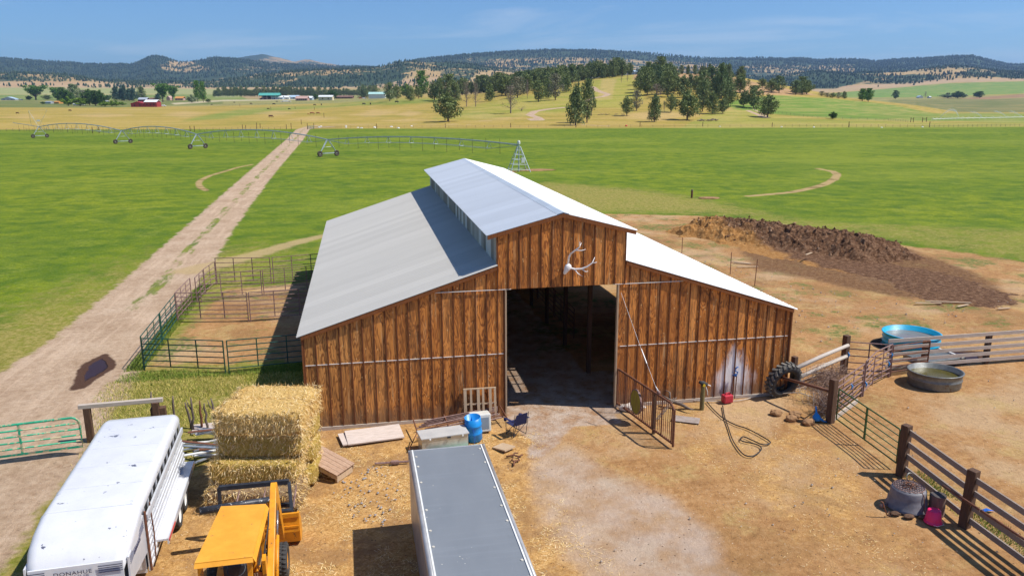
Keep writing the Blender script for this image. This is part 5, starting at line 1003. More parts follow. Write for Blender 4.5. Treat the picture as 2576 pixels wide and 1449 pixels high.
# wire netting between corner posts
wm_ = mat('wire', (.50, .47, .44), (.32, .26, .24), 8, .5, .4)
def netting(a, b, h, label, nz=6, nx_=18, jit=.05, seed=1):
    r_ = random.Random(seed); t = thing('wire_fence', label, 'wire fence', (a[0], a[1], 0), math.atan2(b[1]-a[1], b[0]-a[0])); L_ = math.hypot(b[0]-a[0], b[1]-a[1]); m = MB()
    for k in range(nz): m.tube([(L_*i/8, r_.uniform(-jit, jit), h*(k+.4)/nz+r_.uniform(-jit, jit)) for i in range(9)], .006, 4)
    for k in range(nx_): x = L_*(k+.5)/nx_; m.tube([(x+r_.uniform(-jit, jit), r_.uniform(-jit, jit), h*j/4) for j in range(5)], .005, 4)
    o = m.build('netting', wm_, t); return t
netting((12.2, -.05), (15.4, 1.6), .95, 'slack wire netting strung below the two bleached poles', 6, 22, .06, 2)
netting((11.9, -2.7), (12.15, .0), .9, 'bent wire netting sagging below the rusty rail', 6, 14, .12, 5)
pp = 'long pipe panels between the green gate and the stock tanks'
mk_panel((12.0, -2.75), (14.6, -.85), 1.35, 6, M['rust_purple'], 'purplish pipe panel nearest the green gate', pp, .026, 2); mk_panel((14.65, -.85), (17.15, .95), 1.45, 7, M['rust_purple'], 'purplish bowed pipe panel in the middle of the run', pp, .026, 2, sag=.15)
mk_panel((17.15, 1.0), (15.6, 1.75), 1.4, 5, M['rust_purple'], 'pipe panel from the tall dark post to the bend by the tanks', None, .024, 1); mk_panel((17.2, 1.0), (19.3, 1.35), 1.35, 6, M['rust'], 'short rusty pipe panel between the two stock tanks', None, .026, 0)
m = MB(); m.beam((12.1, -2.85, .07), (14.0, -1.45, .07), .06, .16); tag(m.build('base_board', M['grey_wood']), 'pale plank on edge under the purplish pipe panel', 'plank')
rails('board_fence', 'bleached grey board fence of five boards running off behind the stock tanks', (17.35, 1.5), (34, 1.75), [.2, .49, .78, 1.08, 1.4], M['grey_wood'], .045, .155, posts=(2.0, 5.2, 8.6, 12.0, 15.4))
rails('board_fence', 'near board fence of four boards at the bottom right of the yard', (11.72, -7.25), (11.42, -10.15), [.25, .68, 1.08, 1.48], M['grey_wood_y'], .05, .17)
rails('board_fence', 'last stretch of board fence leaving the picture at bottom right', (11.42, -10.3), (11.15, -15.8), [.22, .64, 1.05, 1.44], M['grey_wood_y'], .05, .17, posts=(2.9, 5.4))
m = MB(); m.tube([(11.05, -9.6, .95), (10.95, -12.0, 1.02), (10.85, -15.0, 1.05)], .035, 8); o = m.build('tied_pipe', M['rust'], smooth=True); tag(o, 'long rusty pipe tied along the outside of the bottom right board fence', 'pipe')
for y in (-11.1, -12.3): m = MB(); m.lathe([(.06, -.01), (.06, .01), (.05, 0)], 12, (10.98, y, 1.0), R=Matrix.Rotation(math.pi/2, 3, 'X'), closed=True); m.build('tie', M['pale_wood'], None); tag(bpy.data.objects[-1] if False else C.objects[-1], 'wire tie on the rusty pipe, %s one' % ('left' if y > -11.5 else 'right'), 'tie')
# tanks
def tank(name, label, c, rx, ry, h, m_, wl, wcol, rz=0., ribs=(), wall=.03):
    t = thing(name, label, 'stock tank', (c[0], c[1], 0), rz); m = MB(); pr = [(.99, 0), (1., .02)]
    for z in ribs: pr += [(1.0, z-.03), (1.025, z), (1.0, z+.03)]
    pr += [(1.01, h-.06), (1.05, h-.05), (1.06, h-.015), (1.04, h), (.99, h-.01), (.965, .03), (.001, .03)]
    m.lathe(pr, 56, sx=rx, sy=ry); m.build('tank_wall', m_, t, True); m = MB(); m.disc((0, 0, wl), .978, 48, sx=rx, sy=ry); m.build('water', wcol, t); return t
def water(name, c): t = NT(name); return t.out(t.mix(t.noise(t.obj(), 3, 4), c, tuple(x*.6 for x in c)), .06, 0, t.noise(t.obj(), 8), .01)
cyn = mat('cyan_plastic', (.01, .36, .62), (.015, .42, .66), 3, .4, spots=(.25, .55, .65), spot_sc=5, spot_th=.05)
tank('stock_tank', 'large round turquoise plastic tank holding muddy water', (20.98, 4.65), 1.25, 1.25, .66, cyn, .42, water('muddy_water', (.24, .20, .17)), .2, (.2, .4))
gt = mat('galv_tank', (.21, .22, .215), (.14, .15, .15), 5, .45, .4, spots=(.14, .11, .09), spot_sc=3)
tank('stock_tank', 'grey galvanised oval tank with greenish water inside the dirt pen', (18.38, -.22), 1.02, .92, .62, gt, .40, water('green_water', (.10, .085, .015)), -.35, (.3,))
t = thing('feed_tray', 'shallow grey tray lying between the two tanks behind the boards', 'tray', (20.6, 2.55, 0), .1); m = MB(); m.box((0, 0, .1), (2.3, 1.3, .2)); m.build('pan', gt, t, bevel=.03); m = MB(); m.box((.9, 0, .22), (.08, 1.35, .08)); m.build('lip', M['white_metal'], t)
t = thing('overturned_tank', 'upturned dark grey rubber tank with an iron grate and chain on its base', 'tank', (10.52, -8.95, 0), .2)
gr = mat('grey_rubber', (.19, .185, .21), (.14, .135, .155), 4, .6); m = MB(); m.lathe([(.56, 0), (.58, .05), (.54, .08), (.53, .26), (.50, .30), (.49, .40), (.475, .56), (.44, .62), (.001, .62)], 40); m.build('shell', gr, t, True)
m = MB()
for k in range(-4, 5):
    w_ = math.sqrt(max(.41**2-(k*.09)**2, .001)); m.tube([(-w_, k*.09, .635), (w_, k*.09, .635)], .011, 4); m.tube([(k*.09, -w_, .645), (k*.09, w_, .645)], .011, 4)
m.lathe([(.41, .64), (.425, .65), (.41, .66)], 30, closed=True); m.build('grate', M['rust_purple'], t)
m = MB(); m.tube([(.02, -.4, .66), (.02, -.5, .55), (.02, -.57, .1)], .014, 5); m.build('chain', M['rust'], t)
m = MB(); m.lathe([(.13, -.01), (.15, .01), (.13, .03)], 18, (.30, .25, .74), R=Matrix.Rotation(1.2, 3, 'X'), closed=True); m.build('hoop', gt, t)
for k in range(8): m = MB(); a = k*.8; m.tube([(.25*math.cos(a), .22*math.sin(a), .66), (.12*math.cos(a+2), .15*math.sin(a+2), .72)], .013, 5); m.build('iron_bit', M['rust'], t)
for k, (x, y, lb) in enumerate([(9.9, -9.3, 'flat stone under the left side of the upturned tank'), (10.15, -9.52, 'pale flat stone in front of the upturned tank'), (10.55, -9.62, 'flat stone beside the pink bucket')]): rock('flat_stone', (x, y, .04), (.15, .10, .055), bpy.data.materials['clod_soil'] if 'clod_soil' in bpy.data.materials else M['post_wood'], lb, 'stone', 11+k)
pk = mat('pink_plastic', (.92, .02, .15), (.86, .015, .12), 5, .4); t = thing('bucket', 'upturned bright pink bucket beside the tree stump', 'bucket', (10.66, -9.86, 0), .2)
t.scale = (1.25, 1.25, 1.2)
m = MB(); m.lathe([(.19, 0), (.195, .03), (.175, .04), (.172, .08), (.14, .30), (.12, .315), (.001, .315)], 28); m.build('pail', pk, t, True); m = MB(); m.tube([(-.19, -.02, .02), (-.1, -.2, .015), (.1, -.2, .015), (.19, -.02, .02)], .006, 5); m.build('handle', M['white_metal'], t)
t = thing('tree_stump', 'upright sawn log with dark top beside the pink bucket', 'stump', (11.12, -9.42, 0), 0)
bark = wood('bark', (.20, .13, .10), (.30, .21, .16), (.07, .04, .035)); m = MB(); vs_ = []
for z, s_ in ((-.02, 1.08), (.1, 1.02), (.35, .98), (.56, 1.0)):
    for k in range(22): a = 2*math.pi*k/22; r_ = .21*s_*(1+.06*math.sin(3*a)+.035*math.sin(8*a+1)); vs_.append((r_*math.cos(a), r_*math.sin(a), z))
m.add(vs_, [(i*22+k, i*22+(k+1) % 22, (i+1)*22+(k+1) % 22, (i+1)*22+k) for i in range(3) for k in range(22)]); m.build('bark', bark, t, True); m = MB(); m.add(vs_[66:], [tuple(range(22))]); m.build('cut_face', mat('dark_cut', (.05, .045, .05), (.10, .08, .07), 9, .8), t)
t = thing('iron_stake', 'thin rusty iron tool standing bent left of the upturned tank', 'iron tool', (9.55, -9.3, 0), .4); m = MB(); m.tube([(-.12, .1, .45), (-.08, .05, .42), (-.02, 0, .2), (.05, -.05, .02)], .02, 6); m.build('shaft', M['rust'], t, True); m = MB(); m.lathe([(.05, -.012), (.065, 0), (.05, .012)], 12, (.13, -.06, .05), R=Matrix.Rotation(1, 3, 'X'), closed=True); m.build('ring', M['rust'], t)
m = MB(); m.tube([(-.12, -.02, .05), (.05, .02, .06)], [.06, .05], 8); m.tube([(.05, .02, .06), (.35, .1, .14)], .02, 6); o = m.build('pipe_fitting', M['rust_purple'], smooth=True); o.location = (9.85, -8.85, 0); tag(o, 'rusty pipe fitting against the left of the upturned tank', 'pipe fitting')
t = thing('water_jug', 'crumpled bright blue plastic jug lying at the foot of the near corner post', 'jug', (11.42, -2.82, .0), .3)
jb = mat('jug_blue', (.02, .27, .66), (.015, .2, .55), 5, .35); m = MB(); m.lathe([(.001, 0), (.12, .01), (.15, .08), (.14, .2), (.08, .27), (.035, .34), (.03, .55), (.02, .56)], 16, (0, 0, 0), R=Matrix.Rotation(-.35, 3, 'X') @ Matrix.Rotation(.2, 3, 'Y')); m.build('jug_body', jb, t, True); m = MB(); m.tube([(.08, -.1, .12), (.2, -.12, .02), (.3, -.2, .0)], [.05, .04, .02], 6); m.build('flap', jb, t, True)
for k, p in enumerate([(11.86, -2.72, 1.0), (13.5, -1.6, .9), (14.7, -.8, .6), (16.9, .85, .75), (15.5, 1.62, 1.0), (17.1, 1.0, 1.1)]):
    m = MB(); m.tube([(0, 0, 0), (.05, -.03, -.1), (.0, -.05, -.24)], [.02, .04, .012], 5); o = m.build('baling_twine', jb, smooth=True); o.location = (p[0], p[1]-.06, p[2]); tag(o, ['knot of blue twine on the near corner post', 'blue twine on the panel nearest the green gate', 'blue twine where the two purplish panels meet', 'blue twine low on the bowed panel beside the bend', 'blue twine on the tall dark post', 'blue twine at the bend by the tanks'][k], 'twine', 'blue baling twine on the pen fences')
m = MB(); m.add([(0, 0, .02), (.3, .05, .05), (.45, -.1, .02), (.2, -.15, .08), (.05, -.1, .04)], [(0, 1, 3, 4), (1, 2, 3)]); o = m.build('blue_scrap', bpy.data.materials['blue_plastic']); o.location = (12.35, -9.6, 0); tag(o, 'scrap of royal blue plastic on the dirt behind the bottom right fence', 'plastic scrap')
# tumbleweeds and brush in the small pen
tw = mat('dry_brush', (.30, .20, .15), (.20, .13, .10), 8, .9)
def brush(c, r_, n, seed, label, m_=None, zs=.7):
    g = np.random.default_rng(seed); P_ = g.normal(size=(n, 3)); P_ /= np.linalg.norm(P_, axis=1)[:, None]; P_ = P_*g.uniform(.3, 1, (n, 1))*[r_, r_, r_*zs]+[0, 0, r_*zs*.8]; P_[:, 2] = np.maximum(P_[:, 2], .01)
    d = g.normal(size=(n, 3)); d /= np.linalg.norm(d, axis=1)[:, None]; s_ = g.normal(size=(n, 3)); s_ /= np.linalg.norm(s_, axis=1)[:, None]
    V_ = np.stack([P_-s_*.008, P_+s_*.008, P_+d*g.uniform(.15, .4, (n, 1))], 1).reshape(-1, 3); o = fastmesh('tumbleweed', V_, np.arange(3*n).reshape(-1, 3), m_ or tw); o.location = (c[0], c[1], 0); return tag(o, label, 'tumbleweed')
brush((12.9, -1.2), .75, 1500, 1, 'pinkish brown tumbleweed caught in the near corner of the small pen'); brush((13.6, .3), .7, 1200, 2, 'tumbleweed in the middle of the small pen behind the netting'); brush((12.2, -2.2), .5, 900, 3, 'tumbleweed against the sagging netting above the blue jug'); brush((14.6, .9), .6, 900, 4, 'tumbleweed by the purplish bowed panel in the small pen')
for k, (x, y) in enumerate([(10.9, -2.2), (11.0, -2.95), (10.6, -2.5), (10.3, -1.9)]): rock('dirt_clod', (x, y, .05), (.24, .18, .14), mat('clod_soil', (.34, .19, .09), (.24, .13, .06), 5, .95) if k == 0 else bpy.data.materials['clod_soil'], ['lumpy clod of orange soil just left of the blue jug', 'clod of orange soil in front of the blue jug', 'low orange soil clod nearer the hose', 'low orange soil clod nearest the tractor tyre'][k], 'soil clod', 20+k)
# ---------------------------------------------------------------- manure heap
hx0, hx1, hy0, hy1, st_ = 16., 43., 6., 47., .17
gx, gy = np.meshgrid(np.arange(hx0, hx1, st_), np.arange(hy0, hy1, st_), indexing='ij'); fx, fy = gx.ravel(), gy.ravel()
crest = sdl(fx, fy, [(26.2, 37.5), (29.2, 34.0), (31.5, 30), (33.3, 26.5)]); low = sdl(fx, fy, [(27, 31), (29.5, 23), (32, 17), (31, 13)])
nzl = fbm(fx*.9, fy*.9, 4, 41); nz1 = 1-np.abs(2*fbm(fx*1.5, fy*1.5, 4, 43)-1)
hh = 1.25*sstep(4.6, .4, crest+(nzl-.45)*2.5)+.10*sstep(6.5, 1.0, low+(nzl-.45)*3)*(1-.6*sstep(5, 0, crest)); hh = hh*sstep(43.5, 38.5, fy)
edge = sstep(.0, .35, hh); gz = hh*(.72+.45*nzl)+edge*(nz1-.62)*.62*np.clip(hh, .25, 1)+edge*(fbm(fx*3.2, fy*3.2, 3, 47)-.45)*.55*np.clip(hh, .3, 1)-.12*(1-edge)
ni, nj = gx.shape; ix = np.arange(ni*nj).reshape(ni, nj); keep = (hh.reshape(ni, nj) > .004); kq = keep[:-1, :-1] | keep[1:, 1:]
q = np.stack([ix[:-1, :-1], ix[1:, :-1], ix[1:, 1:], ix[:-1, 1:]], -1)[kq]; used = np.zeros(ni*nj, bool); used[q.ravel()] = True; re_ = np.cumsum(used)-1
mt = NT('manure'); _p = mt.pos(); x_, y_, z_ = mt.sep(_p); _n = mt.noise(_p, 3.2, 7, .8); _n2 = mt.noise(_p, .22, 3, .5)
_c = mt.ramp(_n, [(.32, (.030, .015, .009)), (.48, (.12, .060, .032)), (.68, (.31, .19, .115))]); _c2 = mt.ramp(_n, [(.32, (.16, .07, .02)), (.5, (.34, .17, .055)), (.66, (.50, .29, .12))])
_w = mt.step(mt.math('ADD', mt.math('MULTIPLY', x_, -1.), mt.math('MULTIPLY', mt.math('SUBTRACT', _n2, .5), 14.)), -28.2, -26.0); mt = mt.out(mt.mix(_w, _c, _c2), .95, 0, _n, .12, 1., spec=.1)
o = fastmesh('manure_heap', np.stack([fx, fy, gz], 1)[used], re_[q], mt, smooth=False); tag(o, 'long lumpy heap of dark brown manure and soil behind the barn', 'manure heap')
pebbles_later = 1; pw = M['pale_wood']; lbs = ['long pale stick leaning on the orange end of the manure heap', 'pale board on the grass below the left end of the heap', 'second pale board crossing the one below the heap', 'thin pale board lying flat nearer the steel stakes', 'short pale board at the dark foot of the manure heap', 'long pale plank in front of the low end of the heap', 'short pale plank right of the long one', 'pale plank left of the long one before the heap', 'small pale plank at the far right of the litter']
for k, (u_, v_, l, a) in enumerate([(1822, 588, 2.8, 1.2), (1862, 662, 1.3, -.6), (1868, 664, 1.2, -.4), (1880, 673, 1.6, .0), (2033, 655, 1.3, .7), (2385, 762, 2.6, -.25), (2422, 771, 1.1, .35), (2335, 765, 1.6, -.1), (2525, 778, .9, .1)]):
    x, y, z = G(u_, v_); m = MB(); m.box((0, 0, 0), (l, .13, .035)); o = m.build('stick' if k == 0 else 'board', pw); o.location = (x, y, .95 if k == 0 else .06 if k != 4 else .5); o.rotation_euler = (0, -.35 if k == 0 else .03, a); tag(o, lbs[k], 'board', 'boards scattered round the manure heap')
for k, (x, y, h) in enumerate([(19.69, 21.08, 1.5), (19.61, 17.51, 1.75), (19.26, 28.38, 1.3)]):
    m = MB(); m.box((0, 0, h/2), (.05, .012, h)); m.box((0, .02, h/2), (.012, .04, h)); o = m.build('steel_stake', M['rust']); o.location = (x, y, 0); o.rotation_euler = (0, .05 if k == 1 else 0, .2); tag(o, ['thin steel stake standing left of the other between barn and heap', 'taller leaning steel stake, nearer to the white roof edge', 'thin steel stake farthest back, by the roof edge'][k], 'stake', 'steel stakes between barn and heap')
# ---------------------------------------------------------------- loose straw, grass tufts, stones
def scatter_blades(name, poly, n, hgt, w, m_, seed, label, cat, flat=True, dens=None):
    g = np.random.default_rng(seed); p = np.array(poly, float); lo, hi = p.min(0), p.max(0); P_ = g.uniform(lo, hi, (n*3, 2)); P_ = P_[sdf(P_[:, 0], P_[:, 1], p) > g.uniform(-.6, .6, n*3)][:n]
    if dens is not None: P_ = P_[fbm(P_[:, 0]*1.1, P_[:, 1]*1.1, 3, seed) > dens]
    k = len(P_); z = height(P_[:, 0], P_[:, 1]); B = np.stack([P_[:, 0], P_[:, 1], z+(.012 if flat else -.01)], 1); a = g.uniform(0, 2*np.pi, k); l = g.uniform(*hgt, k)
    if flat: d = np.stack([np.cos(a)*l, np.sin(a)*l, g.uniform(.0, .16, k)*l], 1)
    else: t_ = g.uniform(.15, .8, k); d = np.stack([np.cos(a)*l*t_, np.sin(a)*l*t_, l], 1)
    b2 = a+np.pi/2 if flat else g.uniform(0, 2*np.pi, k); s_ = np.stack([np.cos(b2), np.sin(b2), 0*b2], 1)*g.uniform(*w, k)[:, None]
    o = fastmesh(name, np.stack([B-s_, B+s_, B+d], 1).reshape(-1, 3), np.arange(3*k).reshape(-1, 3), m_); return tag(o, label, cat, kind='stuff')
scatter_blades('loose_straw', [(-12.5, -16), (-9.4, -5), (-9.3, -1.5), (-5, -1.2), (1.5, -1.6), (.2, -4.4), (.6, -9), (2, -16)], 26000, (.06, .22), (.004, .009), blade_m, 5, 'loose golden straw strewn over the yard round the tractor and trailers', 'straw', dens=.45)
scatter_blades('loose_straw', wpoly([(1700, 1030), (2050, 1060), (2230, 1200), (2350, 1449), (2100, 1449), (1900, 1300), (1720, 1150)]), 2500, (.05, .14), (.004, .008), blade_m, 6, 'thin loose straw on the dirt by the hose', 'straw', dens=.45)
gb = NT('grass_blades'); _i = gb.isl(); gb = gb.out(gb.ramp(_i, [(0, (.12, .18, .015)), (.3, (.24, .28, .03)), (.5, (.50, .44, .09)), (1, (.74, .60, .24))]), .85)
gb2 = NT('green_blades'); _i = gb2.isl(); gb2 = gb2.out(gb2.ramp(_i, [(0, (.07, .14, .012)), (.5, (.14, .23, .02)), (1, (.34, .40, .06))]), .85)
scatter_blades('tall_grass', [(-15.6, 6.6), (-6.9, 6.8), (-6.9, .2), (-8.4, -1.3), (-10.8, -1), (-13.4, -3.2), (-14.2, 1)], 42000, (.04, .15), (.006, .014), gb, 7, 'long yellow and green grass between the track and the barn', 'grass', False, .30)
scatter_blades('green_weeds', [(-15.3, 6.6), (-7.2, 6.6), (-7.2, 7.6), (-10.6, 6.9), (-14.4, 7.9)], 6000, (.05, .15), (.008, .016), gb2, 8, 'green weeds along the foot of the corral panels', 'weeds', False)
scatter_blades('green_weeds', [(-15.3, 8), (-14.6, 8), (-14.5, 25), (-15.2, 25)], 9000, (.08, .24), (.008, .016), gb2, 9, 'green weeds between the farm track and the corral', 'weeds', False)
scatter_blades('green_weeds', [(12.0, -7), (12.5, -7), (12.2, -16), (11.6, -16)], 5000, (.05, .16), (.006, .014), gb2, 10, 'grey green weeds inside the bottom right board fence', 'weeds', False, .4)
def pebbles(poly, n, s, seed, label, m_, shape=(8,)):
    g = np.random.default_rng(seed); p = np.array(poly, float); P_ = g.uniform(p.min(0), p.max(0), (n*3, 2)); P_ = P_[sdf(P_[:, 0], P_[:, 1], p) > 0][:n]; k = len(P_)
    oc = np.array([(1, 0, 0), (0, 1, 0), (-1, 0, 0), (0, -1, 0), (0, 0, .8), (0, 0, -.6)], float); V_ = oc[None]*g.uniform(.6, 1.3, (k, 6, 1))*g.uniform(*s, (k, 1, 1)); a = g.uniform(0, 6.3, k); c_, s_ = np.cos(a)[:, None], np.sin(a)[:, None]
    V_ = np.stack([V_[..., 0]*c_-V_[..., 1]*s_+P_[:, :1], V_[..., 0]*s_+V_[..., 1]*c_+P_[:, 1:2], V_[..., 2]+.01], -1)
    T_ = np.array([(0, 1, 4), (1, 2, 4), (2, 3, 4), (3, 0, 4), (1, 0, 5), (2, 1, 5), (3, 2, 5), (0, 3, 5)]); o = fastmesh('loose_stones', V_.reshape(-1, 3), (T_[None]+6*np.arange(k)[:, None, None]).reshape(-1, 3), m_); return tag(o, label, 'stones', kind='stuff')
pebbles(wpoly([(880, 1180), (1000, 1165), (1010, 1230), (960, 1330), (880, 1300), (830, 1240)]), 90, (.015, .055), 3, 'grey stones scattered in the straw between hay and grey trailer', mat('grey_stone', (.36, .34, .34), (.26, .25, .26), 6, .9))
pebbles([(12.3, 4), (30, 9), (38, 16), (33, 11), (26, 12), (22, 20), (20, 30), (13, 27)], 320, (.015, .065), 4, 'pale stones scattered on the bare ground behind the barn', stone)
pebbles([(13, -12), (24, -8), (30, 3), (18, 0), (13, -4), (-8, -14), (8, -16)], 160, (.015, .05), 5, 'small stones scattered in the dirt pen', stone)
g_ = np.random.default_rng(91); P_ = g_.uniform([24, 12], [40, 41], (5200, 2)); hq = 1.35*sstep(5.0, .4, sdl(P_[:, 0], P_[:, 1], [(26.2, 37.5), (29.2, 34.0), (31.5, 30), (33.3, 26.5)])); ii = np.clip(((P_[:, 0]-hx0)/st_).astype(int), 0, ni-1); jj = np.clip(((P_[:, 1]-hy0)/st_).astype(int), 0, nj-1); zz_ = gz.reshape(ni, nj)[ii, jj]
kp = (g_.uniform(0, 1, 5200) < np.clip(hq*.6+.12*(zz_ > .1), 0, .8)) & (zz_ > .02); P_, zz_ = P_[kp], zz_[kp]; k = len(P_); oc = np.array([(1, 0, 0), (0, 1, 0), (-1, 0, 0), (0, -1, 0), (0, 0, .8), (0, 0, -.6)], float); V_ = oc[None]*g_.uniform(.5, 1.3, (k, 6, 1))*(.04+.16*g_.uniform(0, 1, (k, 1, 1))**3); a = g_.uniform(0, 6.3, k); c_, s_ = np.cos(a)[:, None], np.sin(a)[:, None]
V_ = np.stack([V_[..., 0]*c_-V_[..., 1]*s_+P_[:, :1], V_[..., 0]*s_+V_[..., 1]*c_+P_[:, 1:2], V_[..., 2]+zz_[:, None]+.02], -1); T_ = np.array([(0, 1, 4), (1, 2, 4), (2, 3, 4), (3, 0, 4), (1, 0, 5), (2, 1, 5), (3, 2, 5), (0, 3, 5)])
cm_ = NT('clod_brown'); _i = cm_.isl(); cm_ = cm_.out(cm_.ramp(_i, [(0, (.05, .026, .016)), (.5, (.16, .085, .045)), (1, (.34, .22, .14))]), .95, spec=.1)
tag(fastmesh('manure_clods', V_.reshape(-1, 3), (T_[None]+6*np.arange(k)[:, None, None]).reshape(-1, 3), cm_), 'brown clods strewn over the manure heap', 'clods', kind='stuff')
# ---------------------------------------------------------------- centre-pivot irrigation machine
pg = mat('pivot_galvanised', (.50, .56, .58), (.36, .42, .44), 1.5, .4, .4); dk2 = mat('pivot_rubber', (.05, .04, .035), (.09, .07, .05), 2, .9)
PV = [(21.2, 101.8), (-11.4, 146.3), (-44.6, 182.6), (-70.3, 213.2), (-107.8, 258.3)]; TH = 3.5
pt = thing('pivot_sprinkler', 'long grey centre pivot irrigation machine on wheeled towers across the green field', 'irrigation machine', (PV[0][0], PV[0][1], 0)); O_ = Vector((PV[0][0], PV[0][1], 0))
def PP(name, fn, m=None, par=None): b = MB(); fn(b); return b.build(name, m or pg, par or pt)
L3 = lambda p, z: Vector((p[0], p[1], z))-O_
tw_ = PP('centre_tower', lambda b: [b.tube([(sx*1.65, sy*1.65, 0), (sx*.22, sy*.22, 4.1)], .07, 5) for sx in (-1, 1) for sy in (-1, 1)])
for zz in (.35, 1.2, 2.0, 2.8, 3.5):
    w_ = 1.65-(1.43)*zz/4.1
    PP('brace', lambda b: [b.tube([p, q], .04, 4) for p, q in (((-w_, -w_, zz), (w_, -w_, zz)), ((-w_, w_, zz), (w_, w_, zz)), ((-w_, -w_, zz), (-w_, w_, zz)), ((w_, -w_, zz), (w_, w_, zz)))], None, tw_)
PP('riser_pipe', lambda b: b.tube([(0, 0, 0), (0, 0, 4.6)], .11, 8)); PP('swivel', lambda b: b.lathe([(.001, 4.5), (.24, 4.5), (.26, 4.8), (.2, 5.05), (.001, 5.1)], 12), M['white_metal']); PP('control_box', lambda b: b.box((.55, -.9, 1.9), (.55, .3, .8)), M['white_metal'])
for i in range(4):
    a, b_ = L3(PV[i], 4.35 if i == 0 else TH), L3(PV[i+1], TH); d = (b_-a); ln = d.length; d.z = 0; d.normalize(); s_ = Vector((-d.y, d.x, 0)); N_ = 28; bow = 1.55
    pts = [a.lerp(b_, k/N_)+Vector((0, 0, bow*4*(k/N_)*(1-k/N_)*(.6 if i == 0 else 1))) for k in range(N_+1)]; sp_ = PP('span_pipe', lambda b: b.tube(pts, .13, 6))
    bot = [a.lerp(b_, k/8)+Vector((0, 0, (-1.15 if 0 < k < 8 else -.1)*(1 if True else 0)+bow*2.6*(k/8)*(1-k/8))) for k in range(9)]
    for sd_ in (-1, 1): PP('truss_rod', lambda b: b.tube([p+s_*(.62*sd_ if 0 < k < 8 else 0) for k, p in enumerate(bot)], .035, 4), None, sp_)
    for k in range(1, 8):
        p = a.lerp(b_, k/8)+Vector((0, 0, bow*4*(k/8)*(1-k/8)*(.6 if i == 0 else 1))); q = bot[k]
        PP('truss_brace', lambda b: (b.tube([p, q+s_*.62], .05, 4), b.tube([p, q-s_*.62], .05, 4), b.tube([q-s_*.62, q+s_*.62], .04, 4)), None, sp_)
    for k in range(1, 16): p = a.lerp(b_, (k+.3)/16.5); PP('drop_hose', lambda b: b.tube([p+Vector((0, 0, 1.0)), p+Vector((.02, 0, -1.6 if k % 2 else -1.2))], .03, 4), dk2, sp_)
    tb = L3(PV[i+1], 0); tower = PP('tower', lambda b: [b.tube([tb+s_*(2.1*q)+Vector((0, 0, .75)), tb+s_*.12*q+d*.2*e+Vector((0, 0, TH))], .085, 5) for q in (-1, 1) for e in (-1, 1)]+[b.beam(tb-s_*2.25+Vector((0, 0, .7)), tb+s_*2.25+Vector((0, 0, .7)), .18, .2), b.tube([tb-s_*1.2+Vector((0, 0, 2)), tb+s_*1.2+Vector((0, 0, 2))], .04, 4)])
    for q in (-1, 1):
        c_ = tb+s_*(2.1*q)+Vector((0, 0, .62)); ang = math.atan2(d.y, d.x); PP('wheel', lambda b: b.lathe([(.3, -.15), (.55, -.2), (.62, -.12), (.62, .12), (.55, .2), (.3, .15), (.12, .1), (.12, -.1)], 18, c_, R=Matrix.Rotation(ang, 3, 'Z') @ Matrix.Rotation(math.pi/2, 3, 'Y'), closed=True), dk2, tower)
e0 = L3(PV[4], TH); dl = (L3(PV[4], 0)-L3(PV[3], 0)).normalized(); PP('overhang_pipe', lambda b: b.tube([e0, e0+dl*9+Vector((0, 0, .5)), e0+dl*22+Vector((0, 0, 1.0))], .09, 6)); PP('overhang_cable', lambda b: (b.tube([e0+dl*6+Vector((0, 0, .3)), e0+Vector((-2.4, 0, 5.2))], .04, 4), b.tube([e0, e0+Vector((-2.4, 0, 5.2)), e0+Vector((3.0, .5, 5.5)), e0], .055, 4)))
PP('number_plate', lambda b: b.box(e0+Vector((.1, 0, 2.0)), (1.1, .06, .5)), M['white_metal'])
for k in range(4): p = e0+dl*(4+4.5*k)+Vector((0, 0, .4)); PP('drop_hose', lambda b: b.tube([p, p-Vector((0, 0, 2.3))], .03, 4), dk2)
rock('soil_mound', (24.5, 103, 0), (3.2, 1.0, .25), bpy.data.materials['clod_soil'], 'long low mound of bare soil right of the pivot tower', 'soil', 31); rock('soil_mound', (18.5, 101.0, 0), (2.4, .8, .25), bpy.data.materials['clod_soil'], 'low bare soil strip left of the pivot tower', 'soil', 33)
t = thing('valve_riser', 'rusty capped pipe riser standing in the green field behind the heap', 'pipe', (34.6, 61.8, 0)); m = MB(); m.tube([(0, 0, 0), (0, 0, .85)], .13, 8); m.build('pipe', M['rust'], t); m = MB(); m.lathe([(.001, .85), (.14, .85), (.14, .98), (.001, 1.02)], 10); m.build('cap', M['stick_wood'], t); rock('soil_mound', (36.5, 60.9, 0), (1.5, .8, .16), bpy.data.materials['clod_soil'], 'small bare soil mound beside the pipe riser in the field', 'soil', 35)
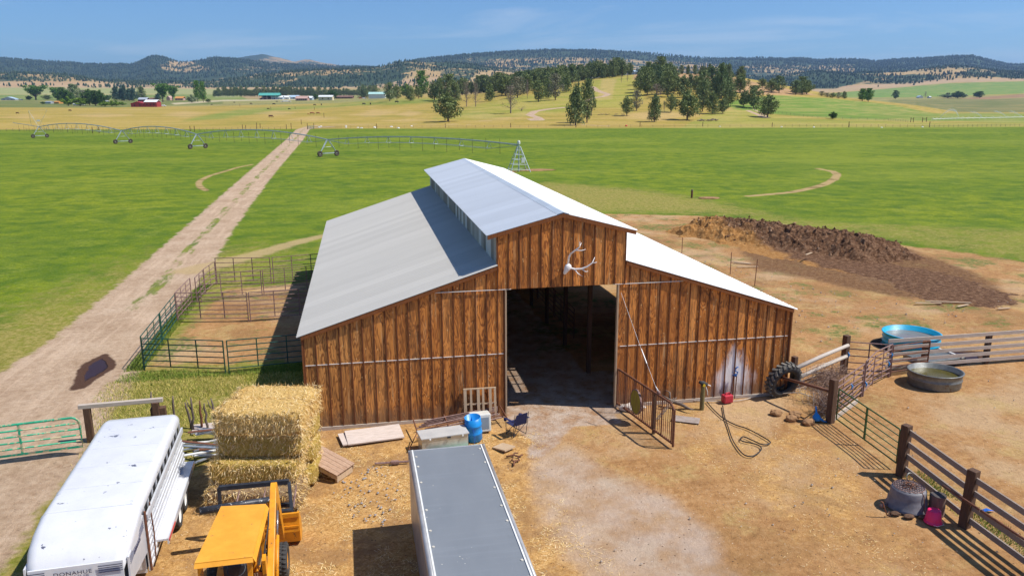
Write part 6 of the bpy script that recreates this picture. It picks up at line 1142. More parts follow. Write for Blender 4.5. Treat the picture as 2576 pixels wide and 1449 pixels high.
# ---------------------------------------------------------------- trees
def leaf_mat(name, cs):
    t = NT(name); i_ = t.isl(); r_ = t.rnd(); n = t.noise(t.obj(), .55, 3, .6); f_ = t.math('ADD', t.math('MULTIPLY', i_, .55), t.math('MULTIPLY', n, .45)); c_ = t.ramp(f_, [(.15, cs[0]), (.5, cs[1]), (.85, cs[2])]); c_ = t.mix(t.math('MULTIPLY', r_, .45), c_, tuple(a*b for a, b in zip(cs[1], (1.12, 1.08, .8)))); return t.out(c_, .85, spec=.2)
LM = {'J': leaf_mat('juniper_leaf', ((.07, .11, .038), (.17, .215, .08), (.32, .36, .15))), 'P': leaf_mat('pine_leaf', ((.065, .115, .045), (.15, .205, .085), (.28, .33, .15))), 'grey': leaf_mat('grey_leaf', ((.12, .12, .08), (.22, .215, .15), (.34, .32, .23))),
 'broad': leaf_mat('broad_leaf', ((.05, .12, .02), (.10, .21, .035), (.18, .32, .06))), 'dark': leaf_mat('dark_leaf', ((.025, .065, .014), (.055, .115, .022), (.11, .19, .045))), 'lime': leaf_mat('lime_leaf', ((.08, .15, .012), (.15, .24, .02), (.24, .34, .045))), 'spruce': leaf_mat('spruce_leaf', ((.03, .07, .05), (.06, .12, .09), (.12, .19, .15))), 'pale': leaf_mat('pale_leaf', ((.12, .17, .10), (.20, .26, .16), (.30, .36, .25)))}
bk_ = wood('tree_bark', (.16, .10, .07), (.24, .16, .11), (.06, .04, .03)); dead_ = wood('dead_bark', (.26, .19, .16), (.36, .28, .24), (.14, .10, .09))
def tree_proto(name, kind, shape, nleaf, seed, lsz=.05):
    """unit tree, height 1, crown width about 1: trunk and branches, then leaf clumps"""
    g = np.random.default_rng(seed); r_ = random.Random(seed); root = bpy.data.objects.new(name, None); tr_ = MB(); top = .9 if shape != 'bush' else .4
    dd_ = kind.startswith('dead'); lean = r_.uniform(-.04, .04); tp = [(0, 0, -.03)]+[(lean*k/4+r_.uniform(-.012, .012), r_.uniform(-.012, .012), top*k/4) for k in range(1, 5)]
    tr_.tube(tp, [.036, .030, .022, .014, .005], 6); ends = []
    nb = {'cone': 22, 'round': 20, 'tall': 22, 'bush': 10, 'vase': 16, 'dead': 30}[shape]
    for k in range(nb):
        f_ = (k+.5)/nb; z0 = {'cone': .06+.78*f_, 'round': .07+.62*f_, 'tall': .06+.84*f_, 'bush': .03+.2*f_, 'vase': .10+.50*f_, 'dead': .16+.70*f_}[shape]; a = k*2.4+r_.uniform(-.5, .5)
        w_ = {'cone': .44*(1-.72*f_)+.05, 'round': .46*math.sin(math.pi*min(1, .30+f_*.58)), 'tall': .44*math.sin(math.pi*(.22+.68*f_)), 'bush': .45, 'vase': .20+.32*f_, 'dead': .44*(1-.7*f_)}[shape]*r_.uniform(.68, 1.15)
        up = {'cone': .05, 'round': .18, 'tall': .14, 'bush': .38, 'vase': .42, 'dead': .22}[shape]*r_.uniform(.6, 1.3)
        e = (math.cos(a)*w_, math.sin(a)*w_, min(z0+up, .96)); mid = (e[0]*.5, e[1]*.5, z0+up*.35); tr_.tube([(lean*z0, 0, z0), mid, e], [.012, .008, .002], 4); ends.append((e, w_))
        ends.append(((e[0]*.5, e[1]*.5, z0+up*.6), w_))
        if dd_:
            for q in range(5): tt = r_.uniform(.35, 1); b0 = [mid[i]*(1-tt)+e[i]*tt for i in range(3)]; tr_.tube([b0, (b0[0]+r_.uniform(-.11, .11), b0[1]+r_.uniform(-.11, .11), b0[2]+r_.uniform(-.01, .12))], [.005, .0015], 3)
    C.objects.link(root); tr_.build('trunk', dead_ if dd_ else bk_, root)
    if nleaf:
        if shape != 'dead': ends += [((0, 0, .93), .1), ((.02, 0, .80), .15), ((0, .03, .62), .25)]
        E_ = np.array([e for e, _ in ends]); S_ = np.array([.12+.13*w for _, w in ends]); i_ = g.integers(0, len(E_), nleaf); n_ = g.normal(size=(nleaf, 3)); n_ /= np.linalg.norm(n_, axis=1)[:, None]
        P_ = E_[i_]+n_*S_[i_, None]*g.uniform(.25, 1.05, (nleaf, 1))*np.array([1, 1, .72]); P_[:, 2] = np.clip(P_[:, 2], .03, 1.0)
        a_ = g.normal(size=(nleaf, 3)); a_ /= np.linalg.norm(a_, axis=1)[:, None]; b_ = np.cross(a_, g.normal(size=(nleaf, 3))); b_ /= np.linalg.norm(b_, axis=1)[:, None]; s1 = g.uniform(.5, 1.2, (nleaf, 1))*lsz
        fastmesh('crown', np.stack([P_-a_*s1-b_*s1*.6, P_+a_*s1-b_*s1*.4, P_+b_*s1], 1).reshape(-1, 3), np.arange(3*nleaf).reshape(-1, 3), LM[kind.replace('dead', '') or 'J'] if kind != 'dead' else dead_, root)
    return root
PR = {}
for k, (kind, shape, n, ls) in {'J1': ('J', 'round', 2600, .036), 'J2': ('J', 'cone', 2400, .036), 'J3': ('J', 'tall', 2600, .034), 'J4': ('J', 'round', 2200, .036), 'P1': ('P', 'cone', 2200, .036), 'P2': ('P', 'tall', 2200, .036), 'G1': ('grey', 'tall', 1600, .034), 'D1': ('dead', 'dead', 0, 0), 'D2': ('deadgrey', 'dead', 420, .022), 'B1': ('broad', 'vase', 2600, .040), 'B2': ('broad', 'tall', 2600, .036), 'K1': ('dark', 'round', 2600, .040), 'K2': ('dark', 'tall', 2400, .036), 'L1': ('lime', 'bush', 1500, .05), 'L2': ('lime', 'round', 2000, .045), 'S1': ('spruce', 'cone', 2400, .036), 'E1': ('pale', 'bush', 1500, .05), 'U1': ('dead', 'bush', 0, 0)}.items():
    PR[k] = tree_proto('tree', kind, shape, n, sum(map(ord, k)), ls); 
used_p = set(); TB = []
def plant(k, p, h, w, label, cat='tree', group=None, name=None, rz=None):
    src = PR[k]; rz = random.uniform(0, 6.28) if rz is None else rz
    if k in used_p: o = dup(src, p, rz, label, group)
    else: o = src; used_p.add(k); o.location = p; o.rotation_euler = (0, 0, rz)
    o.scale = (w, w, h); o['label'] = label; o['category'] = cat
    if group: o['group'] = group
    elif 'group' in o: del o['group']
    o.name = name or {'J': 'juniper_tree', 'P': 'pine_tree', 'G': 'juniper_tree', 'D': 'dead_tree', 'B': 'leafy_tree', 'K': 'leafy_tree', 'L': 'bush', 'S': 'spruce_tree', 'E': 'bush', 'U': 'bare_bush'}[k[0]]
    TB.append(p); return o
fA = lambda x, y: ((1000+x/4.2933)/1.16460, (150+y/4.2933)/1.1646); fB = lambda x, y: ((1600+x/3.68)/1.1646, (150+y/3.68)/1.1646)
fC = lambda x, y: ((x/4.2933)/1.1646, (150+y/4.2933)/1.1646); fD = lambda x, y: ((600+x/4.2933)/1.1646, (200+y/4.2933)/1.1646); fE = lambda x, y: ((2000+x/2.576)/1.1646, (100+y/2.576)/1.1646)
def plant_at(f, s, x, yt, yb, w, k, label, dmax=None, cat='tree', group=None, name=None):
    u_, v_ = f(x, yb); _, vt = f(x, yt); p = T(u_, v_, dmax); D = depth(p); return plant(k, p, (v_-vt)*D/F*1.03, w/s/1.1646*D/F*1.22, label, cat, group, name)
HG = 'junipers and pines crowded over the mid hill'
for x, yt, yb, w, k, lb in [(1340, 555, 890, 265, 'J1', 'full round dark juniper alone at the foot of the hill, with shadow to its left'), (1350, 325, 625, 190, 'J3', 'very tall dark juniper rising behind the lone round one'), (1430, 400, 640, 140, 'J2', 'broad olive juniper touching the tall dark one on its right'), (1575, 415, 700, 130, 'D2', 'grey brown half-dead tree, left of two standing together on the slope'), (1690, 425, 700, 120, 'D2', 'brown half-dead tree, right of two standing together on the slope'), (1870, 420, 632, 125, 'J2', 'single dark juniper with bare foot in front of the dense stand'), (2130, 465, 785, 200, 'D2', 'large spreading bare tree with yellow lower twigs and long shadow'), (2215, 350, 590, 170, 'G1', 'tall grey thinning tree just behind the large bare one'), (2340, 380, 600, 70, 'D1', 'slender dead snag right of the grey thinning tree'), (2480, 400, 640, 140, 'J3', 'bushy juniper with dark shadow left of the grassy slope'),
 (610, 415, 632, 130, 'P2', 'dark tree beside the right end of the long white barn'), (700, 430, 615, 95, 'J4', 'smaller dark tree right of the one by the white barn'), (820, 425, 580, 150, 'L2', 'light green willow-like tree among the dark ones'), (865, 460, 630, 110, 'J2', 'dark tree standing in front of the light green one'), (970, 460, 600, 95, 'J4', 'squat olive tree under the tall cottonwood'), (1010, 255, 560, 160, 'B2', 'tall bright cottonwood towering above its neighbours left of the hill'), (1170, 395, 622, 165, 'J1', 'wide dark tree left of the tall dark juniper'), (1240, 350, 622, 110, 'P1', 'narrow dark pine between the wide tree and the tall juniper'),
 (290, 420, 560, 120, 'P1', 'dark pine at the left end of the long white barn'), (2270, 660, 752, 120, 'U1', 'leafless low bush on the tan slope')]:
    plant_at(fA, 4.2933, x, yt, yb, w, k, lb, 900 if x > 1000 else 1250, 'bush' if k == 'U1' else 'tree')
for x, yt, yb, w, k, lb in [(315, 390, 802, 190, 'J2', 'ragged tall juniper at the field edge, left of the close pair'), (440, 345, 775, 140, 'J3', 'dark slim juniper at the field edge, right of the close pair'), (490, 430, 700, 90, 'D2', 'grey dying tree behind the right one of the close pair'), (870, 500, 700, 115, 'J4', 'rounded olive juniper on the tan patch of the slope'), (975, 445, 645, 100, 'G1', 'sparse grey tree behind the rounded olive juniper'), (1165, 485, 765, 135, 'J2', 'upright juniper near the field edge with a leaning grey trunk'), (1272, 545, 650, 60, 'D1', 'thin dead sapling in the middle of the slope'), (1345, 475, 662, 105, 'J4', 'small juniper right of the thin dead sapling'), (1520, 445, 745, 205, 'J1', 'broad very dark juniper at the foot of the hill'), (1685, 355, 655, 135, 'J3', 'tall olive juniper right of the broad dark one'), (1790, 450, 680, 130, 'J2', 'greyish juniper with long shadow, middle of the right-hand clump'), (1905, 520, 675, 105, 'J4', 'low pale juniper at the right-hand clump\'s near edge'), (1960, 385, 600, 150, 'J1', 'round grey green juniper behind the low pale one'), (1880, 165, 520, 125, 'P2', 'very tall narrow pine rising over the right-hand clump'), (1965, 150, 300, 85, 'P1', 'pine on the crest just right of the tall narrow one'), (1670, 245, 560, 145, 'J3', 'tall juniper behind the olive one in the right-hand clump'), (1480, 280, 505, 150, 'J2', 'juniper standing behind the broad dark one'), (1555, 260, 420, 85, 'P1', 'slim pine on the bare red ground of the crest'), (1190, 370, 510, 175, 'D2', 'brown dying tree in front of the left big clump'), (1310, 250, 500, 145, 'J3', 'tall juniper at the right of the left big clump'), (1235, 245, 470, 120, 'P2', 'tall pine in the heart of the left big clump'), (1090, 210, 480, 145, 'J3', 'tall dark juniper left of the dying brown tree'), (1015, 225, 450, 115, 'J1', 'dark juniper at the grassy edge of the left big clump'),
 (2090, 260, 450, 135, 'J1', 'grey green juniper on the bare red ridge'), (2235, 395, 618, 165, 'J3', 'wide dark juniper, middle of three above the green meadow'), (2130, 430, 600, 110, 'J1', 'dark juniper, left of three above the green meadow'), (2385, 485, 715, 185, 'J1', 'round topped juniper alone at the corner of the green meadow'), (2330, 300, 395, 80, 'J4', 'small dark juniper low on the red ridge'), (2430, 305, 450, 115, 'J1', 'bushy juniper near the end of the red ridge'), (2510, 285, 452, 110, 'P2', 'taller juniper at the end of the red ridge'), (215, 270, 445, 115, 'J2', 'compact dark juniper at the left edge of the grassy slope'), (100, 270, 530, 135, 'G1', 'grey leaning juniper left of the compact dark one'), (20, 320, 512, 110, 'J2', 'juniper behind the grey leaning one'), (350, 335, 385, 22, 'J4', 'tiny sapling on the grassy slope'), (812, 262, 342, 30, 'D1', 'bare sapling under the crest, left of two'), (876, 258, 332, 30, 'D1', 'bare sapling under the crest, right of two'), (2690, 330, 470, 110, 'P2', 'pine behind the meadow, left of the leafy bush'), (2760, 350, 470, 120, 'J1', 'round juniper at the far end of the ridge')]:
    plant_at(fB, 3.68, x, yt, yb, w, k, lb, 780)
# dense stand: fill between the named ones
g = np.random.default_rng(12); cand = []
for poly, f, n in [([(1470, 470), (1900, 520), (2080, 590), (2576, 480), (2576, 300), (2300, 290), (1900, 350), (1480, 390)], fA, 115), ([(0, 470), (190, 400), (330, 330), (620, 300), (960, 262), (960, 200), (500, 205), (0, 250)], fB, 84), ([(1000, 300), (1000, 430), (1380, 480), (1420, 300), (1200, 240)], fB, 18), ([(1560, 520), (1980, 560), (1990, 400), (1600, 380)], fB, 10)]:
    P_ = np.array(poly, float); q = 0; tries = 0
    while q < n and tries < 4000:
        tries += 1; x, y = g.uniform(P_.min(0), P_.max(0))
        if sdf(np.array([x]), np.array([y]), P_)[0] < 0: continue
        u_, v_ = f(x, y)
        if any(abs(u_-a)*1.0 < 6 and abs(v_-b) < 2.6 for a, b in cand): continue
        cand.append((u_, v_)); p = T(u_, v_, 800); hm = float(g.uniform(10, 17.5)); plant(['J1', 'J2', 'J3', 'P1', 'P2', 'J4', 'J3'][g.integers(7)], p, hm, hm*float(g.uniform(.52, .85)), 'dark juniper or pine packed among others on the wooded hill', 'tree', HG); q += 1
for k in range(34):       # crest line behind
    u_ = 1420+ (k*14.2) % 482 + g.uniform(-5, 5); v_ = float(np.interp(u_, [1420, 1592, 1700, 1801, 1900], [204, 187, 184, 189, 206]))+1.5
    if 1590 < u_ < 1650: continue
    p = T(u_, v_+2, 765); hm = float(g.uniform(8, 14)); plant(['J1', 'J3', 'P1', 'P2', 'J2'][k % 5], (p[0]+g.uniform(0, 8), p[1]+g.uniform(5, 40), p[2]-.6), hm, hm*float(g.uniform(.5, .75)), 'juniper on the skyline along the crest of the wooded hill', 'tree', 'junipers along the crest of the hill')
# valley left: groves
for x, yt, yb, w, k, lb in [(450, 435, 602, 220, 'B1', 'wide round green tree far left on the valley floor'), (362, 550, 602, 60, 'K1', 'small shrub left of the wide round green tree'), (590, 540, 600, 95, 'J4', 'dull green shrub right of the wide round green tree'), (720, 440, 582, 140, 'B1', 'light green tree at the left of the farmhouse grove'), (790, 475, 660, 165, 'K1', 'dark tree at the left of the farmhouse grove'), (860, 520, 680, 120, 'K2', 'dark tree next to the left edge of the grove'), (940, 435, 640, 140, 'P2', 'tall olive tree behind the white roofs in the grove'), (1040, 490, 600, 110, 'G1', 'hazy olive tree in the middle of the grove'), (1130, 495, 685, 135, 'K1', 'dark round tree right of the white roofs'), (1205, 515, 692, 130, 'K2', 'dark tree in the right half of the grove'), (1275, 505, 692, 115, 'K1', 'dark tree at the right end of the grove'), (860, 585, 692, 110, 'L1', 'bright lime bush in front of the grove, left'), (1010, 595, 692, 170, 'L2', 'yellow green bushy tree before the white roofs'), (1320, 635, 700, 115, 'L1', 'lime bush at the right foot of the grove'), (1410, 628, 697, 95, 'L1', 'yellow green bush next to the lime one'), (1462, 622, 695, 95, 'L1', 'rounded yellow green bush below the spruces'), (1540, 645, 684, 80, 'L1', 'low bush left of the red barn'), (1460, 455, 625, 115, 'S1', 'blue spruce, first of the row left of the red barn'), (1530, 480, 627, 95, 'S1', 'shorter blue spruce, second of the row'), (1570, 445, 627, 90, 'S1', 'tallest blue spruce, third of the row'), (1625, 480, 628, 90, 'S1', 'blue spruce, fourth of the row'), (1685, 468, 630, 95, 'S1', 'blue spruce, last of the row by the red barn'), (1785, 455, 622, 120, 'P1', 'open pine behind the roof of the red barn'), (1352, 560, 628, 55, 'K1', 'small dark tree between grove and spruces'), (1990, 540, 622, 85, 'S1', 'short bluish tree right of the red barn'), (2050, 435, 642, 160, 'B1', 'big green cottonwood, left of the pair right of the red barn'), (2175, 455, 628, 120, 'B1', 'darker cottonwood, right of the pair right of the red barn'), (2490, 398, 642, 85, 'B2', 'tall narrow poplar, left of the two'), (2560, 410, 645, 80, 'B2', 'tall narrow poplar, right of the two'), (2415, 558, 652, 105, 'E1', 'pale green bush left of the poplars'), (2620, 600, 650, 60, 'J4', 'low bush right of the poplars'), (542, 640, 670, 45, 'K1', 'tiny round bush before the grey sheds')]:
    plant_at(fC, 4.2933, x, yt, yb, w, k, lb, 1500, 'bush' if k in ('L1', 'E1') else 'tree')
VG = 'pines in the valley row behind the ranch buildings'
for k in range(46):
    x = 120+k*27+g.uniform(-9, 9); y0 = 352+g.uniform(-8, 4); plant_at(fD, 4.2933, x, y0-g.uniform(70, 125), y0, g.uniform(42, 62), ['P1', 'P2', 'J3'][k % 3], 'dark pine in the long row behind the ranch buildings', 1700, 'tree', VG)
for k in range(26):
    x = 1270+k*32+g.uniform(-9, 9); y0 = 345+g.uniform(-8, 4); plant_at(fD, 4.2933, x, y0-g.uniform(60, 115), y0, g.uniform(42, 62), ['P1', 'P2', 'J3'][k % 3], 'dark pine in the long row behind the ranch buildings', 1700, 'tree', VG)
for x, yt, yb, w, k, lb in [(1600, 290, 400, 130, 'K1', 'bright green round tree between the cream barn and the brown sheds'), (1395, 335, 400, 90, 'K1', 'dark bush left of the cream barn'), (2000, 220, 375, 110, 'P1', 'tall dark pine left of the long white barn'), (2080, 230, 370, 90, 'P2', 'pine behind the left half of the long white barn'), (2140, 235, 370, 100, 'J3', 'pine behind the middle of the long white barn')]: plant_at(fD, 4.2933, x, yt, yb, w, k, lb, 1400)
for x, yt, yb, w, k, lb in [(1135, 590, 643, 50, 'K1', 'small round tree alone on the green meadow to the right'), (1355, 422, 508, 60, 'B2', 'bright green poplar, left of a touching pair in the right valley'), (1400, 420, 512, 60, 'B2', 'bright green poplar, right of a touching pair in the right valley'), (1605, 433, 492, 42, 'K2', 'lone dark tree leaning in the right valley'), (1830, 440, 484, 32, 'D1', 'bare tree beside the small white shed'), (2000, 448, 486, 90, 'E1', 'pale grey bush left of the dark tree in the right valley'), (2075, 436, 488, 66, 'K1', 'dark tree between two pale bushes'), (2115, 450, 484, 50, 'E1', 'pale bush right of the dark tree'), (2215, 440, 478, 40, 'K1', 'small dark tree, left of two on the far right'), (2240, 438, 484, 48, 'K2', 'small dark tree, right of two on the far right'), (1050, 436, 470, 40, 'G1', 'grey green shrub at the left of a low row'), (1090, 448, 478, 42, 'G1', 'second grey green shrub of the low row'), (1130, 446, 484, 44, 'J4', 'third shrub of the low row, darker'), (1175, 446, 488, 44, 'G1', 'fourth grey green shrub of the low row'), (1218, 436, 490, 36, 'J2', 'taller shrub at the right end of the low row'), (900, 335, 450, 90, 'J3', 'big juniper at the very end of the red ridge'), (935, 360, 455, 80, 'J1', 'dark juniper hanging over the end of the red ridge')]:
    plant_at(fE, 2.576, x, yt, yb, w, k, lb, 2400 if x > 1000 else 790, 'bush' if k == 'E1' else 'tree')
# ---------------------------------------------------------------- far woods, one mass per hill
fm = NT('far_wood_mat'); _i = fm.isl(); fm = fm.out(fm.ramp(_i, [(0, (.020, .045, .022)), (.6, (.05, .08, .036)), (1, (.10, .125, .055))]), .9, spec=.1)
def far_wood(label, d0, d1, n, hs, seed, wth):
    g = np.random.default_rng(seed); D_ = g.uniform(d0**2, d1**2, n)**.5; S_ = g.uniform(-.95, .95, n)*D_; x = CAM[0]+D_*FH[0]+S_*RH[0]; y = CAM[1]+D_*FH[1]+S_*RH[1]
    z = height(x, y); z2 = height(x-FH[0]*25, y-FH[1]*25); uu, vv = project(x, y, z); cl = fbm(x/90, y/90, 3, 51)
    i = np.clip(np.searchsorted(rings, np.hypot(x-CAM[0], y-CAM[1])), 0, nr_-1); aa = np.arctan2(S_, D_); j = np.clip(np.searchsorted(az, aa), 0, na-1); wv = wood_.reshape(nr_, na)[i, j]
    keep = (g.uniform(0, 1, n) < np.clip(wv*1.35-.12+(cl-.45)*1.6, .03, 1)*wth) & (z > z2-6); x, y, z = x[keep], y[keep], z[keep]; k = len(x); h = g.uniform(*hs, k); w_ = h*g.uniform(.26, .42, k); a = g.uniform(0, 6.28, k)
    V_ = []
    for q in range(4): V_.append(np.stack([x+np.cos(a+q*1.571)*w_*.8, y+np.sin(a+q*1.571)*w_*.8, z+h*.12], 1))
    for q in range(4): V_.append(np.stack([x+np.cos(a+.6+q*1.571)*w_*.62, y+np.sin(a+.6+q*1.571)*w_*.62, z+h*g.uniform(.5, .68, k)], 1))
    V_.append(np.stack([x+g.uniform(-.1, .1, k)*h, y, z+h], 1)); V_ = np.stack(V_, 1).reshape(-1, 3)
    T_ = [(q, (q+1) % 4, 4+(q+1) % 4) for q in range(4)]+[(q, 4+(q+1) % 4, 4+q) for q in range(4)]+[(4+q, 4+(q+1) % 4, 8) for q in range(4)]
    o = fastmesh('far_wood', V_, (np.array(T_)[None]+9*np.arange(k)[:, None, None]).reshape(-1, 3), fm); return tag(o, label, 'woods', kind='stuff')
far_wood('dark juniper and pine woods over the nearer foothills', 2450, 3500, 30000, (7, 13), 61, .85)
far_wood('blue green woods covering the long far mountains', 4300, 6300, 60000, (11, 20), 62, .75)
# ---------------------------------------------------------------- far buildings
def bm2(name, c, r=.6): return mat(name, c, tuple(x*.85 for x in c), .3, r)
FB = {'white': bm2('wall_white', (.72, .72, .70)), 'cream': bm2('wall_cream', (.66, .58, .40)), 'red': bm2('wall_red', (.33, .03, .03)), 'brown': bm2('wall_brown', (.22, .12, .09)), 'pink': bm2('wall_pink', (.52, .33, .28)), 'blue': bm2('wall_blue', (.42, .50, .58)), 'teal': bm2('roof_teal', (.10, .42, .36), .5), 'pteal': bm2('roof_pale_teal', (.42, .66, .62), .5), 'rwhite': bm2('roof_white', (.80, .82, .84), .4), 'rgrey': bm2('roof_grey', (.40, .44, .50), .5), 'rblue': bm2('roof_blue', (.45, .60, .74), .5), 'orange': bm2('wall_orange', (.60, .28, .07)), 'dark': bm2('dark_opening', (.03, .025, .02))}
def building(f, s, x0, x1, yt, yb, wall_, roof_, label, dmax=1500, dp=10, gable=False, open_=False, name='farm_building', wins=0, rh=.45):
    u0, v_ = f(x0, yb); u1, _ = f(x1, yb); _, vt = f(x0, yt); p = T((u0+u1)/2, v_, dmax); D = depth(p); W_ = (u1-u0)*D/F; H = (v_-vt)*D/F; hw_ = H*(1-rh)
    t = thing(name, label, 'building', p, YAW); 
    if open_:
        for x in np.linspace(-W_/2+.3, W_/2-.3, 6): m = MB(); m.box((x, .2, hw_/2), (.35, .35, hw_+1)); m.build('post', FB[wall_], t)
        m = MB(); m.box((0, dp, hw_/2), (W_*.9, .3, hw_+1)); m.build('back_wall', FB['dark'], t)
    else: m = MB(); m.box((0, dp/2, hw_/2-.5), (W_*.96, dp, hw_+1)); m.build('wall', FB[wall_], t)
    m = MB()
    if gable: m.prism([(-W_/2, hw_-.1), (0, H), (W_/2, hw_-.1), (W_/2, hw_-.35), (0, H-.3), (-W_/2, hw_-.35)], 'y', -.5, dp+.5)
    else: m.prism([(-.5, hw_-.1), (dp/2, H), (dp+.5, hw_-.1), (dp+.5, hw_-.35), (dp/2, H-.3), (-.5, hw_-.35)], 'x', -W_/2, W_/2)
    m.build('roof', FB[roof_], t)
    if gable: m = MB(); m.prism([(-W_*.48, hw_-.2), (0, H-.35), (W_*.48, hw_-.2)], 'y', 0.1, dp); m.build('gable', FB[wall_], t)
    for k in range(wins): m = MB(); x = -W_*.4+W_*.8*(k+.5)/wins; m.box((x, -.02, hw_*.5), (min(1.6, W_*.1), .1, min(1.4, hw_*.5))); m.build('window' if k != wins//2 or wins < 3 else 'door', FB['dark'], t)
    return t
s4 = 4.2933
building(fC, s4, 10, 190, 565, 606, 'blue', 'rblue', 'pale blue house with grey gable roof at the far left edge', gable=True, wins=3, rh=.6)
building(fC, s4, 912, 1005, 580, 615, 'white', 'rwhite', 'white roofed farmhouse half hidden in the grove', dmax=1000)
building(fC, s4, 565, 640, 635, 664, 'rgrey', 'rgrey', 'low grey shed left of the farmhouse grove', rh=.2); building(fC, s4, 680, 742, 632, 664, 'orange', 'orange', 'small orange shed by the farmhouse grove', rh=.3)
building(fC, s4, 1648, 1810, 640, 706, 'red', 'red', 'long dark red barn wing with low roof', gable=True, wins=2, rh=.35); building(fC, s4, 1735, 1850, 588, 640, 'red', 'rgrey', 'tall red barn with grey roof behind the red wing', wins=2); building(fC, s4, 1815, 1975, 618, 706, 'red', 'rwhite', 'open red shed with white metal roof right of the red barn', wins=3, rh=.3)
building(fC, s4, 1880, 1985, 590, 620, 'brown', 'brown', 'low brown house behind the open red shed'); building(fC, s4, 2095, 2140, 568, 622, 'pink', 'pink', 'narrow brick red gabled shed between the cottonwoods', gable=True); building(fC, s4, 2200, 2305, 575, 622, 'pink', 'orange', 'orange brown house with white garage left of the poplars', wins=3)
building(fD, s4, 680, 940, 318, 398, 'white', 'teal', 'open hay shed with long teal green roof', open_=True, rh=.36); building(fD, s4, 690, 825, 368, 398, 'brown', 'brown', 'brown roofed cottage in front of the teal roofed shed', wins=3, gable=True); building(fD, s4, 838, 980, 350, 396, 'blue', 'rwhite', 'pale grey shed right of the teal roofed one', wins=2); building(fD, s4, 940, 1060, 350, 394, 'white', 'rwhite', 'white shed in the middle of the ranch buildings', wins=2); building(fD, s4, 1060, 1180, 345, 392, 'blue', 'rblue', 'light blue grey shed left of the pink one', wins=1); building(fD, s4, 1140, 1292, 355, 412, 'pink', 'pink', 'pinkish barn with dark open bays', wins=5, rh=.5); building(fD, s4, 1300, 1352, 356, 404, 'blue', 'rwhite', 'small pale building right of the pinkish barn', wins=1); building(fD, s4, 1430, 1606, 345, 408, 'cream', 'rwhite', 'cream coloured barn with white roof', rh=.3, wins=2); building(fD, s4, 1525, 1572, 315, 350, 'rgrey', 'rgrey', 'little grey gabled top behind the cream barn', gable=True)
building(fD, s4, 1645, 1860, 348, 386, 'brown', 'brown', 'long low brown shed row left of the parked machinery', wins=4); building(fD, s4, 2060, 2268, 306, 384, 'white', 'pteal', 'long white barn with pale green roof beside the dark trees', rh=.32, wins=0)
building(fB, 3.68, 948, 1005, 190, 232, 'blue', 'rblue', 'pale blue lean-to on the hilltop', 765, rh=.3); building(fB, 3.68, 1004, 1148, 168, 235, 'white', 'rwhite', 'white roofed house on the hilltop among junipers', 765, wins=3); building(fB, 3.68, 1170, 1245, 180, 232, 'brown', 'rgrey', 'low dark building right of the hilltop house', 765)
building(fE, 2.576, 1782, 1815, 466, 486, 'white', 'rblue', 'small white shed on the right valley floor', 2400, gable=True); building(fE, 2.576, 1863, 1878, 471, 485, 'blue', 'rwhite', 'tiny box hut right of the small white shed', 2400)
def car(f, s, x, y, ln, c, label, dmax=1500):
    u_, v_ = f(x, y); p = T(u_, v_, dmax); t = thing('parked_vehicle', label, 'vehicle', p, YAW+.1); m = MB(); m.box((0, 0, .75), (ln, 1.9, .8)); m.prism([(-ln*.3, 1.15), (-ln*.22, 1.75), (ln*.18, 1.75), (ln*.3, 1.15)], 'y', -.85, .85); m.build('body', c, t, bevel=.1)
    for q in (-1, 1):
        for w in (-1, 1): m = MB(); m.lathe([(.001, -.1), (.36, -.1), (.36, .1), (.001, .1)], 12, (q*ln*.32, w*.9, .36), R=Matrix.Rotation(math.pi/2, 3, 'X')); m.build('wheel', dk2, t)
for a in [(fC, s4, 2055, 700, 5, FB['rwhite'], 'small white vehicle right of the red barns'), (fC, s4, 1345, 640, 6, FB['rwhite'], 'white vehicle between grove and spruces'), (fD, s4, 1020, 428, 12, FB['rwhite'], 'long white trailer lying in the field below the ranch'), (fD, s4, 1555, 404, 6, FB['rwhite'], 'white pickup in front of the cream barn'), (fD, s4, 1960, 386, 6, FB['red'], 'red machine parked left of the long white barn'), (fD, s4, 2005, 388, 6, FB['rwhite'], 'white truck, middle one left of the long white barn'), (fD, s4, 2035, 376, 5, FB['orange'], 'orange machine nearest the long white barn'), (fD, s4, 1800, 384, 6, FB['rgrey'], 'grey vehicle by the brown sheds'), (fB, 3.68, 522, 300, 5, FB['rwhite'], 'white car on the crest of the grassy slope', 765), (fC, s4, 265, 604, 5, FB['rwhite'], 'pale vehicle right of the pale blue house')]: car(*a)
# ---------------------------------------------------------------- cattle
ck = mat('black_hide', (.012, .011, .011), None, 4, .7); cb_ = mat('brown_hide', (.10, .035, .015), None, 4, .7); ct = mat('tan_hide', (.38, .17, .06), None, 4, .7)
def cow(f, s, x, y, m_, label, rz, sc=1., dmax=1500, graze=True):
    u_, v_ = f(x, y); p = T(u_, v_, dmax); b = MB(); hz = .45 if graze else 1.35
    b.tube([(-1.0, 0, 1.12), (-.9, 0, 1.05), (-.5, 0, .98), (.1, 0, .95), (.6, 0, 1.02), (.9, 0, 1.08), (1.15, 0, hz*.5+.5), (1.35, 0, hz), (1.6, 0, hz-.12)], [.10, .30, .38, .42, .38, .26, .17, .15, .08], 10)
    for lx in (-.75, .65):
        for ly in (-.2, .2): b.tube([(lx, ly, .95), (lx+(-.08 if lx < 0 else .02), ly, .5), (lx, ly, 0)], [.14, .075, .055], 6)
    b.tube([(-1.02, 0, 1.2), (-1.12, 0, .8), (-1.1, 0, .5)], [.03, .02, .03], 5); o = b.build('cow', m_, smooth=True); o.location = p; o.rotation_euler = (0, 0, rz); o.scale = (sc,)*3; tag(o, label, 'cow', 'cattle grazing beyond the green field')
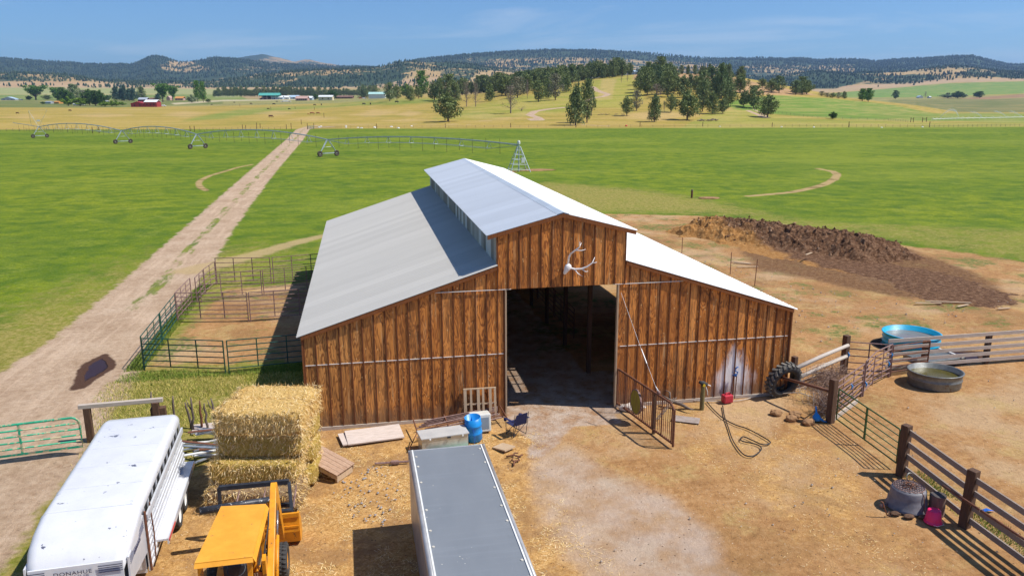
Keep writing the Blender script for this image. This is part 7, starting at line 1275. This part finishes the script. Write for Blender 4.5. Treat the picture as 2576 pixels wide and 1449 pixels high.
for x, y, m_, lb, rz, sc in [(830, 625, cb_, 'dark brown cow nearest the camera, on the yellow grass', .3, 1.1), (1350, 585, ct, 'big tan cow, middle of the three tan cattle', .2, 1.15), (1424, 582, ct, 'tan cow, right of the three tan cattle', -.1, 1.), (1303, 588, ct, 'small tan calf left of the two tan cows', .2, .6), (797, 524, cb_, 'brown cow by a post in the green swale', .1, .9), (1060, 524, ck, 'small black cow in the middle of the swale', .2, .8), (868, 464, ck, 'black cow below the pinkish barn', .1, 1.2), (905, 430, ck, 'black cow close under the ranch buildings', .1, 1.), (580, 458, cb_, 'brown cow on the tan strip left of the ranch', 0, 1.1), (370, 440, ck, 'black cow far left of the ranch', .1, .9), (88, 468, ck, 'leftmost black cow near the poplars', .2, .8), (1381, 474, ck, 'black cow, left of two below the cream barn', .1, 1.), (1467, 470, ck, 'black cow seen end-on below the cream barn', 1.4, 1.1), (1998, 464, ck, 'black cow left of two below the long white barn', .1, 1.2), (2084, 462, ck, 'black cow standing end-on below the long white barn', 1.4, 1.2), (2412, 441, ck, 'large black cow grazing near the dark trees', -.2, 1.3)]: cow(fD, s4, x, y, m_, lb, rz, sc)
cow(fA, s4, 1222, 652, ck, 'black cow under the tall dark junipers', .1, 1.2); cow(fC, s4, 880, 760, cb_, 'tiny dark cow on the yellow grass, far left', 0, .9); cow(fC, s4, 218, 792, cb_, 'dark cow low on the yellow grass near the left edge', .1, .8)
# ---------------------------------------------------------------- field-edge posts, markers, sprinklers
FG = 'posts of the wire fence along the far field edge'
def fpost(f, x, y, h, lb, w=.2, grp=None):
    p = T(*f(x, y)); m = MB(); m.box((0, 0, h/2), (w, w, h)); o = m.build('fence_post', M['post_wood']); o.location = p; tag(o, lb, 'fence post', grp)
for x, y, h, lb in [(476, 768, 1.9, 'post at the field edge, left end of the short wire run'), (516, 766, 1.6, 'thinner post beside the left end of the short wire run'), (655, 765, 2.6, 'tall post at the field edge between wire run and track, left one'), (698, 755, 2.0, 'post right of the tall one at the field edge'), (1028, 770, 2.0, 'post left of the track gate'), (1088, 772, 2.6, 'dark brace post on the left side of the track gate'), (1215, 712, 2.4, 'lone post beside the bend of the track'), (1292, 772, 2.6, 'post at the left of the green track gate'), (1374, 765, 2.4, 'post at the right of the green track gate'), (1500, 625, 2.6, 'post on the yellow rise right of the tan cattle'), (2158, 765, 2.2, 'post between the white stones at the field edge'), (1378, 530, 2.4, 'post in the swale above the tan cattle'), (832, 525, 2.4, 'post beside the brown cow in the swale'), (443, 485, 2.8, 'post on the fence line left of the ranch'), (1137, 518, 2., 'post in the middle of the swale')]: fpost(fD, x, y, h, lb)
for x, y, lb in [(2394, 1015, 'left of two stout posts at the left field edge'), (2448, 1015, 'right of two stout posts at the left field edge'), (1166, 1034, 'rusty post under the first pivot span, left'), (1250, 1034, 'rusty post under the first pivot span, right')]: fpost(fC, x, y, 2.2, lb)
for x, y, lb in [(1308, 968, 'post at the field edge left of the low weeds'), (2130, 962, 'post at the field edge below the leafless bush'), (442, 975, 'post by a pair of white stones'), (1355, 905, 'post in the shade of the lone round juniper')]: fpost(fA, x, y, 1.9, lb)
for x, y, lb in [(1012, 818, 'post at the field edge right of the red marker'), (1688, 815, 'post at the field edge below the log pile'), (2436, 820, 'post at the field edge right of the long weeds'), (322, 825, 'post touching the ragged juniper of the pair')]: fpost(fB, x, y, 1.9, lb)
for x, y, lb in [(1253, 706, 'post at the field edge in front of the small round tree'), (1862, 706, 'post at the field edge where the dense wire starts'), (1720, 668, 'left post of the left timber brace'), (1740, 668, 'right post of the left timber brace'), (1808, 668, 'left post of the right timber brace'), (1838, 665, 'right post of the right timber brace')]: fpost(fE, x, y, 2.4, lb)
for lb, x0, x1, y in (('rail across the left timber brace', 1720, 1740, 655), ('rail across the right timber brace', 1808, 1838, 652)):
    a, b = T(*fE(x0, 667)), T(*fE(x1, 667)); m = MB(); m.beam((a[0], a[1], a[2]+1.6), (b[0], b[1], b[2]+1.6), .15, .18); tag(m.build('brace_rail', M['post_wood']), lb, 'rail')
a, b = T(*fD(1296, 770)), T(*fD(1370, 770)); t = tube_gate(a, b, 1.35, 5, M['green_bright'], 'farm_gate', 'small green gate at the far end of the farm track', 'gate', .05); t.location.z = a[2]
def wire_run(label, pts, n, h=1.1):
    t = thing('wire_fence', label, 'wire fence', (0, 0, 0)); P_ = [Vector(T(*p)) for p in pts]; seg = []
    for k in range(n+1):
        q = k/n*(len(P_)-1); i = min(int(q), len(P_)-2); seg.append(P_[i].lerp(P_[i+1], q-i))
    for p in seg: m = MB(); m.box((p.x, p.y, p.z+h/2), (.07, .07, h+.2)); m.build('stake', M['stick_wood'], t)
    for z in (.4, .75, 1.05): m = MB(); m.tube([p+Vector((0, 0, z)) for p in seg], .02, 3); m.build('wire', M['rust_purple'], t)
wire_run('thin wire fence running along the far edge of the green field, left half', [fC(0, 1010), fC(1160, 1030), fD(0, 790), fD(1028, 775)], 40)
wire_run('thin wire fence running along the far edge of the green field, middle', [fD(1374, 768), fA(0, 975), fA(2576, 962)], 46)
wire_run('thin wire fence running along the far edge of the green field, right half', [fB(200, 825), fB(2576, 820), fE(1862, 705), fE(2576, 700)], 60)
wire_run('wire fence along the top of the right green meadow edge', [fE(720, 600), fE(1000, 635), fE(1540, 655), fE(1700, 668)], 26)
wire_run('wire fence crossing below the ranch buildings', [fD(0, 470), fD(440, 470), fD(1420, 440), fD(2200, 400)], 34)
for k, (f, x, y, s_) in enumerate([(fD, 1437, 749, .5), (fD, 1460, 738, .45), (fD, 1777, 733, .4), (fD, 1775, 750, .4), (fD, 1928, 752, .4), (fD, 1972, 759, .5), (fD, 2135, 749, .45), (fD, 2150, 754, .35), (fD, 2347, 742, .55), (fD, 2435, 759, .5), (fE, 280, 701, .35), (fE, 745, 703, .35), (fE, 990, 706, .4), (fE, 1502, 708, .35), (fE, 1810, 705, .4), (fA, 882, 948, .4)]):
    p = T(*f(x, y)); o = rock('white_stone', p, (s_*1.3, s_, s_*.9), FB['rwhite'], ['white stone, lower of two right of the green gate', 'white stone, upper of two right of the green gate', 'white stone, upper of a vertical pair', 'white stone, lower of a vertical pair', 'white stone left of two near the middle of the field edge', 'white stone right of two near the middle of the field edge', 'white stone touching a post at the field edge', 'small white stone right of a post at the field edge', 'largest white stone, pinkish, left of the barn top', 'white stone nearest above the barn top', 'white stone at the field edge under the broad dark juniper', 'white stone at the field edge below the meadow corner tree', 'white stone left of the post before the small round tree', 'white stone left of the timber braces', 'white stone right of the timber braces', 'white stone at the bare patch left of the lone juniper'][k], 'stone', 60+k)
p = T(*fB(864, 814)); m = MB(); m.lathe([(.001, 0), (.5, .05), (.55, .35), (.3, .7), (.001, .75)], 12); o = m.build('red_drum', mat('red_marker', (.75, .06, .02), None, 4, .5), smooth=True); o.location = p; tag(o, 'small bright red drum at the field edge', 'drum')
t = thing('log_pile', 'heap of old logs and debris right of the broad dark juniper', 'log pile', T(*fB(1740, 755)), 0)
for k in range(14): m = MB(); x, y = g.uniform(-6, 6), g.uniform(-1, 1.5); a = g.uniform(0, 3.1); m.tube([(x-math.cos(a)*1.5, y-math.sin(a)*1.5, .3), (x+math.cos(a)*1.5, y+math.sin(a)*1.5, .3+g.uniform(0, .7))], .22, 6); m.build('log', M['stick_wood'] if k % 3 else bk_, t)
t = thing('dead_branches', 'scatter of fallen dead branches on the tan slope left of the rounded juniper', 'branches', T(*fB(720, 690)), 0)
for k in range(12): m = MB(); x, y = g.uniform(-9, 9), g.uniform(-3, 3); a = g.uniform(0, 3.1); m.tube([(x, y, .15), (x+math.cos(a)*2, y+math.sin(a)*2, .5)], .12, 5); m.build('branch', bk_, t)
# wheel line with water jets
wl = thing('wheel_line', 'white wheel-line sprinkler pipe spraying water in the right-hand meadow', 'irrigation pipe', (0, 0, 0)); P_ = [Vector(T(*fE(x, y))) for x, y in ((1885, 656), (2050, 650), (2300, 645), (2600, 638))]
m = MB(); m.tube([p+Vector((0, 0, .9)) for p in P_], .16, 5); m.build('pipe', M['white_metal'], wl)
for k in range(18): q = k/17*3; i = min(int(q), 2); p = P_[i].lerp(P_[i+1], q-i)+Vector((0, 0, .9)); m = MB(); m.lathe([(.75, -.05), (.8, .05), (.72, .05)], 14, p, R=Matrix.Rotation(math.pi/2, 3, 'Y'), closed=True); m.build('wheel', M['white_metal'], wl)
wj = NT('water_jet'); wj.b.inputs['Alpha'].default_value = .22; wj = wj.out((.80, .88, .92), .4)
sg_ = np.random.default_rng(77); 
for k, (x, y, dx, top, lb) in enumerate([(1935, 652, 90, 590, 'thin water jet arcing up at the left end of the wheel line'), (2085, 650, -55, 590, 'water jet meeting the first one from the right'), (2265, 645, -95, 605, 'water jet in the middle of the wheel line'), (2445, 640, -100, 600, 'water jet second from the right edge'), (2560, 640, -100, 600, 'water jet at the right edge')]):
    a = Vector(T(*fE(x, y))); D = depth(a); ax = Vector((RH[0], RH[1], 0)); W_ = dx/2.576/1.1646*D/F; H_ = (y-top)/2.576/1.1646*D/F; V_ = []
    n = 2600; tt = sg_.uniform(0, 1, n)**.8; sp = .08+.9*tt
    P2 = np.array([a+ax*(W_*t_)+Vector((0, 0, 1+H_*(1-(1-t_)**2)*1.0 - (0 if t_ < .99 else 0))) for t_ in tt])+sg_.normal(size=(n, 3))*sp[:, None]*.45; s_ = .09
    dv = sg_.normal(size=(n, 3)); dv /= np.linalg.norm(dv, axis=1)[:, None]; ev = np.cross(dv, sg_.normal(size=(n, 3))); ev /= np.linalg.norm(ev, axis=1)[:, None]
    o = fastmesh('water_spray', np.stack([P2-dv*s_, P2+dv*s_, P2+ev*s_], 1).reshape(-1, 3), np.arange(3*n).reshape(-1, 3), wj); tag(o, lb, 'water spray', kind='stuff')
# ---------------------------------------------------------------- haze: one closed box of air round everything
hz = MB(); hz.box((0, 0, 0), (27000, 27000, 1)); ho = hz.build('haze', bpy.data.materials.new('haze_air')); zt_, zb_ = float(Z.max())+60, float(Z.min())-1
for v_ in ho.data.vertices: v_.co.z = zt_ if v_.co.z > 0 else zb_
hm_ = ho.data.materials[0]; hm_.use_nodes = True; nt_ = hm_.node_tree; nt_.nodes.clear(); pv = nt_.nodes.new('ShaderNodeVolumePrincipled'); on = nt_.nodes.new('ShaderNodeOutputMaterial')
pv.inputs['Density'].default_value = 7.0e-5; pv.inputs['Color'].default_value = (.40, .62, 1., 1); pv.inputs['Anisotropy'].default_value = .2; nt_.links.new(pv.outputs[0], on.inputs['Volume'])
tag(ho, 'thin blue air haze over the valley', 'haze', kind='stuff')
for o in list(PR.values()):
    if o.name.split('.')[0] == 'tree' and 'label' not in o:
        for c_ in list(o.children): bpy.data.objects.remove(c_)
        bpy.data.objects.remove(o)
